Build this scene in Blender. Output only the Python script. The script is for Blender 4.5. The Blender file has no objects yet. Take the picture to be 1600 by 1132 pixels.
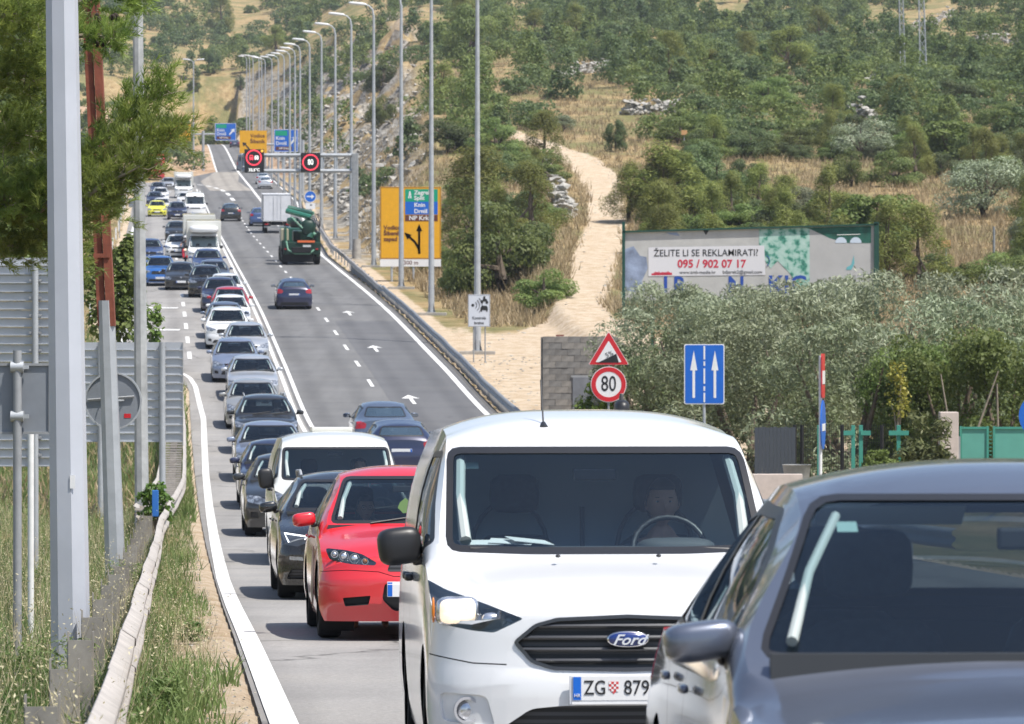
import bpy, bmesh, math, random
import numpy as np
from mathutils import Vector, Matrix, Euler
R = math.radians
random.seed(7); rng = np.random.default_rng(7)
scene = bpy.context.scene
COL = scene.collection
# ------------------------------------------------------------------ camera
cam = bpy.data.cameras.new('camera'); cam_o = bpy.data.objects.new('camera', cam); COL.objects.link(cam_o)
cam.lens = 135.0; cam.sensor_width = 36.0; cam.clip_start = 0.5; cam.clip_end = 6000
cam_o.location = (0, 0, 0)
cam_o.rotation_euler = (math.pi/2 - math.atan(26/6000), 0, 0)
cam.dof.use_dof = True; cam.dof.focus_distance = 30.0; cam.dof.aperture_fstop = 11.0
scene.camera = cam_o
# ------------------------------------------------------------------ sky and sun
SUN = Vector((0.72, -0.50, 1.62)).normalized()
sun_el = math.asin(SUN.z); sun_az = math.atan2(SUN.x, SUN.y)
w = bpy.data.worlds.new('World'); scene.world = w; w.use_nodes = True
wn = w.node_tree.nodes; wl = w.node_tree.links
sky = wn.new('ShaderNodeTexSky'); sky.sky_type = 'NISHITA'; sky.sun_disc = False
sky.sun_elevation = sun_el; sky.sun_rotation = sun_az; sky.altitude = 100; sky.air_density = 1.0; sky.dust_density = 1.6; sky.ozone_density = 1.2
wn['Background'].inputs['Strength'].default_value = 0.115
wl.new(sky.outputs[0], wn['Background'].inputs['Color'])
sl = bpy.data.lights.new('sun', 'SUN'); sl.energy = 4.6; sl.angle = R(0.53); sl.color = (1.0, 0.955, 0.88)
so = bpy.data.objects.new('sun', sl); COL.objects.link(so); so.rotation_euler = SUN.to_track_quat('Z', 'Y').to_euler()
so.location = (30, -20, 60)
scene.view_settings.view_transform = 'Standard'; scene.view_settings.look = 'None'
scene.view_settings.exposure = 0.55; scene.view_settings.gamma = 1.0; scene.view_settings.use_curve_mapping = False
scene.cycles.max_bounces = 8; scene.cycles.transparent_max_bounces = 12
scene.cycles.volume_bounces = 0; scene.cycles.use_denoising = True
scene.cycles.caustics_reflective = False; scene.cycles.caustics_refractive = False
# ------------------------------------------------------------------ helpers
F = 6000.0
def bx(px, Y): return (px - 800.0) * Y / F            # metres to the side at a distance Y for a bearing
def hz(py, Y): return (540.0 - py) * Y / F            # height against eye level at a distance Y
def pchip(xs, ys):
    xs = np.array(xs, float); ys = np.array(ys, float); h = np.diff(xs); d = np.diff(ys) / h
    m = np.zeros(len(xs)); m[0] = d[0]; m[-1] = d[-1]
    for i in range(1, len(xs) - 1):
        if d[i-1] * d[i] > 0:
            w1 = 2*h[i] + h[i-1]; w2 = h[i] + 2*h[i-1]
            m[i] = (w1 + w2) / (w1/d[i-1] + w2/d[i])
    def f(x):
        x = np.clip(np.asarray(x, float), xs[0], xs[-1]); k = np.clip(np.searchsorted(xs, x) - 1, 0, len(xs) - 2)
        t = (x - xs[k]) / h[k]
        return ((2*t**3 - 3*t**2 + 1)*ys[k] + (t**3 - 2*t**2 + t)*h[k]*m[k] + (-2*t**3 + 3*t**2)*ys[k+1] + (t**3 - t**2)*h[k]*m[k+1])
    return f
def sstep(a, b, x):
    t = np.clip((np.asarray(x, float) - a) / (b - a), 0, 1); return t*t*(3 - 2*t)
_NT = np.random.default_rng(3).random((256, 256))
def vnoise(x, y):
    x = np.asarray(x, float); y = np.asarray(y, float)
    xi = np.floor(x).astype(int); yi = np.floor(y).astype(int); fx = x - xi; fy = y - yi
    fx = fx*fx*(3-2*fx); fy = fy*fy*(3-2*fy)
    g = lambda a, b: _NT[a % 256, b % 256]
    return (g(xi, yi)*(1-fx) + g(xi+1, yi)*fx)*(1-fy) + (g(xi, yi+1)*(1-fx) + g(xi+1, yi+1)*fx)*fy - 0.5
def fbm(x, y, o=4):
    s = 0; a = 1.0
    for k in range(o): s = s + a*vnoise(x*2**k + 17*k, y*2**k + 9*k); a *= .5
    return s
def tag(o, label=None, cat=None, group=None, kind=None):
    if label: o['label'] = label
    if cat: o['category'] = cat
    if group: o['group'] = group
    if kind: o['kind'] = kind
    return o
def link(o, parent=None):
    COL.objects.link(o)
    if parent is not None: o.parent = parent
    return o
def empty(name, loc, rz=0.0):
    o = bpy.data.objects.new(name, None); COL.objects.link(o); o.location = loc; o.rotation_euler = (0, 0, rz)
    o.empty_display_size = 0.2
    return o
def mesh_obj(name, V, Fc, mat, parent=None, smooth=False):
    me = bpy.data.meshes.new(name); me.from_pydata([tuple(v) for v in V], [], [tuple(f) for f in Fc])
    if mat is not None: me.materials.append(mat)
    if smooth: me.shade_smooth()
    me.update()
    return link(bpy.data.objects.new(name, me), parent)
def np_mesh(name, V, Q, mat, parent=None, smooth=False):
    """V (n,3), Q (m,k) integer faces of one size, quick"""
    V = np.asarray(V, np.float32); Q = np.asarray(Q, np.int32); me = bpy.data.meshes.new(name); k = Q.shape[1]
    me.vertices.add(len(V)); me.vertices.foreach_set('co', V.ravel())
    me.loops.add(Q.size); me.loops.foreach_set('vertex_index', Q.ravel())
    me.polygons.add(len(Q)); me.polygons.foreach_set('loop_start', np.arange(0, Q.size, k, dtype=np.int32))
    me.polygons.foreach_set('use_smooth', np.full(len(Q), smooth)); me.update(calc_edges=True)
    if mat is not None: me.materials.append(mat)
    return link(bpy.data.objects.new(name, me), parent)
def bm_obj(name, bm, mat, parent=None, smooth=False, angle=None):
    me = bpy.data.meshes.new(name); bm.normal_update(); bm.to_mesh(me); bm.free()
    if mat is not None: me.materials.append(mat)
    if smooth: me.shade_smooth()
    if angle and smooth: me.set_sharp_from_angle(angle=R(angle))
    return link(bpy.data.objects.new(name, me), parent)
def add_box(bm, c, s, rot=None, bevel=0.0):
    m = Matrix.Translation(c)
    if rot is not None: m = m @ Euler(rot).to_matrix().to_4x4()
    r = bmesh.ops.create_cube(bm, size=1.0, matrix=m @ Matrix.Diagonal((s[0], s[1], s[2], 1)))
    if bevel > 0:
        es = {e for v in r['verts'] for e in v.link_edges}
        bmesh.ops.bevel(bm, geom=list(es), offset=bevel, segments=2, affect='EDGES', profile=0.6)
def box(name, c, s, mat, parent=None, rot=None, bevel=0.0):
    bm = bmesh.new(); add_box(bm, c, s, rot, bevel); return bm_obj(name, bm, mat, parent)
def add_tube(bm, pts, r, n=8, cap=True):
    """tube along points, r a number or one per point"""
    pts = [Vector(p) for p in pts]; rs = r if hasattr(r, '__len__') else [r]*len(pts); rings = []
    up = Vector((0, 0, 1))
    for i, p in enumerate(pts):
        d = (pts[min(i+1, len(pts)-1)] - pts[max(i-1, 0)]).normalized()
        a = d.cross(up)
        if a.length < 1e-3: a = d.cross(Vector((1, 0, 0)))
        a.normalize(); b = d.cross(a).normalized()
        rings.append([bm.verts.new(p + (a*math.cos(2*math.pi*k/n) + b*math.sin(2*math.pi*k/n))*rs[i]) for k in range(n)])
    for i in range(len(rings)-1):
        for k in range(n): bm.faces.new((rings[i][k], rings[i][(k+1) % n], rings[i+1][(k+1) % n], rings[i+1][k]))
    if cap: bm.faces.new(rings[0]); bm.faces.new(rings[-1][::-1])
def tube(name, pts, r, mat, parent=None, n=8, smooth=True):
    bm = bmesh.new(); add_tube(bm, pts, r, n); bmesh.ops.recalc_face_normals(bm, faces=bm.faces[:]); return bm_obj(name, bm, mat, parent, smooth, 40 if smooth else None)
def add_sel(bm, c, s, e1=0.6, e2=0.6, nu=16, nv=10, rot=None):
    """superellipsoid, half sizes s"""
    M = Matrix.Translation(c)
    if rot is not None: M = M @ Euler(rot).to_matrix().to_4x4()
    sg = lambda w_, e: math.copysign(abs(w_)**e, w_)
    rows = []
    for j in range(nv+1):
        ph = -math.pi/2 + math.pi*j/nv; row = []
        for i in range(nu):
            th = 2*math.pi*i/nu
            row.append(bm.verts.new(M @ Vector((s[0]*sg(math.cos(ph), e1)*sg(math.cos(th), e2), s[1]*sg(math.cos(ph), e1)*sg(math.sin(th), e2), s[2]*sg(math.sin(ph), e1)))))
        rows.append(row)
    for j in range(nv):
        for i in range(nu):
            bm.faces.new((rows[j][i], rows[j][(i+1) % nu], rows[j+1][(i+1) % nu], rows[j+1][i]))
    bmesh.ops.remove_doubles(bm, verts=rows[0]+rows[-1], dist=1e-5)
def sel(name, c, s, mat, parent=None, e1=0.6, e2=0.6, nu=16, nv=10, rot=None):
    bm = bmesh.new(); add_sel(bm, c, s, e1, e2, nu, nv, rot); return bm_obj(name, bm, mat, parent, True)
def plate(name, pts, y, th, mat, parent=None, back=None):
    """flat outline in x,z extruded along y from y (front, towards -y) back by th"""
    bm = bmesh.new(); a = [bm.verts.new((p[0], y, p[1])) for p in pts]; b = [bm.verts.new((p[0], y+th, p[1])) for p in pts]
    n = len(pts); bm.faces.new(a); bm.faces.new(b[::-1])
    for i in range(n): bm.faces.new((a[i], b[i], b[(i+1) % n], a[(i+1) % n]))
    bmesh.ops.recalc_face_normals(bm, faces=bm.faces[:])
    return bm_obj(name, bm, mat, parent)
def circ(cx, cz, r, n=28, a0=0.0): return [(cx + r*math.cos(a0 + 2*math.pi*k/n), cz + r*math.sin(a0 + 2*math.pi*k/n)) for k in range(n)]
def rrect(x0, z0, x1, z1, r, n=4):
    o = []
    for cx, cz, a in ((x1-r, z1-r, 0), (x0+r, z1-r, 90), (x0+r, z0+r, 180), (x1-r, z0+r, 270)):
        for k in range(n+1): o.append((cx + r*math.cos(R(a + 90*k/n)), cz + r*math.sin(R(a + 90*k/n))))
    return o
def ring(name, cx, cz, r0, r1, y, th, mat, parent, n=32):
    bm = bmesh.new(); V = []
    for yy in (y, y+th):
        for r in (r0, r1): V.append([bm.verts.new((cx + r*math.cos(2*math.pi*k/n), yy, cz + r*math.sin(2*math.pi*k/n))) for k in range(n)])
    for k in range(n):
        j = (k+1) % n
        for a, b in ((0, 1), (1, 3), (3, 2), (2, 0)): bm.faces.new((V[a][k], V[a][j], V[b][j], V[b][k]))
    bmesh.ops.recalc_face_normals(bm, faces=bm.faces[:]); return bm_obj(name, bm, mat, parent)
def text(name, s, x, z, size, y, mat, parent=None, align='CENTER', ext=0.002, sx=1.0, shear=0.0, bold=0.0, rx=90, ry=0, rz=0, loc=None):
    cu = bpy.data.curves.new(name, 'FONT'); cu.body = s; cu.size = size; cu.extrude = ext; cu.align_x = align; cu.align_y = 'CENTER'
    cu.resolution_u = 3; cu.shear = shear; cu.offset = bold
    o = bpy.data.objects.new('tmp_text', cu); COL.objects.link(o); bpy.context.view_layer.update()
    me = bpy.data.meshes.new_from_object(o.evaluated_get(bpy.context.evaluated_depsgraph_get()))
    bpy.data.objects.remove(o); bpy.data.curves.remove(cu)
    me.name = name; me.transform(Matrix.Diagonal((sx, 1, 1, 1))); me.transform(Matrix.Rotation(R(90), 4, 'X')); me.transform(Matrix.Translation((x, y, z)))
    me.materials.clear(); me.materials.append(mat)
    return link(bpy.data.objects.new(name, me), parent)
def copy_tree(o, parent=None):
    c = o.copy(); COL.objects.link(c)
    if parent is not None: c.parent = parent
    for ch in list(o.children): copy_tree(ch, c)
    return c
# ------------------------------------------------------------------ materials
MATS = {}
def mat(name, col, rough=0.5, metal=0.0, coat=0.0, spec=0.5, emit=None, es=1.0, noise=None, bump=None, alpha=None):
    """noise=(scale, amount) value variation; bump=(scale, strength, distance)"""
    if name in MATS: return MATS[name]
    m = bpy.data.materials.new(name); m.use_nodes = True; nt = m.node_tree; p = nt.nodes['Principled BSDF']
    p.inputs['Base Color'].default_value = (*col, 1); p.inputs['Roughness'].default_value = rough; p.inputs['Metallic'].default_value = metal
    p.inputs['Coat Weight'].default_value = coat; p.inputs['Coat Roughness'].default_value = 0.04; p.inputs['Specular IOR Level'].default_value = spec
    if emit: p.inputs['Emission Color'].default_value = (*emit, 1); p.inputs['Emission Strength'].default_value = es
    if noise or bump:
        tc = nt.nodes.new('ShaderNodeTexCoord')
    if noise:
        n = nt.nodes.new('ShaderNodeTexNoise'); n.inputs['Scale'].default_value = noise[0]; n.inputs['Detail'].default_value = 6; n.inputs['Roughness'].default_value = .62
        nt.links.new(tc.outputs['Object'], n.inputs['Vector'])
        mr = nt.nodes.new('ShaderNodeMapRange'); mr.inputs['From Min'].default_value = .3; mr.inputs['From Max'].default_value = .7
        mr.inputs['To Min'].default_value = 1 - noise[1]; mr.inputs['To Max'].default_value = 1 + noise[1]
        nt.links.new(n.outputs['Fac'], mr.inputs['Value'])
        hs = nt.nodes.new('ShaderNodeHueSaturation'); hs.inputs['Color'].default_value = (*col, 1)
        nt.links.new(mr.outputs[0], hs.inputs['Value']); nt.links.new(hs.outputs[0], p.inputs['Base Color'])
    if bump:
        n2 = nt.nodes.new('ShaderNodeTexNoise'); n2.inputs['Scale'].default_value = bump[0]; n2.inputs['Detail'].default_value = 5
        nt.links.new(tc.outputs['Object'], n2.inputs['Vector'])
        b = nt.nodes.new('ShaderNodeBump'); b.inputs['Strength'].default_value = bump[1]; b.inputs['Distance'].default_value = bump[2]
        nt.links.new(n2.outputs['Fac'], b.inputs['Height']); nt.links.new(b.outputs[0], p.inputs['Normal'])
    MATS[name] = m; return m
def N(nt, t, **kw):
    n = nt.nodes.new(t)
    for k, v in kw.items():
        if k in n.inputs: n.inputs[k].default_value = v
        else: setattr(n, k, v)
    return n
def ramp(nt, fac, stops):
    r = nt.nodes.new('ShaderNodeValToRGB'); e = r.color_ramp.elements
    while len(e) < len(stops): e.new(0.5)
    for i, (p, c) in enumerate(stops): e[i].position = p; e[i].color = (*c, 1) if len(c) == 3 else c
    nt.links.new(fac, r.inputs[0]); return r.outputs[0]
def mixc(nt, f, a, b, mode='MIX'):
    m = nt.nodes.new('ShaderNodeMix'); m.data_type = 'RGBA'; m.blend_type = mode
    for s, v in ((0, f), (6, a), (7, b)):
        if isinstance(v, (int, float)): m.inputs[s].default_value = v
        elif isinstance(v, tuple): m.inputs[s].default_value = (*v, 1) if len(v) == 3 else v
        else: nt.links.new(v, m.inputs[s])
    return m.outputs[2]
M = {}
M['galv'] = mat('galvanised_steel', (.42, .44, .46), .48, .35, noise=(3.5, .14), bump=(60, .15, .002))
M['galv_d'] = mat('dull_steel', (.30, .31, .32), .6, .3, noise=(4, .2))
M['rail'] = mat('dusty_rail_steel', (.46, .42, .38), .6, .25, noise=(5, .2), bump=(40, .2, .002))
M['rust'] = mat('rusty_red_steel', (.20, .055, .03), .75, 0, noise=(6, .35), bump=(30, .3, .004))
M['alu'] = mat('ribbed_aluminium', (.50, .52, .56), .42, .45, noise=(2, .1))
M['signback'] = mat('sign_back_grey', (.23, .25, .28), .55, .2, noise=(3, .12))
M['white'] = mat('sign_white', (.74, .74, .74), .35, noise=(8, .05))
M['paintw'] = mat('white_enamel', (.70, .70, .68), .5, noise=(9, .1))
M['red'] = mat('sign_red', (.55, .02, .03), .35)
M['blue'] = mat('sign_blue', (.008, .12, .52), .35, noise=(6, .06))
M['yellow'] = mat('sign_yellow', (.72, .36, .01), .4, noise=(4, .06))
M['green'] = mat('sign_green', (.0, .30, .17), .4)
M['brown'] = mat('sign_brown', (.12, .035, .02), .4)
M['black'] = mat('sign_black', (.015, .015, .016), .45)
M['rubber'] = mat('tyre_rubber', (.014, .014, .015), .8)
M['plastic'] = mat('black_plastic', (.018, .018, .02), .42)
M['dark'] = mat('dark_cavity', (.008, .008, .009), .8)
M['conc'] = mat('concrete', (.33, .31, .28), .9, noise=(3, .25), bump=(25, .3, .01))
# ------------------------------------------------------------------ the lie of the land
zr = pchip([-60, -20, 0, 8, 17, 20, 33, 44, 55, 68, 82, 95, 108, 122, 150, 184, 245, 347, 477, 555, 750, 850, 1000, 3000],
           [.6, -.85, -1.46, -1.77, -2.10, -2.195, -2.56, -2.91, -3.17, -3.4, -3.5, -3.4, -3.1, -2.68, -.76, 1.6, 5.2, 11.2, 19.6, 25.1, 39.2, 43, 44, 44])
TR = pchip([-60, 100, 130, 150, 170, 195, 225, 265, 300, 360, 440, 600, 800, 1100, 1500, 3000],
           [.5, -3.6, -2.5, -.8, .57, 2.9, 5.6, 9.6, 13.5, 20.4, 29.7, 48, 72, 110, 160, 380])
TL = pchip([-60, 100, 150, 250, 350, 450, 500, 540, 600, 640, 700, 760, 1000, 1300, 1700, 3000],
           [.4, -3.6, -1.2, 5.2, 11.0, 17.5, 20.8, 24.5, 31, 37, 44, 52, 82, 126, 190, 400])
SL = .092                                               # the road runs this much to the left per metre
uL = lambda Y: np.interp(Y, [0, 140, 150, 166, 500, 530], [.53, 1.10, -.4, -2.4, -2.9, 8.3])
uR = lambda Y: np.interp(Y, [0, 260, 310, 415, 1000], [11.4, 11.5, 12.7, 15.4, 16.0])
TRACK = [(870, 545, 95), (885, 515, 66), (905, 480, 30), (922, 440, 24), (932, 400, 28), (948, 350, 22), (946, 310, 19), (935, 275, 26), (905, 250, 24), (870, 236, 18), (830, 221, 13), (802, 208, 9), (786, 200, 5)]
TRACK2 = [(592, 100, 11), (600, 85, 12), (606, 70, 10), (606, 60, 7), (613, 48, 8), (618, 36, 6)]
def nat(X, Y):
    b = X / np.maximum(Y, 1.0)
    t = sstep(-.075, -.028, b)
    z = TL(Y)*(1-t) + TR(Y)*t
    a = np.interp(Y, [0, 150, 300, 800, 2000], [0, .15, 1.6, 7, 14])
    z = z + a*fbm(X/60 + 3, Y/90, 3)*.9 + np.interp(Y, [0, 200, 400], [.05, .1, .5])*fbm(X/9, Y/11, 3)
    z = z + np.clip(b - .05, 0, 1)*np.interp(Y, [0, 150, 400], [0, 0, 10])
    return z
def ground(X, Y):
    X = np.asarray(X, float); Y = np.asarray(Y, float); u = X + SL*Y
    road = zr(Y); l = uL(Y); r = uR(Y)
    n = nat(X, Y)
    dl = np.maximum(l - .05 - u, 0); dr = np.maximum(u - r - .25, 0)
    drop = .38*sstep(0, .5, dr)*(1 - sstep(190, 260, Y))
    rough = 1 + .55*fbm(X/5 + 50, Y/7, 3)*sstep(240, 300, Y)
    cutR = road - drop + np.maximum(dr - np.interp(Y, [0, 240, 275], [6.5, 6.5, 2.4]), 0)*.82*rough + .02
    cutL = road - .03*np.minimum(dl, 4) + np.maximum(dl - 3, 0)*.45*rough
    cut = np.where(dr > 0, cutR, cutL) + 60*sstep(770, 900, Y)
    fill = road - .10*np.minimum(dl, 9) - .12*np.clip(dr - 3, 0, 30) - drop - .0
    nearR = sstep(0, 60, Y)
    z = np.minimum(n, cut); z = np.maximum(z, fill - .6*sstep(3, 12, dl + dr))
    inside = (dl <= 0) & (dr <= 0)
    z = np.where(inside & (Y < 810), road - np.where(u - l < 1.2, .035, .08), z)
    # the branch that turns off to the left
    br = sstep(462, 476, Y)*(1 - sstep(526, 540, Y))*sstep(0, 3, -(u - 8.3))
    z = z*(1-br) + (road - .05)*br
    # near the road the ground stays with it
    return z
def gz(X, Y): return float(ground(np.array([X]), np.array([Y]))[0])
def yrow(py, px, lo=60, hi=1500):
    """distance of the ground seen in a given direction"""
    Y = np.linspace(lo, hi, 1500); X = (px-800)*Y/F; p = 540 - F*ground(X, Y)/Y
    k = np.argmax(p <= py); return float(Y[k])
def seg_dist(X, Y, pts):
    """distance to polyline of (X, Y, halfwidth) less the width"""
    d = np.full(np.shape(X), 1e9)
    for (x0, y0, w0), (x1, y1, w1) in zip(pts[:-1], pts[1:]):
        dx, dy = x1-x0, y1-y0; t = np.clip(((X-x0)*dx + (Y-y0)*dy)/(dx*dx+dy*dy+1e-9), 0, 1)
        dd = np.hypot(X - x0 - t*dx, Y - y0 - t*dy) - (w0 + t*(w1-w0)); d = np.minimum(d, dd)
    return d
def track_pts(T):
    o = []
    for px, py, wpx in T:
        Y = yrow(py, px, 120); o.append((bx(px, Y), Y, wpx*Y/F))
    return o
TP1 = track_pts(TRACK); TP2 = track_pts(TRACK2)
# terrain sheet
cb = np.concatenate([-np.geomspace(1.6, .185, 34)[:-1], np.linspace(-.18, .18, 300), np.geomspace(.185, 1.6, 34)[1:]])
rows = np.concatenate([np.linspace(-50, 10, 25)[:-1], 10*np.exp(np.arange(0, math.log(2900/10), .0075))])
BB, YY = np.meshgrid(cb, rows); XX = BB*(np.maximum(YY, 0) + 22)
XX = XX - SL*0*YY
ZZ = ground(XX, YY)
sheet = YY > 1400
V = np.stack([XX, YY, ZZ], -1).reshape(-1, 3); nr, nc = XX.shape
idx = np.arange(nr*nc).reshape(nr, nc)
Q = np.stack([idx[:-1, :-1], idx[:-1, 1:], idx[1:, 1:], idx[1:, :-1]], -1).reshape(-1, 4)
UU = XX + SL*YY
trk = 1 - sstep(-.3, 1.0, np.minimum(seg_dist(XX, YY, TP1), seg_dist(XX, YY, TP2)*.5))
sandR = sstep(.1, .5, UU - uR(YY))*(1 - sstep(9, 12, UU - uR(YY) + 2*fbm(XX/3, YY/5)))*sstep(95, 110, YY)*(1 - sstep(165, 182, YY + 8*fbm(XX/3, YY/5)))
sandR2 = (YY < 800)*(1-sstep(1.5, 2.2, UU - uR(YY)))*sstep(.0, .2, UU - uR(YY))*.8
dust = (YY < 520)*(1-sstep(.2, 1.2, uL(YY) - UU + .6*fbm(XX*1.2, YY*.6)))*sstep(-.5, 0, uL(YY) - UU)*.75
wide = np.clip(1-np.abs((XX-bx(800, YY))/(.028*YY)), 0, 1)*0
trk = np.maximum.reduce([trk, sandR, sandR2, dust])
natz = nat(XX, YY)
rock = np.clip((natz - ZZ)/2.0, 0, 1)*(UU > uR(YY) + 1)*sstep(235, 262, YY)
rockL = sstep(520, 545, YY)*(1-sstep(690, 740, YY))*(XX/np.maximum(YY, 1) < -.055)
grn = np.clip(.5 + fbm(XX/22, YY/40, 4)*1.3, 0, 1)
me_o = np_mesh('ground', V, Q, None, smooth=True); me_o['kind'] = 'structure'
ca = me_o.data.color_attributes.new('zones', 'FLOAT_COLOR', 'POINT')
ca.data.foreach_set('color', np.stack([trk, np.maximum(rock, 0), grn, rockL], -1).astype(np.float32).ravel())
gm = bpy.data.materials.new('dry_ground'); gm.use_nodes = True; nt = gm.node_tree; P = nt.nodes['Principled BSDF']; P.inputs['Roughness'].default_value = .95; P.inputs['Specular IOR Level'].default_value = .1
at = N(nt, 'ShaderNodeAttribute', attribute_name='zones'); sp = nt.nodes.new('ShaderNodeSeparateColor'); nt.links.new(at.outputs['Color'], sp.inputs[0])
geo = nt.nodes.new('ShaderNodeNewGeometry')
def nz(scale, det=8, ro=.65, sc=None):
    n = N(nt, 'ShaderNodeTexNoise'); n.inputs['Scale'].default_value = scale; n.inputs['Detail'].default_value = det; n.inputs['Roughness'].default_value = ro
    if sc:
        mp = nt.nodes.new('ShaderNodeMapping'); mp.inputs['Scale'].default_value = sc; nt.links.new(geo.outputs['Position'], mp.inputs['Vector']); nt.links.new(mp.outputs[0], n.inputs['Vector'])
    else: nt.links.new(geo.outputs['Position'], n.inputs['Vector'])
    return n.outputs['Fac']
n1 = nz(.9, 8, .7); n2 = nz(.12, 6, .6); n3 = nz(3.2, 8, .75, (1, .5, 1.5))
dry = ramp(nt, n1, [(.3, (.17, .12, .055)), (.45, (.31, .22, .11)), (.6, (.42, .32, .175)), (.75, (.50, .40, .25))])
grs = ramp(nt, n3, [(.3, (.075, .09, .035)), (.5, (.15, .16, .065)), (.7, (.28, .25, .12))])
gsel = ramp(nt, n2, [(.44, (0, 0, 0)), (.58, (.8, .8, .8))])
base = mixc(nt, gsel, dry, grs)
dirt = ramp(nt, nz(1.6, 9, .7), [(.3, (.40, .29, .18)), (.5, (.54, .43, .31)), (.7, (.64, .55, .43))])
# ragged edge of the bare earth
ma = N(nt, 'ShaderNodeMath', operation='ADD'); nt.links.new(sp.outputs[0], ma.inputs[0]); ms = N(nt, 'ShaderNodeMath', operation='MULTIPLY_ADD'); nt.links.new(nz(2.0, 6, .7), ms.inputs[0]); ms.inputs[1].default_value = 1.2; ms.inputs[2].default_value = -.6; nt.links.new(ms.outputs[0], ma.inputs[1])
tf = ramp(nt, ma.outputs[0], [(.38, (0, 0, 0)), (.58, (1, 1, 1))])
base = mixc(nt, tf, base, dirt)
vor = N(nt, 'ShaderNodeTexVoronoi'); vor.inputs['Scale'].default_value = .8; mp = nt.nodes.new('ShaderNodeMapping'); mp.inputs['Scale'].default_value = (1, .35, 1.6); mp.inputs['Rotation'].default_value = (.5, .3, .4)
nt.links.new(geo.outputs['Position'], mp.inputs['Vector']); nt.links.new(mp.outputs[0], vor.inputs['Vector'])
rk = ramp(nt, nz(1.1, 9, .75, (1, .3, 1.4)), [(.36, (.05, .045, .04)), (.46, (.20, .18, .15)), (.6, (.42, .39, .34)), (.74, (.56, .53, .48))])
rk2 = mixc(nt, ramp(nt, n2, [(.48, (0, 0, 0)), (.56, (1, 1, 1))]), rk, dry)
base = mixc(nt, sp.outputs[1], base, rk2)
rl = ramp(nt, nz(.35, 9, .75, (1, .4, 2.0)), [(.35, (.20, .12, .07)), (.5, (.42, .29, .19)), (.65, (.55, .43, .32))])
base = mixc(nt, at.outputs['Alpha'], base, rl)
nt.links.new(base, P.inputs['Base Color'])
bp = N(nt, 'ShaderNodeBump'); bp.inputs['Strength'].default_value = .8; bp.inputs['Distance'].default_value = .35; nt.links.new(nz(1.3, 9, .75), bp.inputs['Height']); nt.links.new(bp.outputs[0], P.inputs['Normal'])
me_o.data.materials.append(gm)
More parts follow.
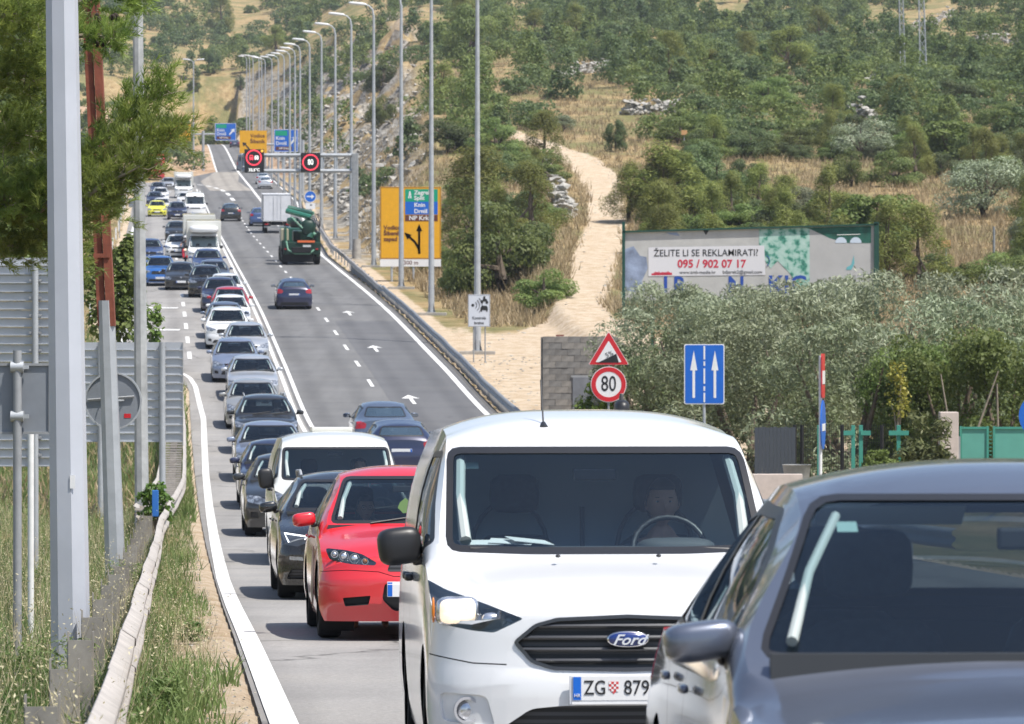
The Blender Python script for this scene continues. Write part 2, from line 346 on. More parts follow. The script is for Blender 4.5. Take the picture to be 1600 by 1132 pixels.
# ------------------------------------------------------------------ roads and paint
def asphalt(name, c0, c1, patch=.12, cr=True):
    m = bpy.data.materials.new(name); m.use_nodes = True; nt = m.node_tree; P = nt.nodes['Principled BSDF']; P.inputs['Roughness'].default_value = .82; P.inputs['Specular IOR Level'].default_value = .3
    g = nt.nodes.new('ShaderNodeNewGeometry')
    def q(sc, s, d=6, ro=.6):
        n = N(nt, 'ShaderNodeTexNoise'); n.inputs['Scale'].default_value = s; n.inputs['Detail'].default_value = d; n.inputs['Roughness'].default_value = ro
        mp = nt.nodes.new('ShaderNodeMapping'); mp.inputs['Scale'].default_value = sc; mp.inputs['Rotation'].default_value = (0, 0, -.0918)
        nt.links.new(g.outputs['Position'], mp.inputs['Vector']); nt.links.new(mp.outputs[0], n.inputs['Vector']); return n.outputs['Fac']
    base = ramp(nt, q((1, 1, 1), 30, 4, .8), [(.3, c0), (.7, c1)])
    base = mixc(nt, patch*5, base, mixc(nt, 1.0, base, ramp(nt, q((1, .06, 1), .9), [(.3, (.70, .70, .70)), (.7, (1.16, 1.16, 1.16))]), 'MULTIPLY'))
    base = mixc(nt, 1.0, base, ramp(nt, q((.2, .5, 1), 1.2, 5), [(.35, (.9, .9, .9)), (.5, (1, 1, 1)), (.68, (1.08, 1.07, 1.05))]), 'MULTIPLY')
    sx = nt.nodes.new('ShaderNodeSeparateXYZ'); nt.links.new(g.outputs['Position'], sx.inputs[0])
    uu = N(nt, 'ShaderNodeMath', operation='MULTIPLY_ADD'); nt.links.new(sx.outputs['Y'], uu.inputs[0]); uu.inputs[1].default_value = .092; nt.links.new(sx.outputs['X'], uu.inputs[2])
    vv = N(nt, 'ShaderNodeMath', operation='MULTIPLY_ADD'); nt.links.new(uu.outputs[0], vv.inputs[0]); vv.inputs[1].default_value = 2*math.pi/1.6; vv.inputs[2].default_value = -2*math.pi*(5.5/1.6)
    cc = N(nt, 'ShaderNodeMath', operation='COSINE'); nt.links.new(vv.outputs[0], cc.inputs[0])
    base = mixc(nt, 1.0, base, ramp(nt, cc.outputs[0], [(.0, (1.05, 1.05, 1.05)), (.35, (1, 1, 1)), (1.0, (.88, .88, .885))]), 'MULTIPLY')
    st = q((1, .35, 1), .55, 8, .7); base = mixc(nt, 1.0, base, ramp(nt, st, [(.30, (.80, .80, .80)), (.36, (1, 1, 1)), (.72, (1, 1, 1)), (.80, (1.08, 1.07, 1.05))]), 'MULTIPLY')
    if cr:
        v = N(nt, 'ShaderNodeTexVoronoi', feature='DISTANCE_TO_EDGE'); v.inputs['Scale'].default_value = .11; mp = nt.nodes.new('ShaderNodeMapping'); mp.inputs['Scale'].default_value = (.8, .8, 1)
        ns = N(nt, 'ShaderNodeTexNoise'); ns.inputs['Scale'].default_value = 1.2; ns.inputs['Detail'].default_value = 5
        nt.links.new(g.outputs['Position'], ns.inputs['Vector']); va = N(nt, 'ShaderNodeVectorMath', operation='ADD'); nt.links.new(g.outputs['Position'], va.inputs[0]); nt.links.new(ns.outputs['Color'], va.inputs[1])
        nt.links.new(va.outputs[0], mp.inputs['Vector']); nt.links.new(mp.outputs[0], v.inputs['Vector'])
        base = mixc(nt, 1.0, base, ramp(nt, v.outputs['Distance'], [(.0, (.40, .40, .40)), (.0045, (1, 1, 1))]), 'MULTIPLY')
    nt.links.new(base, P.inputs['Base Color'])
    b = N(nt, 'ShaderNodeBump'); b.inputs['Strength'].default_value = .35; b.inputs['Distance'].default_value = .01; nt.links.new(q((1, 1, 1), 55, 3), b.inputs['Height']); nt.links.new(b.outputs[0], P.inputs['Normal'])
    return m
A1 = asphalt('asphalt_worn', (.20, .192, .184), (.32, .308, .295))
A2 = asphalt('asphalt_carriageway', (.105, .105, .107), (.185, .183, .181))
A3 = asphalt('asphalt_new', (.085, .086, .090), (.145, .145, .150), .05, False)
A4 = asphalt('asphalt_pale', (.22, .20, .175), (.36, .335, .30), .12, False)
def wearpaint():
    m = bpy.data.materials.new('road_paint'); m.use_nodes = True; nt = m.node_tree; P = nt.nodes['Principled BSDF']; P.inputs['Roughness'].default_value = .65
    g = nt.nodes.new('ShaderNodeNewGeometry'); n = N(nt, 'ShaderNodeTexNoise'); n.inputs['Scale'].default_value = 9; n.inputs['Detail'].default_value = 8; n.inputs['Roughness'].default_value = .75
    nt.links.new(g.outputs['Position'], n.inputs['Vector'])
    nt.links.new(ramp(nt, n.outputs['Fac'], [(.30, (.30, .29, .28)), (.41, (.60, .595, .58)), (.6, (.73, .725, .71))]), P.inputs['Base Color']); return m
PW = wearpaint()
def ribbon(name, left, right, m, lift, step=1.0, kind='structure', nc=1, Y0=None, Y1=None):
    """left/right: lists of (Y, X); a sheet that follows the road's rise"""
    ly = [p[0] for p in left]; lx = [p[1] for p in left]; ry = [p[0] for p in right]; rx_ = [p[1] for p in right]
    a = Y0 if Y0 is not None else max(ly[0], ry[0]); b = Y1 if Y1 is not None else min(ly[-1], ry[-1])
    ys = np.linspace(a, b, max(2, int((b-a)/step)+1)); V = []; Q = []
    for i, y in enumerate(ys):
        xl = np.interp(y, ly, lx); xr = np.interp(y, ry, rx_)
        for k in range(nc+1): V.append((xl + (xr-xl)*k/nc, y, float(zr(y)) + lift))
    for i in range(len(ys)-1):
        for k in range(nc): q = i*(nc+1)+k; Q.append((q, q+1, q+nc+2, q+nc+1))
    o = np_mesh(name, V, Q, m); o['kind'] = kind
    return o
def U(pts): return [(y, u - SL*y) for y, u in pts]
def dens(f, a, b, n=60): return [(y, float(f(y)) - SL*y) for y in np.linspace(a, b, n)]
ribbon('road', dens(uL, -45, 500, 300), dens(lambda y: 4.75, -45, 500, 50), A1, 0.0, 1.5, nc=2)
ribbon('carriageway_road', dens(lambda y: 4.75, -45, 500), dens(uR, -45, 500, 200), A2, 0.0, 1.5, nc=2)
ribbon('slow_lane_road', U([(60, 8.1), (176, 8.1), (176.5, 8.1)]), U([(60, 11.25), (176.5, 11.25)]), A3, .004, 1.5)
ribbon('motorway_road', [(500, -45.5), (555, -42.7), (750, -59.8), (900, -75)], [(500, float(uR(500))-SL*500), (560, -35.0), (740, -51.6), (900, -66)], A2, .0, 3, nc=2)
# turning branch: the far edge bends away to the left
V = []; Q = []; n = 26
for i in range(n+1):
    t = i/n; y0 = 455 + 26*t**.8; y1 = 470 + 50*min(1, t*3)**.6
    x = -38 - 110*t
    for k in range(4): yy = y0 + (y1-y0)*k/3; V.append((x, yy, float(zr(yy)) + .004))
for i in range(n):
    for k in range(3): q = i*4+k; Q.append((q, q+1, q+5, q+4))
np_mesh('turning_branch_road', V, Q, A1)['kind'] = 'structure'
ribbon('gore_pavement', [(462, -36.3), (505, -41), (552, -42.7)], [(462, -31.2), (505, -36.0), (552, -39.2)], A4, .008, 2)
def line(name, pts, w_, lift=.012, step=1.0, Y0=None, Y1=None):
    ribbon(name, [(y, x - w_/2) for y, x in pts], [(y, x + w_/2) for y, x in pts], PW, lift, step, Y0=Y0, Y1=Y1)
line('edge_line_marking', U([(-30, .62), (22, .75), (50, .84), (100, 1.22), (127, 1.48), (140, 1.34), (144, 1.15), (147.5, .6)]), .175)
line('edge_line_marking', U([(152, -.6), (166, -1.75), (288, -2.15), (460, -2.3)]), .17)
line('median_line_marking', U([(20, 4.60), (470, 4.64)]), .14)
line('median_line_marking', U([(20, 4.92), (462, 4.93)]), .14)
line('edge_line_marking', U([(60, 11.0), (260, 11.05), (310, 12.2), (415, 14.9), (560, 15.5), (740, 15.4), (850, 15.4)]), .2)
line('edge_line_marking', [(410, bx(411, 410)), (477, bx(392, 477)), (555, bx(372, 555)), (750, bx(345, 750)), (850, bx(334, 850))], .3)
line('edge_line_marking', [(552, bx(339, 552)), (750, bx(323, 750)), (850, bx(317, 850))], .25)
line('gore_line_marking', [(330, bx(436, 330)), (370, bx(423, 370)), (410, bx(411, 410))], .16)
# dashes
def dash(pts, Y, L=3.0, w_=.13): 
    ys = [p[0] for p in pts]; xs = [p[1] for p in pts]
    line('lane_dash_marking', [(Y, np.interp(Y, ys, xs)), (Y+L, np.interp(Y+L, ys, xs))], w_, .012)
cd = U([(100, 7.85), (184, 7.75), (310, 7.5), (380, 7.75), (412, 8.3), (440, 8.4)])
for k in range(34):
    Y = 104 + 9.0*k
    if Y < 420: dash(cd, Y)
def Yroad(py):
    Y = np.linspace(90, 740, 3000); return float(Y[np.argmin(abs(540 - F*zr(Y)/Y - py))])
for (xa, ya), (xb, yb) in (((365, 314), (361.5, 310)), ((358.5, 306), (354.5, 302.3)), ((351, 299.8), (345.5, 297)), ((341, 295.5), (335, 293.6)), ((330, 292.4), (323, 291)), ((317, 290), (309, 289))):
    Ya, Yb = Yroad(ya), Yroad(yb); A = Vector((bx(xa, Ya), Ya)); B_ = Vector((bx(xb, Yb), Yb)); n = (B_-A).normalized(); n = Vector((-n.y, n.x))*.22
    mesh_obj('lane_dash_marking', [(v.x, v.y, float(zr(v.y))+.02) for v in (A-n, B_-n, B_+n, A+n)], [(0, 1, 2, 3)], PW)['kind'] = 'structure'
ld = U([(140, 1.25), (300, 1.15), (460, 1.0)])
for k in range(30):
    Y = 153 + 9*k
    if Y < 455: dash(ld, Y, 4.0 if k < 6 else 3.0, .17)
for Yb in (161, 170, 187):
    ribbon('gore_stripe_marking', [(Yb, -1.7 - SL*Yb), (Yb+.9, -1.7 - SL*Yb)], [(Yb, .9-SL*Yb), (Yb+.9, .9-SL*Yb)], PW, .012, .5)
# straight-on arrows in the slow lane
def road_arrow(X, Y, s=1.0):
    out = [(-.09, 0), (.09, 0), (.09, 3.2), (.45, 3.0), (0, 5.0), (-.45, 3.0), (-.09, 3.2)]
    V = [(X + p[0]*s - SL*p[1]*s, Y + p[1]*s, float(zr(Y + p[1]*s)) + .014) for p in out]
    o = mesh_obj('arrow_marking', V, [(0, 1, 2, 6), (5, 6, 2), (2, 3, 4, 5)], PW); o['kind'] = 'structure'
for px, Y in ((648, 133), (590, 157), (548, 181)): road_arrow(bx(px, Y), Y, .72)
# concrete gutter strip beside the right edge
ribbon('gutter_path', U([(60, 11.28), (260, 11.33)]), U([(60, 11.40), (260, 11.45)]), mat('gutter_grey', (.10, .095, .09), .9, noise=(8, .3)), .002, 2)
# ------------------------------------------------------------------ vehicles: one shaping kit for all
def paint(name, col, metal=0.0, rough=.32):
    n = 'paint_' + name
    if n in MATS: return MATS[n]
    m = mat(n, col, rough, metal, 1.0, .5); nt = m.node_tree; p = nt.nodes['Principled BSDF']
    tc = nt.nodes.new('ShaderNodeTexCoord'); ns = N(nt, 'ShaderNodeTexNoise'); ns.inputs['Scale'].default_value = 3.0; ns.inputs['Detail'].default_value = 7; ns.inputs['Roughness'].default_value = .7
    nt.links.new(tc.outputs['Object'], ns.inputs['Vector'])
    # road dust low on the body
    sx = nt.nodes.new('ShaderNodeSeparateXYZ'); nt.links.new(tc.outputs['Object'], sx.inputs[0])
    mr = N(nt, 'ShaderNodeMapRange'); mr.inputs['From Min'].default_value = .15; mr.inputs['From Max'].default_value = .75; mr.inputs['To Min'].default_value = .22; mr.inputs['To Max'].default_value = .02
    nt.links.new(sx.outputs['Z'], mr.inputs['Value'])
    mu = N(nt, 'ShaderNodeMath', operation='MULTIPLY'); nt.links.new(mr.outputs[0], mu.inputs[0]); nt.links.new(ns.outputs['Fac'], mu.inputs[1])
    nt.links.new(mixc(nt, mu.outputs[0], col, (.34, .30, .25)), p.inputs['Base Color'])
    ra = N(nt, 'ShaderNodeMath', operation='MULTIPLY_ADD'); nt.links.new(ns.outputs['Fac'], ra.inputs[0]); ra.inputs[1].default_value = .2; ra.inputs[2].default_value = rough - .08; nt.links.new(ra.outputs[0], p.inputs['Roughness'])
    p.inputs['Coat Roughness'].default_value = .06
    return m
PC = dict(white=paint('white', (.72, .725, .73)), silver=paint('silver', (.55, .57, .60), .6, .34), palegrey=paint('pale_grey', (.50, .52, .55), .55, .36),
          beige=paint('beige', (.36, .36, .35), .5, .36), lavender=paint('blue_grey', (.24, .28, .38), .5, .34), grey=paint('steel_grey', (.13, .15, .20), .55, .34), red=paint('red', (.62, .012, .022), 0, .3),
          redd=paint('dark_red', (.40, .01, .02), 0, .3), black=paint('black', (.006, .006, .007), 0, .25), darkgrey=paint('dark_grey', (.02, .023, .027), .2, .3), navy=paint('navy', (.012, .018, .06), .2, .3),
          blue=paint('bright_blue', (.02, .13, .42), .3, .3), midblue=paint('mid_blue', (.05, .09, .22), .4, .32), yellow=paint('yellow', (.75, .72, .05), 0, .35), greenp=paint('machine_green', (.008, .075, .045), 0, .4),
          slate=paint('slate_blue', (.10, .13, .19), .4, .34), cream=paint('cream', (.62, .62, .58)))
def glassmat(name, tr, tint, rough=.02, gloss=.10):
    m = bpy.data.materials.new(name); m.use_nodes = True; nt = m.node_tree; nt.nodes.clear()
    o = nt.nodes.new('ShaderNodeOutputMaterial'); t = nt.nodes.new('ShaderNodeBsdfTransparent'); t.inputs[0].default_value = (*tint, 1)
    g = nt.nodes.new('ShaderNodeBsdfGlossy'); g.inputs['Roughness'].default_value = rough; g.inputs['Color'].default_value = (.9, .95, 1, 1)
    d = nt.nodes.new('ShaderNodeBsdfDiffuse'); d.inputs[0].default_value = (.10, .16, .23, 1)
    fr = nt.nodes.new('ShaderNodeFresnel'); fr.inputs['IOR'].default_value = 1.5
    mu = N(nt, 'ShaderNodeMath', operation='MULTIPLY_ADD'); nt.links.new(fr.outputs[0], mu.inputs[0]); mu.inputs[1].default_value = .75; mu.inputs[2].default_value = gloss*.25
    a = nt.nodes.new('ShaderNodeMixShader'); a.inputs[0].default_value = 1 - tr; nt.links.new(t.outputs[0], a.inputs[1]); nt.links.new(d.outputs[0], a.inputs[2])
    b = nt.nodes.new('ShaderNodeMixShader'); nt.links.new(mu.outputs[0], b.inputs[0]); nt.links.new(a.outputs[0], b.inputs[1]); nt.links.new(g.outputs[0], b.inputs[2])
    nt.links.new(b.outputs[0], o.inputs[0]); MATS[name] = m; return m
GW = glassmat('windscreen_glass', .97, (.82, .93, .96)); GS = glassmat('side_glass', .72, (.42, .50, .52)); GR = glassmat('rear_glass_dark', .6, (.25, .3, .32))
GC = glassmat('lamp_cover', .94, (.92, .95, .97), .02, .12)
CH = mat('chrome', (.7, .7, .72), .12, 1.0); LAMPIN = mat('lamp_silver', (.62, .64, .68), .22, .85, noise=(14, .35)); LAMPD = mat('lamp_dark', (.07, .075, .085), .25, .3, 1.0)
LAMPON = mat('lamp_lit', (.75, .66, .52), .25, emit=(1.0, .80, .58), es=.55, noise=(26, .35)); DRL = mat('running_light', (.9, .9, .95), .3, emit=(.9, .95, 1.0), es=1.6)
REDL = mat('tail_lamp_red', (.35, .005, .01), .15, 0, 1.0); ORL = mat('amber_lamp', (.75, .22, .02), .2, 0, 1.0)
INT = mat('cabin_dark', (.04, .045, .052), .8); SEAT = mat('seat_cloth', (.035, .037, .042), .9, noise=(40, .2)); DASH = mat('dashboard_grey', (.055, .06, .065), .7); TRIMP = mat('pillar_trim_pale', (.36, .40, .39), .7)
PLW = mat('plate_white', (.70, .70, .70), .35); WHL = mat('alloy_wheel', (.36, .37, .39), .35, .8, noise=(20, .2))
def inside(p, poly):
    x, y = p; c = False; n = len(poly); j = n-1
    for i in range(n):
        if (poly[i][1] > y) != (poly[j][1] > y) and x < (poly[j][0]-poly[i][0])*(y-poly[i][1])/(poly[j][1]-poly[i][1]) + poly[i][0]: c = not c
        j = i
    return c
def cutout(bm, poly, ax, test, keep=False):
    """cut the outline out of the faces that pass test; ax 'f' = seen along y (x,z), 's' = seen along x (y,z), 't' = from above"""
    A, B = {'f': (0, 2), 's': (1, 2), 't': (0, 1)}[ax]
    lo = (min(p[0] for p in poly), min(p[1] for p in poly)); hi = (max(p[0] for p in poly), max(p[1] for p in poly))
    fs = []
    for f in bm.faces:
        if not test(f): continue
        a = [v.co[A] for v in f.verts]; b = [v.co[B] for v in f.verts]
        if max(a) > lo[0] and min(a) < hi[0] and max(b) > lo[1] and min(b) < hi[1]: fs.append(f)
    n = len(poly)
    for i in range(n):
        p, q = poly[i], poly[(i+1) % n]; d = (q[0]-p[0], q[1]-p[1])
        if abs(d[0]) + abs(d[1]) < 1e-6: continue
        co = [0, 0, 0]; no = [0, 0, 0]; co[A], co[B] = p; no[A], no[B] = d[1], -d[0]
        g = set(fs)
        for f in fs: g.update(f.edges); g.update(f.verts)
        r = bmesh.ops.bisect_plane(bm, geom=list(g), dist=1e-5, plane_co=co, plane_no=no)
        fs = [e for e in r['geom'] if isinstance(e, bmesh.types.BMFace)]
    selc = []
    for f in fs:
        c = f.calc_center_median()
        if inside((c[A], c[B]), poly): selc.append(f)
    nb = bmesh.new(); vm = {}
    for f in selc:
        for v in f.verts:
            if v not in vm: vm[v] = nb.verts.new(v.co)
        nb.faces.new([vm[v] for v in f.verts])
    if not keep: bmesh.ops.delete(bm, geom=selc, context='FACES')
    nb.normal_update(); return nb
def inset(nb, d, rim=True):
    """sink a cut piece by d with side walls up to where it came from (negative: raise it)"""
    bd = [e for e in nb.edges if len(e.link_faces) == 1] if rim else []
    nm = {v: v.normal.copy() for v in nb.verts}
    orig = list(nb.verts)
    if rim and bd:
        r = bmesh.ops.extrude_edge_only(nb, edges=bd)
        newv = [e for e in r['geom'] if isinstance(e, bmesh.types.BMVert)]
    for v in orig: v.co -= nm[v]*d
    bmesh.ops.recalc_face_normals(nb, faces=nb.faces[:]) if False else None
    return nb
def mirror(poly): return [(-x, z) for x, z in poly][::-1]
def joinbm(a, b):
    me = bpy.data.meshes.new('t'); b.to_mesh(me); b.free(); a.from_mesh(me); bpy.data.meshes.remove(me); return a
class Body:
    """P: L W H; top [(y,z)] centre line; we, ze_drop, ws, zs curves along y; zb underside; noses"""
    def __init__(s, P):
        s.P = P; L, W = P['L'], P['W']/2
        top = pchip(*zip(*P['top'])); we = pchip(*zip(*P['we'])); cr = pchip(*zip(*P['crown'])); zs = pchip(*zip(*P['zs'])); ws = pchip(*zip(*P['ws']))
        ys = sorted(set([round(v, 3) for v in list(np.linspace(0, L, P.get('ny', 44))) + P.get('knots', [])]))
        NT = P.get('nt', 20); NL, NU = 9, 6; zb = P['zb']
        def side(y):
            o = []; z_s = float(zs(y)); w_s = float(ws(y))*W; e = float(we(y))*W; ze = float(top(y) - cr(y))
            for i in range(NL+1):
                f = i/NL; z = zb + (z_s-zb)*f; x = W*P.get('mw', 1)
                if f < .4: x -= P.get('tuck', .05)*((.4-f)/.4)**2
                if f > .5: x -= (W - w_s)*((f-.5)/.5)**2
                o.append((x, z))
            for i in range(1, NU+1):
                t = i/NU; o.append((w_s + (e-w_s)*t + .035*math.sin(math.pi*t)*min(1, (ze-z_s)/.3), z_s + (ze-z_s)*t))
            return o
        self_rings = []; bm = bmesh.new(); s.bm = bm
        fr, rr = P.get('front', {}), P.get('rear', {})
        fprof = pchip(*zip(*fr['prof'])); rprof = pchip(*zip(*rr['prof']))
        def bend(x, y, z):
            q = min(abs(x)/W, .999)
            D = fr.get('D', .95); t = max(0, 1 - y/D)**2
            yy = y + t*fr.get('R', .3)*(1 - (1-q**fr.get('n', 2.6))**(1/fr.get('n', 2.6)))
            D2 = fr.get('D2', .6); t2 = max(0, 1 - y/D2)**2; yy += t2*float(fprof(z))
            D = rr.get('D', .7); t = max(0, 1 - (L-y)/D)**2
            yy -= t*rr.get('R', .2)*(1 - (1-q**rr.get('n', 3))**(1/rr.get('n', 3)))
            t2 = max(0, 1 - (L-y)/rr.get('D2', .5))**2; yy -= t2*float(rprof(z))
            return (x, yy, z)
        cre = P.get('cexp', 2.4)
        rings = []
        for y in ys:
            sd = side(y); e, ze = sd[-1]; zc = float(top(y))
            ring_ = [bm.verts.new(bend(x, y, z)) for x, z in sd]
            for k in range(1, NT):
                v = -math.cos(math.pi*k/NT)*-1; v = math.cos(math.pi*k/NT); x = e*(v*.55 + .45*(1 - 2*k/NT))
                ring_.append(bm.verts.new(bend(x, y, ze + (zc-ze)*(1-abs(x/e)**cre))))
            ring_ += [bm.verts.new(bend(-x, y, z)) for x, z in sd[::-1]]
            rings.append(ring_)
        n = len(rings[0])
        for a, b in zip(rings[:-1], rings[1:]):
            for i in range(n-1): bm.faces.new((a[i], a[i+1], b[i+1], b[i]))
            bm.faces.new((a[n-1], a[0], b[0], b[n-1]))
        NS = NL+NU+1
        for rg, y, flip in ((rings[0], ys[0], False), (rings[-1], ys[-1], True)):
            sd = side(y); e, ze = sd[-1]; zc = float(top(y)); rowsv = []
            for j in range(NS):
                if j == NS-1: rowsv.append(rg[NS-1:NS-1+NT+1]); continue
                x0, z0 = sd[j]; row = [rg[j]]
                for k in range(1, NT):
                    v = math.cos(math.pi*k/NT); xr = (v*.55 + .45*(1 - 2*k/NT)); zz = z0 + (zc-ze)*(1-abs(xr)**cre)*max(0, (j/(NS-1)))**2.5
                    row.append(bm.verts.new(bend(x0*xr, y, zz)))
                row.append(rg[n-1-j]); rowsv.append(row)
            for j in range(NS-1):
                for k in range(NT):
                    q = (rowsv[j][k], rowsv[j][k+1], rowsv[j+1][k+1], rowsv[j+1][k])
                    bm.faces.new(q if not flip else q[::-1])
        bmesh.ops.recalc_face_normals(bm, faces=bm.faces[:])
        s.root = empty(P['name'], (0, 0, 0)); s.parts = {}
    # tests
    def front(s, f): f.normal_update(); return f.normal.y < -.12 and f.calc_center_median().y < s.P['L']*.5
    def rearf(s, f): f.normal_update(); return f.normal.y > .12 and f.calc_center_median().y > s.P['L']*.5
    def sideR(s, f): f.normal_update(); return f.normal.x > .3 and f.calc_center_median().x > 0
    def sideL(s, f): f.normal_update(); return f.normal.x < -.3 and f.calc_center_median().x < 0
    def take(s, name, poly, ax='f', d=.006, m=None, both=True, where='front', src=None, rim=True, smooth=True, keep=False, par=None):
        out = []; src = src or s.bm
        polys = [poly, mirror(poly)] if (both and ax == 'f') else [poly]
        tests = {'front': [s.front], 'rear': [s.rearf], 'side': [s.sideR, s.sideL]}[where]
        for po in polys:
            for t in tests:
                nb = cutout(src, po, ax, t, keep)
                if len(nb.faces) == 0: nb.free(); continue
                inset(nb, d, rim); out.append(bm_obj(name, nb, m, par or s.root, smooth, 35))
        return out
    def window(s, name, outer, inner, ax, where, gm, both=False, framemat=None):
        tests = {'front': [s.front], 'rear': [s.rearf], 'side': [s.sideR, s.sideL]}[where]
        polys = [(outer, inner)] + ([(mirror(outer), mirror(inner))] if both and ax == 'f' else [])
        for ou, inn in polys:
            for t in tests:
                fb = cutout(s.bm, ou, ax, t)
                if not fb.faces: fb.free(); continue
                inns = inn if isinstance(inn[0][0], (list, tuple)) else [inn]
                for q in inns:
                    gb = cutout(fb, q, ax, lambda f: True)
                    if gb.faces:
                        gb.normal_update()
                        for v in gb.verts: v.co -= v.normal*.004
                        bm_obj(name, gb, gm, s.root, True)
                    else: gb.free()
                bm_obj('window_trim', fb, framemat or M['plastic'], s.root, True)
    def arches(s, cy, r, zc, lining=True):
        for c in cy:
            poly = [(c + r*math.cos(a), zc + r*math.sin(a)) for a in np.linspace(R(-50), R(230), 22)]
            for t in (s.sideR, s.sideL):
                nb = cutout(s.bm, poly, 's', lambda f, t=t: t(f)); nb.free()
            W = s.P['W']/2
            for sg in (1, -1):
                bm = bmesh.new()
                a = [bm.verts.new((sg*(W-.03), c + r*1.03*math.cos(t), zc + r*1.03*math.sin(t))) for t in np.linspace(R(-40), R(220), 16)]
                b = [bm.verts.new((sg*(W-.32), v.co.y, v.co.z)) for v in a]
                for i in range(15): bm.faces.new((a[i], a[i+1], b[i+1], b[i]))
                bm.faces.new(b)
                bm_obj('wheel_arch_liner', bm, M['dark'], s.root)
    def wheels(s, cy, r, w_=.205, track=None, steer=0.0, rimm=None, spokes=5):
        W = s.P['W']/2; tr = track or W - w_/2 - .015
        for ci, c in enumerate(cy):
            for sg in (1, -1):
                bm = bmesh.new(); rim_r = r*.68; prof = [(rim_r, -.5), (r*.93, -.5), (r*.99, -.36), (r, -.2), (r, .2), (r*.99, .36), (r*.93, .5), (rim_r, .5)]
                n = 32; rg = [[bm.verts.new((o*w_, rr_*math.cos(2*math.pi*k/n), rr_*math.sin(2*math.pi*k/n))) for k in range(n)] for rr_, o in prof]
                for i in range(len(rg)-1):
                    for k in range(n): bm.faces.new((rg[i][k], rg[i][(k+1) % n], rg[i+1][(k+1) % n], rg[i+1][k]))
                bmesh.ops.recalc_face_normals(bm, faces=bm.faces[:])
                t = bm_obj('wheel', bm, M['rubber'], s.root, True, 50); t.location = (sg*tr, c, r)
                if ci == 0: t.rotation_euler = (0, 0, steer)
                bm = bmesh.new(); x = sg*w_*.36
                hub = [bm.verts.new((x, rim_r*.26*math.cos(2*math.pi*k/16), rim_r*.26*math.sin(2*math.pi*k/16))) for k in range(16)]; bm.faces.new(hub)
                bmesh.ops.create_circle(bm, cap_ends=True, segments=28, radius=rim_r*.98, matrix=Matrix.Translation((x - sg*.05, 0, 0)) @ Matrix.Rotation(R(90), 4, 'Y'))
                for k in range(spokes):
                    a = 2*math.pi*k/spokes + .3; add_box(bm, (x - sg*.012, rim_r*.6*math.cos(a), rim_r*.6*math.sin(a)), (.03, rim_r*.82, rim_r*.22), (a, 0, 0))
                lip = [[bm.verts.new((x+o, q*rim_r*math.cos(2*math.pi*k/28), q*rim_r*math.sin(2*math.pi*k/28))) for k in range(28)] for q, o in ((.90, -sg*.02), (1.0, sg*.01), (1.01, -sg*.03))]
                for i in range(2):
                    for k in range(28): bm.faces.new((lip[i][k], lip[i][(k+1) % 28], lip[i+1][(k+1) % 28], lip[i+1][k]))
                o = bm_obj('rim', bm, rimm or WHL, t)
    def mirrors(s, y, z, m, size=(.115, .075, .075), out=.07, cap=None):
        W = s.P['W']/2*s.P.get('mirw', .97)
        for sg in (1, -1):
            bm = bmesh.new(); add_sel(bm, (sg*(W + out + size[0]*.6), y, z), size, .55, .6, 18, 12, (0, sg*.12, -sg*.12))
            hou = bm_obj('mirror', bm, m, s.root, True)
            bm = bmesh.new(); add_sel(bm, (sg*(W + out*.35), y + .01, z - size[2]*.75), (out*.75, .035, .025), .6, .8, 10, 6, (0, sg*.25, 0)); bm_obj('mirror_arm', bm, M['plastic'], hou, True)
            plate('mirror_glass', rrect(sg*(W+out+size[0]*.6)-size[0]*.82, z-size[2]*.75, sg*(W+out+size[0]*.6)+size[0]*.82, z+size[2]*.75, .02), y + size[1]*.93, .012, mat('mirror_glass', (.5, .55, .6), .05, 1.0), hou)
    def plate_at(s, z, y=None, rear=False, txt=None, W_=.52, H_=.112, x0=0):
        yy = y; r = 1 if rear else -1
        bm = bmesh.new(); add_box(bm, (x0, yy, z), (W_, .012, H_), bevel=.003); p = bm_obj('number_plate', bm, PLW, s.root)
        bm = bmesh.new(); add_box(bm, (x0 + r*.235*(1 if not rear else -1)*1.0, yy + r*.007, z), (.04, .003, H_-.012)); bm_obj('plate_band', bm, M['blue'], p)
        return p
    def seats(s, front_y=2.0, z=.35, rear=True, wheel=True, dash_y=1.35, dash_z=.95, lhd=True, head=1.18, sw=.36, rear_y=3.0, bench=None):
        """driver sits on the car's left, which is +x here because the nose points to -y"""
        bm = bmesh.new()
        rows_ = [(front_y, (.37, -.37))] + ([(rear_y, (.37, -.37))] if rear else [])
        for y, xs in rows_:
            for x in xs:
                add_sel(bm, (x, y - .22, z + .02), (.25, .26, .10), .5, .5, 14, 8)
                add_sel(bm, (x, y + .10, z + .36), (.24, .09, .34), .5, .5, 14, 8, (-.22, 0, 0))
                add_sel(bm, (x, y + .20, head), (.13, .055, .10), .5, .5, 12, 8, (-.1, 0, 0))
        bm_obj('seats', bm, SEAT, s.root, True)
        W = s.P['W']/2
        bm = bmesh.new(); add_sel(bm, (0, dash_y, dash_z - .16), (W*.86, .30, .17), .45, .5, 20, 10)
        add_sel(bm, (.37, dash_y + .10, dash_z - .02), (.20, .14, .07), .6, .6, 14, 8); bm_obj('dashboard', bm, DASH, s.root, True)
        bm = bmesh.new(); c = Vector((.37, dash_y + .40, dash_z - .02)); pts = []
        n = 24; rm = Matrix.Translation(c) @ Euler((R(-28), 0, 0)).to_matrix().to_4x4()
        rings = []
        for k in range(n):
            a = 2*math.pi*k/n; cc = Vector((.185*math.cos(a), 0, .185*math.sin(a))); rings.append([bm.verts.new(rm @ (cc*(1 + .085*math.cos(b)) + Vector((0, .016*math.sin(b), 0)))) for b in np.linspace(0, 2*math.pi, 7)[:-1]])
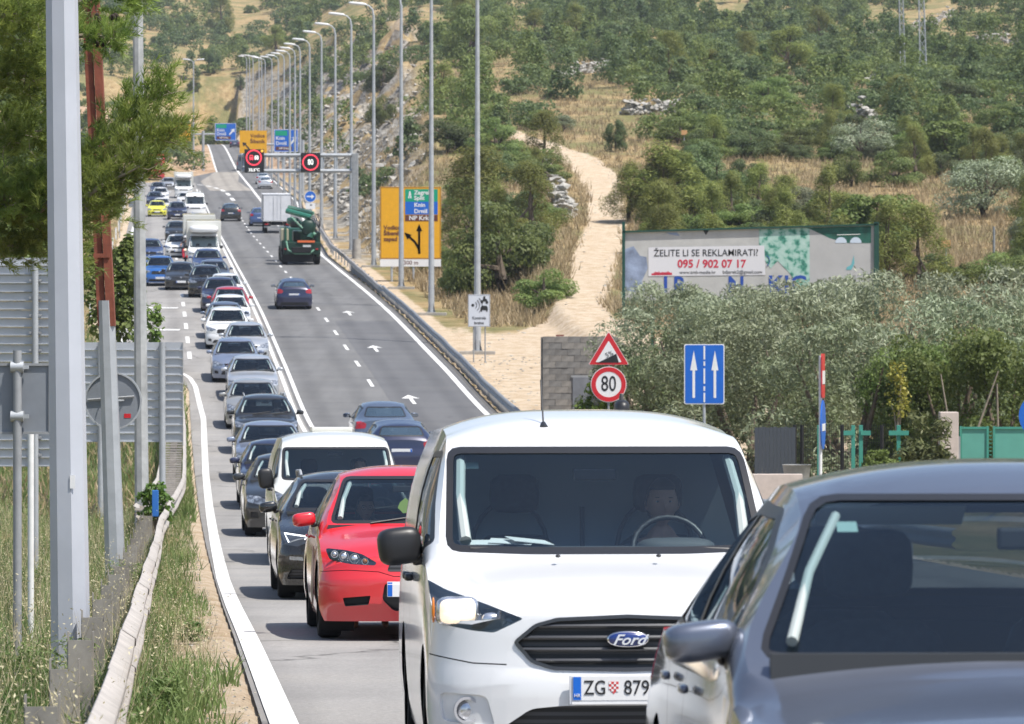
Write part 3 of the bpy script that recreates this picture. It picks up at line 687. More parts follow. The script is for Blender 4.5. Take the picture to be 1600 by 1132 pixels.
        for k in range(n):
            for j in range(6): bm.faces.new((rings[k][j], rings[(k+1) % n][j], rings[(k+1) % n][(j+1) % 6], rings[k][(j+1) % 6]))
        for a in (0, 180, 270):
            add_box(bm, rm @ Vector((.1*math.cos(R(a)), .0, .1*math.sin(R(a)))), (.14, .02, .035), (0, -R(a), 0))
        add_sel(bm, rm @ Vector((0, -.01, 0)), (.07, .03, .06)); bmesh.ops.recalc_face_normals(bm, faces=bm.faces[:]); bm_obj('steering_wheel', bm, M['plastic'], s.root, True)
        box('inside_mirror', (0, dash_y + .46, s.P['H'] - (.34 if s.P['H'] > 1.7 else .22)), (.22, .03, .06), M['plastic'], s.root, bevel=.01)
    def pillar_trim(s, base, top, k=1.0):
        for sg in (1, -1): tube('pillar_trim', [(sg*base[0], base[1], base[2]), (sg*(base[0]*.5+top[0]*.5+.015), (base[1]+top[1])/2, (base[2]+top[2])/2+.01), (sg*top[0], top[1], top[2])], [.030*k, .026*k, .026*k], TRIMP, s.root, 8)
    def groove(s, pts, w_=.007, ax='s'):
        poly = []
        P_ = [Vector(p) for p in pts]
        for side_ in (1, -1):
            seq = P_ if side_ == 1 else P_[::-1]
            for i, p in enumerate(seq):
                a = seq[max(0, i-1)]; b = seq[min(len(seq)-1, i+1)]; d = (b-a).normalized(); poly.append(tuple(p + Vector((-d.y, d.x))*w_/2))
        for t in ((s.sideR, s.sideL) if ax == 's' else (s.front,)):
            nb = cutout(s.bm, poly, ax if ax == 's' else 'f', t)
            if nb.faces: inset(nb, .006); bm_obj('panel_gap', nb, M['dark'], s.root)
            else: nb.free()
    def finish(s, pm, lining=True, liner_mat=None, sharp=28):
        if lining:
            lb = s.bm.copy(); W = s.P['W']/2
            de = [f for f in lb.faces if f.calc_center_median().y < s.P.get('cowl', 1.0) - .1]
            bmesh.ops.delete(lb, geom=de, context='FACES')
            lb.normal_update(); nm = [(v, v.normal.copy()) for v in lb.verts]
            for v, n_ in nm: v.co -= n_*.035
            bmesh.ops.reverse_faces(lb, faces=lb.faces[:])
            lo = bm_obj('cabin_lining', lb, liner_mat or INT, s.root, True, 40)
            box('firewall', (0, s.P.get('cowl', 1.0) + .02, .62), (s.P['W']*.86, .03, .75), INT, s.root)
        b = bm_obj('body', s.bm, pm, s.root, True, sharp); s.body = b
        return b
# ------------------------------------------------------------------ shapes of the vehicles
def sc_poly(p, sx=1, sz=1, dx=0, dz=0): return [(x*sx+dx, z*sz+dz) for x, z in p]
def inner(poly, d):
    """shrink a convex-ish outline"""
    cx = sum(p[0] for p in poly)/len(poly); cz = sum(p[1] for p in poly)/len(poly); n = len(poly); o = []
    A = sum(poly[i][0]*poly[(i+1)%n][1]-poly[(i+1)%n][0]*poly[i][1] for i in range(n)); sg = 1 if A > 0 else -1
    for i in range(n):
        p0, p1, p2 = Vector(poly[i-1]), Vector(poly[i]), Vector(poly[(i+1) % n])
        a = (p1-p0).normalized(); b = (p2-p1).normalized(); na = Vector((-a.y, a.x))*sg; nb = Vector((-b.y, b.x))*sg
        m = (na+nb); m = m/max(.35, m.length_squared)*2*.5*2 if m.length > 1e-4 else na
        m = (na+nb).normalized()/max(.5, (na+nb).normalized().dot(na)); o.append(tuple(p1 + m*d))
    return o
def rp(poly, r=.03, n=3):
    """round the corners of an outline"""
    o = []; m = len(poly)
    for i in range(m):
        p0, p1, p2 = Vector(poly[i-1]), Vector(poly[i]), Vector(poly[(i+1) % m])
        a = p0-p1; b = p2-p1; q = min(r, a.length*.45, b.length*.45); s_, e = p1 + a.normalized()*q, p1 + b.normalized()*q
        for k in range(n+1):
            t = k/n; o.append(tuple(s_*(1-t)**2 + p1*2*t*(1-t) + e*t*t))
    return o
def generic(name, kind, pm, face=None, mircol=None, mirs=(.105, .07, .062), wsb=.845, L=4.1, W=1.76, H=1.48, style=0, clear=False, rails=False, far=False):
    """a modern car of a kind: 'hatch', 'suv', 'sedan'; style picks face details"""
    s_ = H/1.48; k = L/4.1
    cowl = {'hatch': 1.02, 'suv': 1.12, 'sedan': 1.22}[kind]; wt = cowl + {'hatch': .78, 'suv': .72, 'sedan': .80}[kind]
    hoodz = {'hatch': .99, 'suv': 1.08, 'sedan': .96}[kind]; nose = {'hatch': .74, 'suv': .86, 'sedan': .72}[kind]
    zb = .20 if kind == 'suv' else .17
    if kind == 'sedan': tail = [(L-1.45, H-.03), (L-1.05, H-.14), (L-.62, 1.12), (L-.42, 1.06), (L, .99)]
    elif kind == 'suv': tail = [(L-1.2, H-.01), (L-.55, H-.09), (L-.36, H-.2), (L-.08, 1.12), (L, 1.02)]
    else: tail = [(L-1.1, H-.04), (L-.52, H-.13), (L-.38, H-.22), (L-.10, 1.08), (L, 1.0)]
    P = dict(name=name, L=L, W=W, H=H, zb=zb, cowl=cowl,
             top=[(0, nose), (.12, nose+.06), (.5, nose+.15), (cowl-.03, hoodz), (cowl+.05, hoodz+.05), (wt, H-.075), (wt+.22, H-.02), (wt+.7, H)] + tail,
             crown=[(0, .05), (.5, .06), (cowl, .05), (cowl+.1, .06), (wt, .075), (wt+.3, .075), (L-1.2, .075), (L-.4, .06), (L, .05)],
             we=[(0, .74), (.4, .80), (cowl-.05, .84), (cowl+.06, wsb+.025), (wt, .69), (wt+.4, .68), (L-1.2, .64), (L-.5, .63), (L, .74)],
             zs=[(0, nose-.12), (.4, nose+.02), (cowl, hoodz-.10), (wt, hoodz-.06), (L-1, hoodz-.02), (L-.2, hoodz-.02), (L, hoodz-.10)],
             ws=[(0, .95), (.5, .965), (cowl, .965), (L-1, .96), (L, .92)],
             knots=[cowl-.02, cowl+.04, wt, .03, .08, .15, .24, L-.03, L-.08, L-.16],
             ny=30 if far else 44, nt=14 if far else 20,
             front=dict(R=.36, n=2.5, D=1.0, D2=.55, prof=[(0, .09), (.22, .05), (.34, 0), (.52, .0), (.60, .03), (nose-.04, .06), (nose+.06, .16), (nose+.2, .2), (2.2, .2)]),
             rear=dict(R=.22, n=3, D=.7, D2=.45, prof=[(0, .08), (.3, 0), (.62, 0), (.75, .05), (1.05, .09), (2.2, .12)]))
    b = Body(P)
    hz_ = hoodz + .045
    wsx = W/2*wsb; rfx = W/2*.65; ztop = H - .10
    ws_out = rp([(-wsx, hz_-.03), (wsx, hz_-.03), (rfx, ztop), (-rfx, ztop)], .07)
    b.window('windscreen', ws_out, inner(ws_out, .018 if name == 'near' else .03), 'f', 'front', GW if not far else GR)
    rz0 = hoodz + .09; rz1 = H - (.14 if kind != 'sedan' else .13)
    rw = rp([(-W/2*.68, rz0), (W/2*.68, rz0), (W/2*.56, rz1), (-W/2*.56, rz1)], .07)
    b.window('rear_window', rw, inner(rw, .03), 'f', 'rear', GW if clear else GR)
    # side glass with a pillar between the doors
    by = wt + .78; ye = L - {'hatch': .62, 'suv': .6, 'sedan': .98}[kind]
    zl = hoodz - .02; zt = H - .13
    outer = rp([(cowl+.22, zl), (ye, zl+.05), (ye-.22, zt-.04), (wt+.9, zt+.012), (wt+.18, zt-.01)], .04)
    fl = rp([(cowl+.34, zl+.03), (by-.04, zl+.035), (by-.04, zt-.03), (wt+.2, zt-.04)], .03); rl_ = rp([(by+.04, zl+.035), (ye-.1, zl+.07), (ye-.26, zt-.07), (by+.04, zt-.03)], .03)
    b.window('side_window', outer, [fl, rl_], 's', 'side', GS)
    wr = .32 if kind != 'suv' else .345; fy = .80*k + .02; ry = L - .74*k
    b.arches((fy, ry), wr+.055, wr); b.wheels((fy, ry), wr, .20, spokes=5 + style % 3)
    z = nose; X = W/2; b.nose = nose; b.cowl = cowl; b.hoodz = hoodz; b.wt = wt; b.wsx = wsx; b.rfx = rfx
    if style == 0:
        hl = rp([(X*.98, z+.02), (X*.93, z-.14), (X*.62, z-.13), (X*.52, z-.07), (X*.60, z-.02), (X*.86, z+.05)], .02)
        gr = rp([(-X*.5, z-.03), (-X*.42, z-.15), (X*.42, z-.15), (X*.5, z-.03)], .03); low = rp([(-X*.62, .30), (X*.62, .30), (X*.54, .46), (-X*.54, .46)], .04)
    elif style == 1:
        hl = rp([(X*.99, z+.07), (X*.93, z-.09), (X*.72, z-.12), (X*.50, z-.05), (X*.62, z+.01)], .02)
        gr = rp([(-X*.46, z-.02), (-X*.50, z-.20), (X*.50, z-.20), (X*.46, z-.02)], .05); low = rp([(-X*.7, .27), (X*.7, .27), (X*.6, .40), (-X*.6, .40)], .04)
    elif style == 2:
        hl = rp([(X*.97, z+.0), (X*.95, z-.12), (X*.66, z-.17), (X*.56, z-.08), (X*.72, z-.01)], .04)
        gr = rp([(-X*.4, z-.06), (-X*.4, z-.11), (X*.4, z-.11), (X*.4, z-.06)], .02); low = rp([(-X*.5, .26), (X*.5, .26), (X*.5, .50), (-X*.5, .50)], .06)
    else:
        hl = rp([(X*.98, z-.0), (X*.90, z-.13), (X*.60, z-.11), (X*.54, z-.03), (X*.7, z+.01)], .02)
        gr = rp([(-X*.52, z-.0), (-X*.38, z-.24), (X*.38, z-.24), (X*.52, z-.0)], .04); low = rp([(-X*.66, .25), (X*.66, .25), (X*.6, .36), (-X*.6, .36)], .04)
    if face: face(b)
    else:
        b.take('headlight', hl, d=.004, m=LAMPC)
        b.take('grille', gr, d=.03, m=GRM, both=False); b.take('lower_grille', low, d=.03, m=GRM, both=False)
        fg = rp([(X*.72, .33), (X*.88, .35), (X*.88, .45), (X*.74, .44)], .02); b.take('fog_lamp', fg, d=.015, m=M['plastic'])
    tl = rp([(X*.99, hoodz-.02), (X*.97, hoodz-.22), (X*.66, hoodz-.20), (X*.62, hoodz-.07), (X*.80, hoodz-.0)], .03)
    b.take('tail_light', tl, where='rear', d=-.004, m=REDL)
    rb = rp([(-X*.8, .22), (X*.8, .22), (X*.74, .36), (-X*.74, .36)], .03); b.take('rear_diffuser', rb, where='rear', d=.01, m=M['plastic'], both=False)
    b.plate_at(.46, -.012 if style != 2 else -.0); b.plate_at(.72, L - .035, True)
    badge = sel('badge', (0, .035, z-.05), (.055, .015, .04), CH, b.root, 1, 1)
    if clear: b.seats(wt+.42, .34*s_, True, True, cowl+.22, hoodz+.0, head=H-.30, rear_y=wt+1.3)
    else: b.seats(wt+.42, .34*s_, True, True, cowl+.22, hoodz+.0, head=H-.30, rear_y=wt+1.3)
    b.pillar_trim((wsx-.10, cowl+.12, hoodz+.06), (rfx-.06, wt+.02, H-.16), .5 if name == 'near' else .85)
    if not far:
        b.groove([(cowl+.16, hoodz-.08), (cowl+.12, .62), (cowl+.18, .30)]); b.groove([(by, hoodz-.03), (by, .5), (by-.03, .28)]); b.groove([(ye-.18, hoodz), (ye-.30, .8), (ye-.45, .62)])
        hw = W/2*.97; b.groove([(-hw, nose-.16), (-W/2*.6, nose-.20), (-W/2*.5, nose-.24), (W/2*.5, nose-.24), (W/2*.6, nose-.20), (hw, nose-.16)], .005, 'f') if not face else None
        for yy in (by-.22, ye-.42):
            for sg in (1, -1): sel('door_handle', (sg*(W/2+.002), yy, hoodz-.12), (.014, .08, .013), pm, b.root, .5, .5, 10, 6)
    body = b.finish(pm)
    b.mirrors(cowl+.42, hoodz+.05, mircol or pm, mirs, .045 if name != 'near' else -.015); b.root['_len'] = L
    if rails:
        for sg in (1, -1): tube('roof_rail', [(sg*W/2*.63, wt+.25, H-.06), (sg*W/2*.64, wt+.4, H-.0), (sg*W/2*.64, L-1.0, H-.01), (sg*W/2*.62, L-.8, H-.07)], .018, M['galv'], b.root)
    if not far and name != 'near':
        for sg in (-.35, .25): tube('wiper', [(sg*W/2-.05, cowl+.0, hoodz+.02), (sg*W/2+.5*W/2, cowl+.06, hoodz+.085)], .009, M['plastic'], b.root, 5)
    return b
def lampc():
    m = bpy.data.materials.new('headlight_unit'); m.use_nodes = True; nt = m.node_tree; P = nt.nodes['Principled BSDF']
    tc = nt.nodes.new('ShaderNodeTexCoord'); v = N(nt, 'ShaderNodeTexVoronoi'); v.inputs['Scale'].default_value = 7.5; nt.links.new(tc.outputs['Object'], v.inputs['Vector'])
    c = ramp(nt, v.outputs['Distance'], [(.12, (.75, .78, .82)), (.22, (.25, .27, .3)), (.3, (.6, .62, .66)), (.5, (.12, .13, .15)), (.8, (.4, .42, .46))])
    nt.links.new(c, P.inputs['Base Color']); P.inputs['Metallic'].default_value = .6; P.inputs['Roughness'].default_value = .28; P.inputs['Coat Weight'].default_value = 1; P.inputs['Coat Roughness'].default_value = .02
    return m
LAMPC = lampc()
def grm():
    m = bpy.data.materials.new('grille_mesh'); m.use_nodes = True; nt = m.node_tree; P = nt.nodes['Principled BSDF']
    tc = nt.nodes.new('ShaderNodeTexCoord'); wv = N(nt, 'ShaderNodeTexWave', bands_direction='Z'); wv.inputs['Scale'].default_value = 9; nt.links.new(tc.outputs['Object'], wv.inputs['Vector'])
    nt.links.new(ramp(nt, wv.outputs['Fac'], [(.4, (.006, .006, .007)), (.7, (.05, .05, .055))]), P.inputs['Base Color']); P.inputs['Roughness'].default_value = .45
    return m
GRM = grm()
def put(o, x, Y, away=False, rz=None, label=None, cat='car', group=None, dz=0.0, u=None):
    """stand a vehicle on the road with its nose (or tail) nearest the camera at distance Y"""
    if u is not None: x = u - SL*Y
    sl = float((zr(Y+3) - zr(Y))/3)
    h = math.atan(SL) if rz is None else rz
    L = o.get('_len', 4.2)
    Y0 = Y + (L*math.cos(h) if away else 0); x0 = x - (L*math.sin(h) if away else 0)
    o.rotation_mode = 'XYZ'
    mt = Matrix.Rotation(h, 4, 'Z') @ Matrix.Rotation(math.atan(sl), 4, 'X')
    if away: mt = mt @ Matrix.Rotation(math.pi, 4, 'Z')
    o.rotation_euler = mt.to_euler('XYZ')
    o.location = (x0, Y0, float(zr(Y)) + (Y0-Y)*sl + dz + .004)
    tag(o, label, cat, group)
    return o
def recolour(root, old, new):
    def walk(o):
        if o.type == 'MESH':
            for sl_ in o.material_slots:
                if sl_.material == old: sl_.link = 'OBJECT'; sl_.material = new
        for c in o.children: walk(c)
    walk(root)
# ------------------------------------------------------------------ people
SKIN = mat('skin', (.42, .23, .16), .55); HAIR = mat('hair_dark', (.02, .015, .012), .7); EYEW = mat('eye_white', (.30, .27, .25), .4)
def realise(o, mods=True):
    dg = bpy.context.evaluated_depsgraph_get(); me = bpy.data.meshes.new_from_object(o.evaluated_get(dg)); return me
def skin_mesh(chains, sub=1):
    """chains: lists of (x,y,z,r); a chain may start on a point already given"""
    V = []; E = []; Rr = []; key = {}
    for ch in chains:
        prev = None
        for x, y, z, r in ch:
            k = (round(x, 4), round(y, 4), round(z, 4))
            if k not in key: key[k] = len(V); V.append((x, y, z)); Rr.append(r)
            i = key[k]
            if prev is not None: E.append((prev, i))
            prev = i
    me = bpy.data.meshes.new('skel'); me.from_pydata(V, E, []); o = bpy.data.objects.new('skel', me); COL.objects.link(o)
    m = o.modifiers.new('s', 'SKIN')
    for i, sv in enumerate(me.skin_vertices[0].data): sv.radius = (Rr[i], Rr[i]); sv.use_root = (i == 0)
    m.use_smooth_shade = True
    if sub: o.modifiers.new('u', 'SUBSURF').levels = sub
    bpy.context.view_layer.update(); r = realise(o); bpy.data.objects.remove(o); return r
def head_mesh(c, s=1.0, yaw=0.0):
    bm = bmesh.new(); bmesh.ops.create_uvsphere(bm, u_segments=36, v_segments=28, radius=1.0)
    for v in bm.verts:
        x, y, z = v.co
        jaw = max(0, -z); X = x*(.078 - .022*jaw**1.5); Y = y*.098; Z = z*.118
        if y < 0: Y *= (1 - .10*jaw)
        f = max(0, -y)
        g = lambda cx, cz, w_, h_: math.exp(-(((X-cx)/w_)**2 + ((Z-cz)/h_)**2))
        Y -= f*(.024*g(0, -.022, .011, .022) + .012*g(0, .0, .008, .03) + .006*g(0, .028, .05, .01) - .011*(g(.031, .006, .016, .012) + g(-.031, .006, .016, .012)) + .008*g(0, -.062, .022, .010) - .004*g(0, -.070, .02, .004) + .010*g(0, -.10, .022, .014))
        v.co = (X*s, Y*s, Z*s)
    for sg in (1, -1): add_sel(bm, (sg*.079*s, .012*s, -.01*s), (.010*s, .020*s, .032*s), 1, 1, 10, 8, (0, 0, sg*.3))
    bmesh.ops.transform(bm, matrix=Matrix.Translation(c) @ Matrix.Rotation(yaw, 4, 'Z'), verts=bm.verts)
    me = bpy.data.meshes.new('h'); bm.to_mesh(me); bm.free(); return me
def hand_chains(wr, fwd, palmn, side, curl=1.1, s=1.0):
    """wr wrist point, fwd along the hand, palmn out of the palm, side: +1 thumb on fwd x palmn side"""
    f = Vector(fwd).normalized(); n = Vector(palmn).normalized(); t = f.cross(n)*side; w = Vector(wr)
    ch = []; p = lambda v, r: (v.x, v.y, v.z, r)
    palm = w + f*.05*s
    out = [[p(w, .021*s), p(palm, .026*s)]]
    for k, (off, ln) in enumerate(((.026, .072), (.009, .080), (-.009, .075), (-.026, .058))):
        base = w + f*.082*s + t*off*s; a = 0; pts = [p(palm + t*off*.5*s, .013*s), p(base, .0095*s)]; q = base
        for seg, rr in ((.45, .009), (.32, .0085), (.25, .0075)):
            a += curl*.62; d = (f*math.cos(a) + n*math.sin(a)); q = q + d*ln*seg*s; pts.append(p(q, rr*s))
        out.append(pts)
    q = w + f*.03*s + t*.026*s; pts = [p(w + f*.018*s + t*.01*s, .014*s), p(q, .0115*s)]
    for d_, l in (((f*.6 + t*.7 + n*.4), .034), ((f*.8 + t*.15 + n*.7), .028)):
        q = q + d_.normalized()*l*s; pts.append(p(q, .0095*s))
    out.append(pts); return out
def person(label, shirt, group=None, hair=HAIR, trousers=None, hands=((.17, -.42, .30), (-.17, -.42, .30)), elbows=((.30, -.16, .18), (-.30, -.16, .18)), legs='car', helmet=None, glasses=False, longhair=False, yaw=0.0, detail=True):
    root = empty('person', (0, 0, 0)); tag(root, label, 'person', group)
    tr = trousers or mat('dark_trousers', (.02, .025, .04), .9)
    spine = [(0, 0, 0, .135), (0, .0, .16, .120), (0, .02, .34, .140), (0, .03, .46, .125), (0, .02, .545, .060), (0, .0, .61, .055)]
    chains = [spine]; cloth = [[(0, 0, -.02, .148), (0, .0, .16, .135), (0, .02, .34, .155), (0, .03, .47, .135), (0, .025, .51, .085)]]
    tl = []
    for i, sg in enumerate((1, -1)):
        hnd = Vector(hands[i]); el = Vector(elbows[i]); sh = Vector((sg*.185, .03, .47))
        chains.append([(0, .03, .46, .125), (sh.x*.6, sh.y, sh.z+.0, .075), (*sh, .062), (*(sh*.5+el*.5), .049), (*el, .040), (*(el*.55+hnd*.45), .038), (*hnd, .024)])
        cloth.append([(0, .03, .47, .135), (sh.x*.6, sh.y, sh.z+.005, .088), (*sh, .076), (*(sh*.45+el*.55), .066)])
        fw = (hnd-el).normalized(); chains += hand_chains(hnd, fw, (-sg*.3, 0.15, -1), sg, 1.1)
        kx = sg*.14
        if legs == 'car': L_ = [(kx, -.42, .12, .078), (kx, -.70, -.26, .052), (kx, -.74, -.34, .04), (kx, -.88, -.37, .032)]
        else: L_ = [(sg*.20, -.34, .02, .078), (sg*.17, -.26, -.38, .05), (sg*.17, -.27, -.44, .04), (sg*.17, -.40, -.46, .034)]
        chains.append([(0, 0, 0, .135), (sg*.095, -.03, .0, .095)] + L_)
        tl.append([(0, 0, -.01, .142), (sg*.095, -.03, .0, .105), (L_[0][0], L_[0][1], L_[0][2], .088), (L_[1][0], L_[1][1], L_[1][2], .064)])
    a = skin_mesh(chains, 1); bm = bmesh.new(); bm.from_mesh(a); hc = (0, -.015, .715); h = head_mesh(hc, 1.0, yaw); bm.from_mesh(h)
    o = bm_obj('tmp', bm, SKIN); 
    m = o.modifiers.new('r', 'REMESH'); m.mode = 'VOXEL'; m.voxel_size = .0085 if detail else .014; m.use_smooth_shade = True
    bpy.context.view_layer.update(); me = realise(o); bpy.data.objects.remove(o); me.name = 'body'; me.materials.clear(); me.materials.append(SKIN); me.shade_smooth()
    link(bpy.data.objects.new('body', me), root)
    for nm, cc, mm in (('shirt', cloth, shirt), ('trousers', tl, tr)):
        me = skin_mesh(cc, 1); me.materials.clear(); me.materials.append(mm); me.shade_smooth(); link(bpy.data.objects.new(nm, me), root)
    rot = Matrix.Translation(hc) @ Matrix.Rotation(yaw, 4, 'Z')
    if helmet:
        bm = bmesh.new(); add_sel(bm, (0, .01, .02), (.125, .15, .145), .9, .9, 20, 14); bmesh.ops.transform(bm, matrix=rot, verts=bm.verts); bm_obj('helmet', bm, helmet, root, True)
        bm = bmesh.new(); add_sel(bm, (0, -.07, .0), (.105, .085, .05), .7, .8, 16, 8); bmesh.ops.transform(bm, matrix=rot, verts=bm.verts); bm_obj('visor', bm, M['black'], root, True)
    else:
        bm = bmesh.new(); bmesh.ops.create_uvsphere(bm, u_segments=30, v_segments=22, radius=1.0)
        dl = []
        for v in bm.verts:
            x, y, z = v.co
            lim = .42 if y < -.3 else (-.25 if y < .25 else (-.75 if not longhair else -1.2))
            if z < lim: dl.append(v)
            k = 1.07 + .03*vnoise(np.array([x*9]), np.array([z*9+y*5]))[0]; v.co = (x*.081*k, y*.101*k, z*.121*k)
        bmesh.ops.delete(bm, geom=dl, context='VERTS')
        bmesh.ops.solidify(bm, geom=bm.faces[:], thickness=.012); bmesh.ops.transform(bm, matrix=rot, verts=bm.verts); bm_obj('hair', bm, hair, root, True)
        if longhair: bm = bmesh.new(); add_sel(bm, (0, .05, -.08), (.095, .06, .16), .8, .8, 16, 12); bmesh.ops.transform(bm, matrix=rot, verts=bm.verts); bm_obj('long_hair', bm, hair, root, True)
        for sg in (1, -1):
            e = sel('eye', rot @ Vector((sg*.031, -.081, .006)), (.010, .006, .0045), EYEW, root, 1, 1, 10, 8); sel('pupil', rot @ Vector((sg*.031, -.0872, .006)), (.0052, .003, .0055), M['black'], e, 1, 1, 8, 6)
            sel('eyebrow', rot @ Vector((sg*.031, -.090, .026)), (.017, .004, .0022), hair, root, 1, 1, 8, 6)
            if glasses: ring('spectacles', 0, 0, .02, .024, 0, .003, M['black'], root, 16).location = rot @ Vector((sg*.031, -.1, .004))
        sel('mouth', rot @ Vector((0, -.0935, -.062)), (.020, .005, .0045), mat('lips', (.30, .10, .08), .5), root, 1, 1, 10, 6)
    return root
def ride(p, car, x, y, z, s=1.0):
    """seat a person where the vehicle's own frame says"""
    bpy.context.view_layer.update()
    mw = car.matrix_world @ Matrix.Translation((x, y, z)); p.matrix_world = mw; p.scale = (s, s, s)
# ------------------------------------------------------------------ vans and special faces
def van(name, pm, L=4.42, W=1.80, H=1.86, face=None, hoodz=1.15, nose=.90, cowl=1.05, wt=1.82, ztop=1.66, wb=.865, wtw=.825, roofw=.775, bulk=True, mir=None, mirsz=(.108, .08, .092), far=False, pane2=False, zb=.22):
    P = dict(name=name, L=L, W=W, H=H, zb=zb, cowl=cowl, cexp=3.2,
             top=[(0, nose), (.10, nose+.045), (.45, nose+.13), (cowl-.05, hoodz-.01), (cowl+.05, hoodz+.03), (wt, ztop+.02), (wt+.35, H-.055), (wt+1.0, H), (L-.25, H-.005), (L, H-.06)],
             crown=[(0, .06), (.5, .07), (cowl, .055), (cowl+.1, .055), (wt, .05), (wt+.5, .10), (L-.3, .10), (L, .09)],
             we=[(0, .78), (.4, .82), (cowl-.05, .86), (cowl+.06, .90), (wt, .83), (wt+.5, roofw+.03), (L-.3, roofw+.03), (L, roofw+.01)],
             zs=[(0, nose-.05), (.4, nose+.03), (cowl, hoodz-.07), (wt, hoodz-.02), (L-.2, hoodz), (L, hoodz)],
             ws=[(0, .96), (.5, .975), (cowl, .975), (L-.5, .975), (L, .97)],
             knots=[cowl-.03, cowl+.04, wt, .03, .07, .13, .22, .32, L-.03, L-.08], ny=34 if far else 56, nt=14 if far else 28, tuck=.03,
             front=dict(R=.40, n=2.5, D=1.05, D2=.5, prof=[(0, .06), (.25, .03), (.36, 0), (.56, .0), (.66, .025), (nose-.02, .045), (nose+.08, .12), (nose+.2, .16), (2.9, .16)]),
             rear=dict(R=.10, n=4, D=.4, D2=.3, prof=[(0, .04), (.3, 0), (.7, 0), (1.2, .03), (2.9, .05)]))
    b = Body(P); b.nose = nose; b.cowl = cowl; b.hoodz = hoodz; b.wt = wt
    wsx = W/2*wb; rfx = W/2*wtw
    o = rp([(-wsx, hoodz+.0), (-wsx*.5, hoodz-.012), (wsx*.5, hoodz-.012), (wsx, hoodz+.0), (rfx, ztop-.0), (-rfx, ztop-.0)], .07)
    b.window('windscreen', o, inner(o, .034), 'f', 'front', GW)
    zl = hoodz + .01; zt = ztop - .02; by = wt + .78
    o = rp([(cowl+.20, zl+.03), (cowl+.42, zl-.03), (by, zl+.02), (by-.02, zt), (wt+.08, zt)], .04)
    b.window('door_window', o, inner(o, .03), 's', 'side', GS)
    if pane2:
        o = rp([(by+.12, zl+.03), (by+1.0, zl+.05), (by+1.0, zt-.01), (by+.12, zt)], .05); b.window('side_window', o, inner(o, .03), 's', 'side', GR)
    wr = .33; fy = .86; ry = L - .85
    b.arches((fy, ry), wr+.06, wr); b.wheels((fy, ry), wr, .205, spokes=6)
    if face: face(b)
    else:
        X = W/2; z = nose
        hl = rp([(X*.98, z+.10), (X*.93, z-.12), (X*.66, z-.14), (X*.58, z-.05), (X*.78, z+.0)], .03); b.take('headlight', hl, d=.006, m=LAMPC)
        b.take('grille', rp([(-X*.5, z-.03), (-X*.46, z-.16), (X*.46, z-.16), (X*.5, z-.03)], .04), d=.03, m=GRM, both=False)
        b.take('lower_grille', rp([(-X*.7, .30), (X*.7, .30), (X*.6, .48), (-X*.6, .48)], .05), d=.03, m=GRM, both=False)
        b.plate_at(.54, -.012)
    b.take('tail_light', rp([(W/2*.98, .85), (W/2*.86, .85), (W/2*.86, 1.25), (W/2*.96, 1.25)], .02), where='rear', d=-.004, m=REDL)
    b.take('rear_window', rp([(.08, hoodz+.1), (W/2*.72, hoodz+.1), (W/2*.68, ztop), (.08, ztop)], .05), where='rear', d=.004, m=M['black'])
    b.plate_at(.62, L+.004, True)
    if not far:
        b.groove([(cowl+.10, hoodz-.04), (cowl+.06, .70), (cowl+.22, .34)]); b.groove([(by+.05, zt), (by+.05, .9), (by+.04, .30)]); b.groove([(by+1.0, zt), (by+1.0, .36)])
        for yy in (by-.12, by+.22):
            for sg in (1, -1): sel('door_handle', (sg*(W/2+.01), yy, hoodz-.16), (.022, .09, .02), M['plastic'], b.root, .5, .5, 10, 6)
    # cabin
    b.seats(wt+.32, .52, False, True, cowl+.30, hoodz+.01, head=1.42)
    b.pillar_trim((wsx-.10, cowl+.16, hoodz+.05), (rfx-.07, wt+.02, ztop-.06))
    if bulk:
        bk = plate('bulkhead', [(-W*.45, .35), (W*.45, .35), (W*.45, hoodz), (W*.36, H-.16), (-W*.36, H-.16), (-W*.45, hoodz)], wt+.78, .04, mat('bulkhead_grey', (.30, .34, .38), .6), b.root)
        for x in (-.38, .38):
            pts = [(x + .2*math.cos(a)*(1 if x < 0 else -1)*-1, wt+.77, 1.12 + .26*math.sin(a)) for a in np.linspace(.1, math.pi-.1, 10)]
            tube('bulkhead_rib', pts, .014, mat('bulkhead_grey2', (.09, .10, .12), .6), bk, 6)
        tube('bulkhead_rib', [(0, wt+.77, .95), (0, wt+.77, 1.35)], .014, MATS['bulkhead_grey2'], bk, 6)
    b.finish(pm, liner_mat=mat('van_lining', (.12, .13, .145), .8))
    b.mirrors(cowl+.48, hoodz+.02, mir or M['plastic'], mirsz, out=.05)
    b.root['_len'] = L
    return b
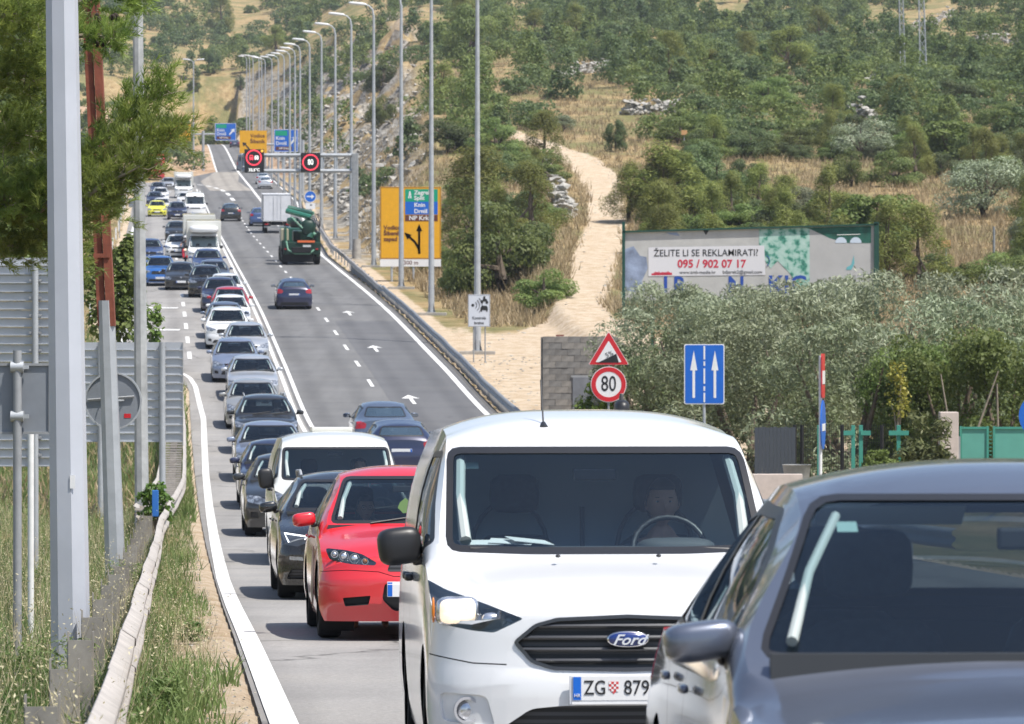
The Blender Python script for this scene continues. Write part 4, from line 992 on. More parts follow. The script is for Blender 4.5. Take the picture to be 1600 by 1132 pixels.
def face_ford(b):
    Z = 0.0
    # headlights: a hollow with reflector, lit lamp and dark inner end under a clear cover
    hl = rp([(.885, 1.03), (.80, .985), (.62, .925), (.47, .868), (.605, .803), (.70, .812), (.86, .842)], .015, 2)
    lens = b.take('headlight', hl, d=.0, m=GC, rim=False, keep=True)
    house = b.take('headlight_housing', hl, d=.05, m=LAMPD)
    for sg, pr in ((1, lens[0]), (-1, lens[1] if len(lens) > 1 else lens[0])):
        sel('lamp_bowl', (sg*.765, .245, .897), (.098, .05, .068), LAMPIN, pr, .5, .5, 20, 12)
        sel('dipped_beam', (sg*.765, .205, .897), (.083, .03, .056), LAMPON, pr, .45, .5, 20, 12)
        sel('lamp_bowl', (sg*.615, .155, .862), (.045, .03, .032), LAMPIN, pr, .9, .8, 16, 10)
        sel('indicator_lamp', (sg*.872, .33, .90), (.008, .02, .06), ORL, pr, .9, .8, 12, 8)
    # grille: frame, recess, four bars
    g = rp([(-.52, .762), (-.42, .845), (-.32, .872), (0, .885), (.32, .872), (.42, .845), (.52, .762), (.44, .668), (.34, .635), (0, .628), (-.34, .635), (-.44, .668)], .02, 2)
    fr = cutout(b.bm, g, 'f', b.front); gi = cutout(fr, inner(g, .016), 'f', lambda f: True)
    inset(gi, .035); go = bm_obj('grille', gi, GRM, b.root, True, 35)
    inset(fr, -.008); bm_obj('grille_frame', fr, mat('satin_black', (.03, .03, .032), .3, 0, .5), go, True, 40)
    BAR = mat('grille_bar_grey', (.055, .057, .062), .35, .4, .5)
    for z, hw in ((.835, .40), (.782, .475), (.728, .475), (.678, .415)):
        pts = []
        for x in np.linspace(-hw, hw, 13): pts.append((x, .012 + .39*(1-(1-abs(x/.9175)**2.5)**(1/2.5)) + (.035 if z > .7 else .03), z))
        tube('grille_bar', pts, .010, BAR, go, 6)
    low = rp([(-.60, .28), (.60, .28), (.56, .38), (.44, .462), (.30, .475), (-.30, .475), (-.44, .462), (-.56, .38)], .03)
    b.take('lower_grille', low, d=.045, m=GRM, both=False)
    fgp = rp([(.60, .38), (.84, .40), (.85, .53), (.64, .52)], .03)
    fo = b.take('fog_lamp_recess', fgp, d=.014, m=MATS['paint_white'])
    for i, sg in enumerate((1, -1)):
        sel('fog_lamp', (sg*.725, .155, .45), (.052, .03, .052), LAMPIN, fo[i], 1, 1, 20, 12)
        ring('fog_lamp_ring', sg*.725, .45, .050, .062, .115, .05, mat('pale_grey_plastic', (.4, .4, .42), .4), fo[i], 24)
    b.groove([(.90, .70), (.70, .665), (.55, .66)], .006, 'f'); b.groove([(-.90, .70), (-.70, .665), (-.55, .66)], .006, 'f')
    # oval badge with script
    bm = bmesh.new(); add_sel(bm, (0, .018, .775), (.098, .022, .040), .9, 1, 32, 12); bd = bm_obj('badge', bm, CH, b.root, True)
    bm = bmesh.new(); add_sel(bm, (0, .010, .775), (.089, .020, .033), .9, 1, 32, 12); bm_obj('badge_field', bm, mat('badge_blue', (.01, .03, .16), .2, 0, 1), bd, True)
    text('badge_script', 'Ford', 0, .772, .066, -.0135, mat('badge_silver', (.6, .62, .66), .4), bd, shear=.45, bold=.001, sx=1.15, ext=.003)
    # number plate
    bm = bmesh.new(); add_box(bm, (0, -.022, .548), (.54, .014, .135), bevel=.004); hold = bm_obj('number_plate', bm, mat('plate_surround', (.62, .63, .66), .4), b.root)
    box('plate_face', (0, -.031, .556), (.512, .006, .108), PLW, hold)
    box('plate_band', (-.236, -.035, .556), (.036, .004, .104), M['blue'], hold); text('plate_letters', 'HR', -.236, .524, .022, -.038, M['white'], hold)
    text('plate_letters', 'ZG', -.155, .556, .092, -.035, M['black'], hold, sx=.80, bold=.0004)
    text('plate_letters', '879', .035, .556, .092, -.035, M['black'], hold, sx=.86, bold=.0004)
    sh = plate('plate_shield', [(-.092, .586), (-.048, .586), (-.048, .552), (-.070, .530), (-.092, .552)], -.0355, .001, mat('shield_red', (.55, .05, .05), .4), hold)
    for i in range(4):
        for j in range(4):
            if (i + j) % 2 == 0: box('shield_square', (-.0865 + i*.011, -.0365, .580 - j*.011), (.010, .001, .010), M['white'], sh)
    box('plate_base_strip', (0, -.032, .490), (.52, .006, .012), M['white'], hold)
    for x in (-.26, .22): sel('washer_jet', (x, .80, 1.135), (.013, .016, .008), M['plastic'], b.root, 1, 1, 8, 6)
def face_mazda(b):
    X = b.P['W']/2
    hl = rp([(.775, .80), (.60, .785), (.47, .755), (.345, .68), (.36, .655), (.56, .665), (.745, .70)], .03, 2)
    lens = b.take('headlight', hl, d=.0, m=GC, rim=False, keep=True); b.take('headlight_housing', hl, d=.035, m=LAMPD)
    for sg, pr in ((1, lens[0]), (-1, lens[1])):
        for x, z, r, m_ in ((.705, .752, .030, REDL), (.625, .735, .040, LAMPIN), (.535, .715, .042, LAMPIN), (.445, .69, .028, ORL)):
            q = min(x/X, .99); y = .035 + .36*(1-(1-q**2.5)**(1/2.5)) + .05
            sel('lamp', (sg*x, y, z), (r*.8, .02, r*.8), m_ if m_ != REDL else LAMPIN, pr, 1, 1, 16, 10); ring('lamp_ring', sg*x, z, r*.85, r*1.08, y-.012, .02, CH if m_ == LAMPIN else LAMPIN, pr, 20)
    b.take('grille', rp([(-.22, .70), (-.26, .60), (.26, .60), (.22, .70)], .03), d=.03, m=GRM, both=False)
    b.take('lower_grille', rp([(-.28, .50), (-.30, .36), (-.2, .26), (.2, .26), (.30, .36), (.28, .50)], .03), d=.035, m=M['plastic'], both=False)
    sl_ = rp([(.40, .395), (.64, .375), (.62, .30), (.42, .315)], .012); o = b.take('bumper_vent', sl_, d=.03, m=M['dark'])
    for i, sg in enumerate((1, -1)):
        tube('vent_bar', [(sg*.40, .075, .352), (sg*.63, .175, .338)], .008, b.pmv, o[i], 6)
    b.groove([(X, .60), (.6, .615), (.33, .60), (.2, .56), (-.2, .56), (-.33, .60), (-.6, .615), (-X, .60)], .006, 'f')
    b.plate_at(.44, -.02)
def face_leon(b):
    z = b.nose; X = b.P['W']/2
    hl = rp([(X*.98, z+.045), (X*.90, z-.11), (X*.76, z-.13), (X*.54, z-.055), (X*.62, z-.005)], .01, 2)
    lens = b.take('headlight', hl, d=.003, m=LAMPD)
    for i, sg in enumerate((1, -1)):
        pts = [(X*.62, z-.02), (X*.92, z+.02), (X*.86, z-.095), (X*.74, z-.105), (X*.62, z-.02)]
        P3 = []
        for x, zz in pts: q = min(x/X, .99); P3.append((sg*x, .045 + .36*(1-(1-q**2.5)**(1/2.5)) + .02, zz))
        tube('running_light', P3, .009, DRL, lens[i], 6)
    b.take('grille', rp([(-X*.42, z-.03), (-X*.5, z-.16), (-X*.36, z-.24), (X*.36, z-.24), (X*.5, z-.16), (X*.42, z-.03)], .02), d=.03, m=GRM, both=False)
    b.take('lower_grille', rp([(-X*.9, .24), (X*.9, .24), (X*.84, .36), (-X*.84, .36)], .03), d=.035, m=GRM, both=False)
    o = b.take('fog_lamp', rp([(X*.68, .45), (X*.86, .46), (X*.86, .50), (X*.69, .49)], .01), d=.003, m=LAMPIN)
    b.plate_at(.50, -.012)
# ------------------------------------------------------------------ the queue coming towards the camera
GQ = 'cars queueing towards the camera'
# the grey saloon nearest the camera
gs = generic('near', 'sedan', PC['grey'], clear=True, L=4.78, W=1.80, H=1.49, style=3, mirs=(.098, .065, .052), wsb=.90, mircol=PC['grey']); gs.root.name = 'saloon_car'
gs.root.rotation_mode = 'XYZ'
put(gs.root, 0, 8.25, u=2.20, rz=.022, label='blue-grey saloon nearest the camera, cut off by the bottom right corner', group=GQ, dz=.065)
b = gs
for x in (-.37, .30): box('sun_visor', (x, b.wt+.08, 1.335), (.40, .10, .015), TRIMP, b.root, (R(-30), 0, 0), .005)
box('sticker', (-.50, b.wt-.03, 1.30), (.055, .003, .05), mat('sticker_teal', (.22, .34, .33), .5), b.root, (R(-58), 0, 0))
# the white van behind it
fv = van('van', PC['white'], face=face_ford); put(fv.root, 0, 17.4, u=2.13, rz=.062, label='white cargo van with one lit headlight and black grille behind the grey saloon', cat='van', group=GQ)
b = fv
tube('aerial', [(-.24, 2.02, 1.745), (-.24, 2.06, 1.78)], [.030, .012], M['plastic'], b.root); tube('aerial', [(-.24, 2.05, 1.77), (-.245, 2.16, 2.0)], .0045, M['plastic'], b.root, 6)
bm = bmesh.new(); add_sel(bm, (.30, 3.6, 1.875), (.045, .09, .05), .8, .8, 12, 8); bm_obj('roof_aerial_base', bm, M['plastic'], b.root, True)
box('roof_aerial_fin', (.30, 3.62, 1.91), (.02, .05, .09), M['plastic'], b.root, (R(-20), 0, 0), .006)
box('sticker', (-.62, 1.83, 1.565), (.075, .003, .06), mat('sticker_pale', (.45, .6, .55), .5), b.root, (R(-58), 0, 0))
bm = bmesh.new()
for i, (x, r_) in enumerate(((-.60, .1), (-.45, -.15), (-.36, .3))): add_box(bm, (x, 1.33, 1.19 + .004*i), (.21, .14, .003), (R(8), R(3*i), r_))
bm_obj('paper_sheets', bm, M['white'], b.root)['kind'] = 'stuff'
tube('wiper', [(-.66, 1.13, 1.165), (-.1, 1.10, 1.155), (.0, 1.11, 1.15)], .010, M['plastic'], b.root, 6); tube('wiper', [(-.02, 1.12, 1.165), (.5, 1.10, 1.16), (.62, 1.11, 1.155)], .010, M['plastic'], b.root, 6)
shirtg = mat('grey_shirt', (.05, .055, .065), .9)
drv = person('young man with short dark hair and a dark t-shirt driving the white van', shirtg, hands=((.20, -.42, .34), (-.16, -.42, .34)), elbows=((.33, -.12, .22), (-.30, -.16, .14)))
ride(drv, fv.root, .37, fv.wt+.30, .66)
# small red hatchback
PC['red'].name = 'paint_red'
def fm(b): b.pmv = PC['red']; face_mazda(b)
mz = generic('hatchback_car', 'hatch', PC['red'], clear=True, L=3.93, W=1.685, H=1.53, face=fm); put(mz.root, 0, 33.3, u=2.24, label='bright red hatchback with a dented left side behind the white van', group=GQ)
tube('aerial', [(.18, mz.wt+.12, 1.49), (.18, mz.wt+.2, 1.62)], .004, M['plastic'], mz.root, 6)
lf = plate('air_freshener', [(.03, 1.10), (.07, 1.14), (.05, 1.19), (.0, 1.23), (-.05, 1.19), (-.07, 1.14), (-.02, 1.09)], mz.cowl+.52, .004, mat('leaf_green_card', (.35, .45, .1), .7), mz.root)
for i, (y0, z0) in enumerate(((1.32, .80), (1.36, .72), (1.40, .64))):
    for sg in (-1,): tube('scratch', [(sg*.846, y0, z0), (sg*.848, y0+.06, z0-.12), (sg*.85, y0+.05, z0-.26), (sg*.843, y0+.1, z0-.4)], [.006, .012, .014, .004], mat('bare_crumpled_metal', (.5, .46, .42), .3, .8), mz.root, 6)
d2 = person('woman with dark hair and glasses driving the red hatchback', mat('black_top', (.015, .015, .02), .9), glasses=True, longhair=True, detail=False, yaw=.1)
ride(d2, mz.root, -.33, mz.wt+.36, .44, .97)
ln = generic('hatchback_car', 'hatch', PC['black'], clear=True, L=4.3, W=1.79, H=1.46, face=face_leon, rails=True); put(ln.root, 0, 43.6, u=2.26, label='black hatchback with angular white running lights between red hatchback and cream van', group=GQ)
v2 = van('van', PC['cream'], L=4.95, W=1.91, H=1.93, hoodz=1.22, nose=.98, cowl=.95, wt=1.75, ztop=1.70, mirsz=(.11, .08, .15)); put(v2.root, 0, 55.2, u=2.62, label='white van with an off-white roof vent behind the black hatchback', cat='van', group=GQ)
box('roof_vent', (0, 3.1, 1.96), (.62, .5, .07), MATS['paint_cream'], v2.root, bevel=.02)
d3 = person('driver in dark clothes behind the windscreen of the cream van', mat('black_top', (.015, .015, .02), .9), detail=False); ride(d3, v2.root, .38, v2.wt+.3, .70)
hb = generic('hatchback_car', 'hatch', PC['darkgrey'], L=3.97, W=1.74, H=1.47, style=2); put(hb.root, 0, 68, u=2.40, label='dark grey hatchback with round fog lamps left of the cream van', group=GQ)
nv = generic('saloon_car', 'sedan', PC['navy'], L=4.6, W=1.80, H=1.46, style=1); put(nv.root, 0, 81.5, u=2.62, label='dark blue saloon just behind the dark grey hatchback', group=GQ)
lv = generic('saloon_car', 'sedan', PC['lavender'], L=4.65, W=1.81, H=1.45, style=3); put(lv.root, 0, 95, u=2.80, label='pale blue-grey saloon between dark blue saloon and black off-roader', group=GQ)
qs = generic('suv_car', 'suv', PC['darkgrey'], L=4.4, W=1.84, H=1.62, style=1, rails=True); put(qs.root, 0, 108.5, u=3.05, label='black crossover with roof rails behind the pale blue-grey saloon', group=GQ)
be = generic('hatchback_car', 'hatch', PC['beige'], L=4.3, W=1.78, H=1.50, style=0); put(be.root, 0, 122, u=3.02, label='beige hatchback behind the black crossover with roof rails', group=GQ)
def cp(src, col, old, **k):
    o = copy_tree(src.root); 
    if col is not old: recolour(o, old, col)
    put(o, 0, **k); return o
G = dict(group=GQ)
dq = person('driver in a light shirt in the blue-grey saloon of the queue', mat('light_shirt', (.35, .35, .36), .9), detail=False); ride(dq, lv.root, .36, lv.wt+.34, .36, .95)
for car, lb in ((hb, 'driver of the dark grey hatchback with round fog lamps'), (nv, 'driver of the dark blue saloon behind the dark grey hatchback'), (qs, 'driver of the black crossover with roof rails'), (be, 'driver of the beige hatchback'), (ln, 'driver of the black hatchback with angular lights'), (gs, 'driver of the blue-grey saloon nearest the camera')):
    o = copy_tree(d3); tag(o, lb, 'person'); ride(o, car.root, .36, car.wt+.36, .36 + (.1 if car is qs else 0), .95)
cp(lv, PC['silver'], PC['lavender'], Y=134, u=3.30, label='silver saloon fourth in the pale run, behind the beige hatchback', **G)
cp(be, PC['lavender'], PC['beige'], Y=141.6, u=2.85, label='blue-tinged hatchback set left of the line of silver cars', **G)
cp(be, PC['palegrey'], PC['beige'], Y=150.5, u=3.45, label='pale grey hatchback set right, near the double white line', **G)
cp(qs, PC['white'], PC['darkgrey'], Y=158.3, u=2.85, label='white crossover in the queue, left wheel close to the lane dashes', **G)
cp(hb, PC['slate'], PC['darkgrey'], Y=164.6, u=2.85, label='slate blue hatchback between two white cars of the queue', **G)
cp(lv, PC['white'], PC['lavender'], Y=170.3, u=3.2, label='white saloon just in front of the red car of the queue', **G)
cp(be, PC['redd'], PC['beige'], Y=176.3, u=3.3, label='red car half hidden in the middle of the queue', **G)
cp(qs, PC['navy'], PC['darkgrey'], Y=183, u=2.95, label='dark blue crossover right behind the half hidden red car', **G)
cp(be, PC['white'], PC['beige'], Y=190, u=3.35, label='white car peeping out right between two dark cars', **G)
cp(qs, PC['black'], PC['darkgrey'], Y=197.5, u=2.45, label='black crossover left of the white car that peeps out', **G)
cp(nv, PC['slate'], PC['navy'], Y=209, u=3.0, label='greenish blue saloon in front of the pickup with two bright reflections', **G)
cp(qs, PC['midblue'], PC['darkgrey'], Y=223, u=2.85, label='mid blue crossover right in front of the white box lorry', **G)
def boxvan(name, pm, bw=2.15, bh=2.9, bl=4.2, h=2.25, W=2.0, box_z=.75, over=True):
    v = van(name, pm, L=5.6, W=W, H=h, hoodz=1.30, nose=1.02, cowl=.85, wt=1.62, ztop=1.98, far=True, bulk=True)
    bm = bmesh.new(); add_box(bm, (0, 2.1+bl/2, (bh+box_z)/2), (bw, bl, bh-box_z), bevel=.05); c = bm_obj('box_body', bm, MATS['paint_cream'] if name != 'x' else pm, v.root)
    if over: bm = bmesh.new(); add_sel(bm, (0, 1.9, bh-.50), (bw*.42, .80, .22), .45, .5, 20, 10); bm_obj('overcab_fairing', bm, PC['white'], v.root, True)
    v.root['_len'] = 6.3
    return v
bt = boxvan('box_lorry', PC['white']); put(bt.root, 0, 236.5, u=2.8, label='white box lorry with raised body behind the mid blue crossover', cat='lorry', group=GQ)
b2 = boxvan('box_lorry', PC['white'], bh=2.85, over=False); put(b2.root, 0, 254, u=2.7, label='white high van second of the white run, flat topped', cat='van', group=GQ)
lvn = van('van', PC['white'], L=5.5, W=2.02, H=2.35, hoodz=1.30, nose=1.02, cowl=.85, wt=1.62, ztop=1.98, far=True); put(lvn.root, 0, 268, u=2.8, label='white panel van third of the white run', cat='van', group=GQ)
o = copy_tree(lvn.root); put(o, 0, 357, u=3.4, label='white high roof van with pale blue windscreen below the motorhome', cat='van', group=GQ)
o = copy_tree(bt.root); put(o, 0, 430, u=2.8, label='white motorhome with overhanging cab at the far end of the queue', cat='motorhome', group=GQ)
cp(hb, PC['darkgrey'], PC['darkgrey'], Y=292, u=1.35, label='dark small car on the lane dashes beside the white vans', **G)
cp(be, PC['white'], PC['beige'], Y=256, u=1.3, label='white small car behind the red scooter', **G)
cp(qs, PC['navy'], PC['darkgrey'], Y=352, u=1.7, label='dark crossover left of the high roof van', **G)
cp(lv, PC['white'], PC['lavender'], Y=398, u=2.8, label='white car just in front of the motorhome', **G)
cp(lv, PC['silver'], PC['lavender'], Y=318, u=3.0, label='pale saloon tucked behind the white vans', **G)
# the lane to the left
GL = dict(group='cars in the lane left of the queue')
cp(qs, PC['blue'], PC['darkgrey'], Y=211, u=.05 - .0, label='bright blue crossover in the left lane beside a lamp post', **GL)
cp(hb, PC['darkgrey'], PC['darkgrey'], Y=206, u=1.2 - .0, label='dark grey small car right of the bright blue crossover', **GL)
cp(qs, PC['midblue'], PC['darkgrey'], Y=243, u=-.6, label='dark blue crossover behind the bright blue one', **GL)
cp(be, PC['yellow'], PC['beige'], Y=362, u=-.15, label='bright yellow car in the left lane', **GL)
cp(lv, PC['white'], PC['lavender'], Y=374, u=.3, label='white saloon close behind the yellow car', **GL)
cp(be, PC['navy'], PC['beige'], Y=398, u=-.4, label='dark car two behind the yellow car', **GL)
cp(qs, PC['white'], PC['darkgrey'], Y=412, u=.2, label='white crossover below the silver car in the left lane', **GL)
cp(be, PC['navy'], PC['beige'], Y=442, u=-.1, label='dark car in front of the red lorry', **GL)
cp(lv, PC['silver'], PC['lavender'], Y=468, u=1.2, label='silver car beside the motorhome', **GL)
rt = boxvan('box_lorry', PC['redd'], bh=3.4, h=2.6, W=2.2); recolour(rt.root, MATS['paint_cream'], PC['red']); put(rt.root, 0, 512, u=-.3, label='red lorry at the far end of the left lane', cat='lorry')
for px, col, lb in ((205, 'white', 'white car beyond the near lamp post on the turning branch'), (186, 'silver', 'silver car leftmost on the turning branch')):
    o = copy_tree(lv.root); recolour(o, PC['lavender'], PC[col]); put(o, bx(px, 495), 495, rz=R(70), label=lb, group='cars on the turning branch')
# ------------------------------------------------------------------ traffic going away
GA = dict(group='cars driving away from the camera')
def away(src, old, col, Y, px, label): 
    o = copy_tree(src.root)
    if old is not col: recolour(o, old, col)
    put(o, bx(px, Y), Y, away=True, label=label, **GA); return o
away(nv, PC['navy'], PC['slate'], 108, 604, 'slate saloon driving away, farther of the two beside the cream van')
away(hb, PC['darkgrey'], PC['navy'], 96.5, 628, 'dark blue hatchback driving away, partly hidden by the white van')
away(hb, PC['darkgrey'], PC['navy'], 186, 460, 'navy hatchback driving away alone below the green drilling rig')
away(qs, PC['darkgrey'], PC['black'], 347, 361, 'black off-roader driving away alone left of the box lorry')
away(be, PC['beige'], PC['silver'], 470, 415, 'silver car driving away past the far guardrail, nearer of two')
away(be, PC['beige'], PC['palegrey'], 492, 411, 'pale grey car driving away, farther of two by the far guardrail')
away(nv, PC['navy'], PC['navy'], 690, 367, 'dark car driving away highest on the slope')
away(qs, PC['darkgrey'], PC['midblue'], 332, 407, 'dark blue car driving away beside the white box lorry')
o = copy_tree(lvn.root); recolour(o, PC['white'], PC['slate']); put(o, bx(381, 560), 560, away=True, label='grey van driving away behind the overtaking ban display', cat='van')
# white box lorry seen from behind
root = empty('box_lorry', (0, 0, 0)); rootb = root
bm = bmesh.new(); add_box(bm, (0, 4.2, 2.05), (2.3, 5.4, 2.2), bevel=.04); bx_ = bm_obj('box_body', bm, mat('lorry_box_white', (.62, .63, .65), .45, noise=(2, .08)), root)
for x in (-.56, .56): box('rear_door', (x, 6.92, 2.05), (1.09, .03, 2.08), mat('lorry_door_white', (.66, .67, .70), .45, noise=(2, .1)), root, bevel=.01)
for x in (-.3, .3): tube('lock_rod', [(x, 6.95, 1.05), (x, 6.95, 3.05)], .015, M['galv'], root, 6)
tube('door_frame', [(-1.15, 6.93, .97), (-1.15, 6.93, 3.15), (1.15, 6.93, 3.15), (1.15, 6.93, .97), (-1.15, 6.93, .97)], .03, M['galv_d'], root, 4)
box('chassis', (0, 3.6, .78), (.9, 6.4, .22), M['dark'], root); box('rear_bumper', (0, 6.85, .52), (2.1, .1, .12), M['galv_d'], root)
for sg in (1, -1):
    sel('tail_light', (sg*.85, 6.92, .72), (.16, .03, .06), REDL, root, .4, .4)
    for y in (1.3, 5.6): 
        bm = bmesh.new(); bmesh.ops.create_cone(bm, cap_ends=True, segments=24, radius1=.42, radius2=.42, depth=.28, matrix=Matrix.Translation((sg*.9, y, .42)) @ Matrix.Rotation(R(90), 4, 'Y')); bm_obj('wheel', bm, M['rubber'], root, True, 40)
box('cab', (0, .75, 1.45), (2.0, 1.5, 1.9), PC['white'], root, bevel=.12)
root['_len'] = 6.95
put(root, bx(433, 312), 312, away=True, label='white box lorry with two rear doors driving away behind the drilling rig', cat='lorry')
# ------------------------------------------------------------------ green drilling rig on a lorry
root = empty('drilling_rig', (0, 0, 0)); GP = PC['greenp']; GD = mat('rig_dark_green', (.005, .032, .02), .5, noise=(3, .3)); TN = mat('rig_tan', (.42, .38, .26), .6, noise=(2, .15)); LG = mat('rig_pale_green', (.14, .30, .21), .5)
box('chassis', (0, 4.5, .95), (1.2, 8.6, .35), M['dark'], root, bevel=.03)
box('cab', (0, .95, 1.45), (2.3, 1.7, 1.5), GP, root, bevel=.12); box('cab_window', (0, .085, 1.8), (2.0, .03, .7), GR, root)
box('side_locker', (-1.02, 6.9, 1.85), (.46, 2.4, .80), TN, root, bevel=.04); box('side_locker', (-1.0, 7.2, 1.28), (.48, 1.9, .55), GD, root, bevel=.04)
box('side_locker', (1.0, 6.6, 1.5), (.46, 2.6, 1.1), GD, root, bevel=.04)
box('locker_opening', (-1.235, 7.1, 2.0), (.02, .7, .4), M['dark'], root); box('locker_opening', (-1.02, 8.01, 2.02), (.30, .02, .42), M['dark'], root)
box('tail_frame', (.05, 8.2, 1.05), (2.35, .45, .8), GD, root, bevel=.06); box('engine_house', (.3, 5.6, 1.75), (1.5, 2.4, .7), GD, root, bevel=.1); sel('compressor', (-.35, 7.3, 2.55), (.35, .5, .22), M['plastic'], root, .5, .5); sel('hose_drum', (.75, 7.6, 2.0), (.3, .3, .35), M['dark'], root, .7, 1)
box('warning_bar', (.3, 8.46, 1.48), (1.1, .04, .13), mat('orange_bar', (.75, .16, .05), .5), root, bevel=.01); box('number_plate', (.35, 8.46, 1.2), (.5, .03, .12), PLW, root)
tube('bumper', [(-.95, 8.4, 1.5), (-.85, 8.55, .95), (-.4, 8.6, .72), (.5, 8.6, .72), (.8, 8.5, .95)], .06, LG, root)
box('mud_flap', (-.2, 8.35, .42), (1.9, .05, .5), M['dark'], root)
tube('outrigger', [(-1.0, 8.1, 2.4), (-1.0, 8.15, .45)], .09, GP, root); tube('outrigger', [(1.05, 8.1, 1.7), (1.05, 8.15, .45)], .09, GP, root)
box('outrigger_foot', (1.02, 8.15, .45), (.35, .35, .12), M['dark'], root)
tube('boom', [(.55, 8.1, 1.7), (.75, 7.9, 2.5), (.35, 7.2, 3.05)], [.26, .22, .18], GP, root); tube('boom', [(-.9, 7.2, 3.4), (.65, 8.0, 3.0)], .17, mat('rig_light_green', (.02, .15, .09), .4, 0, 1), root); tube('boom', [(-.75, 6.5, 3.62), (.8, 7.6, 3.25)], .12, LG, root); tube('boom', [(-.3, 7.4, 2.9), (.9, 8.2, 1.9)], .10, LG, root)
tube('hydraulic_ram', [(-.4, 8.0, 2.7), (.35, 8.2, 1.95)], .07, GD, root); tube('hydraulic_ram', [(-.6, 7.7, 3.0), (.1, 8.2, 2.3)], .05, LG, root)
sel('slewing_head', (.45, 7.9, 2.35), (.42, .4, .5), GD, root, .6, .6); sel('winch', (-.5, 7.4, 2.75), (.4, .3, .25), GP, root, .6, .6)
for k in range(5):
    x0 = .35 + .14*k; tube('hose', [(x0, 7.9, 2.6), (x0+.15, 8.1, 3.0+.05*k), (x0+.35, 8.2, 2.9), (1.15, 8.15, 2.3), (1.1, 8.1, 1.8)], .022, M['black'], root, 6)
tube('hand_rail', [(.7, 6.2, 2.4), (.75, 6.3, 3.2), (1.15, 6.6, 3.15), (1.18, 7.9, 2.4)], .03, M['black'], root)
for sg in (1, -1):
    sel('tail_light', (sg*.98, 8.45, 1.0), (.09, .03, .05), REDL, root, .4, .4)
    for y in (1.3, 3.0, 6.2, 7.6):
        bm = bmesh.new(); bmesh.ops.create_cone(bm, cap_ends=True, segments=26, radius1=.52, radius2=.52, depth=.36, matrix=Matrix.Translation((sg*1.02, y, .52)) @ Matrix.Rotation(R(90), 4, 'Y')); bmesh.ops.bevel(bm, geom=[e for e in bm.edges if len(e.link_faces) == 2 and e.calc_face_angle() > 1], offset=.05, segments=2, affect='EDGES'); wq = bm_obj('wheel', bm, M['rubber'], root, True, 40)
        bm = bmesh.new(); bmesh.ops.create_cone(bm, cap_ends=True, segments=20, radius1=.27, radius2=.22, depth=.05, matrix=Matrix.Translation((sg*1.2, y, .52)) @ Matrix.Rotation(R(90), 4, 'Y')); bm_obj('rim', bm, GD, wq, True, 40)
root['_len'] = 8.6; root.scale = (-1, 1, 1)
put(root, bx(471, 243), 243, away=True, label='green drilling rig lorry with folded boom driving away in the right lane', cat='drilling rig')
# ------------------------------------------------------------------ red scooter between the lanes
root = empty('scooter', (0, 0, 0))
for y in (.25, 1.5):
    bm = bmesh.new(); bmesh.ops.create_cone(bm, cap_ends=True, segments=22, radius1=.26, radius2=.26, depth=.12, matrix=Matrix.Translation((0, y, .26)) @ Matrix.Rotation(R(90), 4, 'Y')); bm_obj('wheel', bm, M['rubber'], root, True, 40)
sel('front_shield', (0, .48, .72), (.22, .07, .34), PC['red'], root, .6, .6, rot=(-.3, 0, 0)); sel('rear_body', (0, 1.3, .62), (.17, .42, .2), PC['red'], root, .6, .6); sel('saddle', (0, 1.2, .83), (.15, .4, .06), M['black'], root, .5, .5)
box('footboard', (0, .85, .36), (.36, .5, .06), M['plastic'], root, bevel=.02); sel('headlight', (0, .40, .95), (.11, .05, .07), LAMPON, root, 1, 1)
tube('handlebar', [(-.32, .62, 1.06), (-.1, .52, 1.04), (.1, .52, 1.04), (.32, .62, 1.06)], .02, M['black'], root); tube('fork', [(0, .25, .26), (0, .5, 1.0)], .04, M['galv_d'], root)
root['_len'] = 1.8
scooter = put(root, bx(290, 243), 243, label='red scooter with rider between the queue and the left lane', cat='scooter')
rd = person('scooter rider in a dark jacket and pale helmet', mat('rider_jacket', (.05, .05, .06), .8), hands=((.26, -.50, .25), (-.26, -.50, .25)), elbows=((.33, -.2, .22), (-.33, -.2, .22)), legs='bike', helmet=mat('helmet_white', (.6, .6, .6), .3, 0, 1), detail=False)
ride(rd, scooter, 0, 1.12, .95)
# ------------------------------------------------------------------ poles, rails and signs
def ngon_pole(name, p0, p1, r0, r1, n, m, parent, rot=0.0, sm=False):
    p0 = Vector(p0); p1 = Vector(p1); bm = bmesh.new(); a = []; b = []
    for k in range(n):
        t = 2*math.pi*k/n + rot; a.append(bm.verts.new((p0.x + r0*math.cos(t), p0.y + r0*math.sin(t), p0.z))); b.append(bm.verts.new((p1.x + r1*math.cos(t), p1.y + r1*math.sin(t), p1.z)))
    for k in range(n): bm.faces.new((a[k], a[(k+1) % n], b[(k+1) % n], b[k]))
    bm.faces.new(a[::-1]); bm.faces.new(b)
    return bm_obj(name, bm, m, parent, sm, 30)
LP = 'lamp posts along the right side'
# near octagonal lamp post
Yp = 26.0; zg = gz(bx(112, Yp), Yp)
p = empty('lamp_post', (bx(112, Yp), Yp, zg)); tag(p, 'thick light grey eight-sided pole nearest the camera at the left', 'lamp post')
ngon_pole('pole', (0, 0, -.2), (-.115, 0, 8.5), .137, .088, 8, mat('pole_pale', (.50, .52, .57), .5, .25, noise=(1.5, .08), bump=(90, .12, .001)), p, R(14))
box('inspection_label', (.02, -.128, 1.48), (.035, .006, .09), M['white'], p)
tube('lamp_arm', [(-.11, 0, 8.4), (.5, .0, 8.7), (1.2, 0, 8.75)], .05, M['galv'], p); sel('lamp_head', (1.5, 0, 8.75), (.4, .15, .07), M['galv'], p)
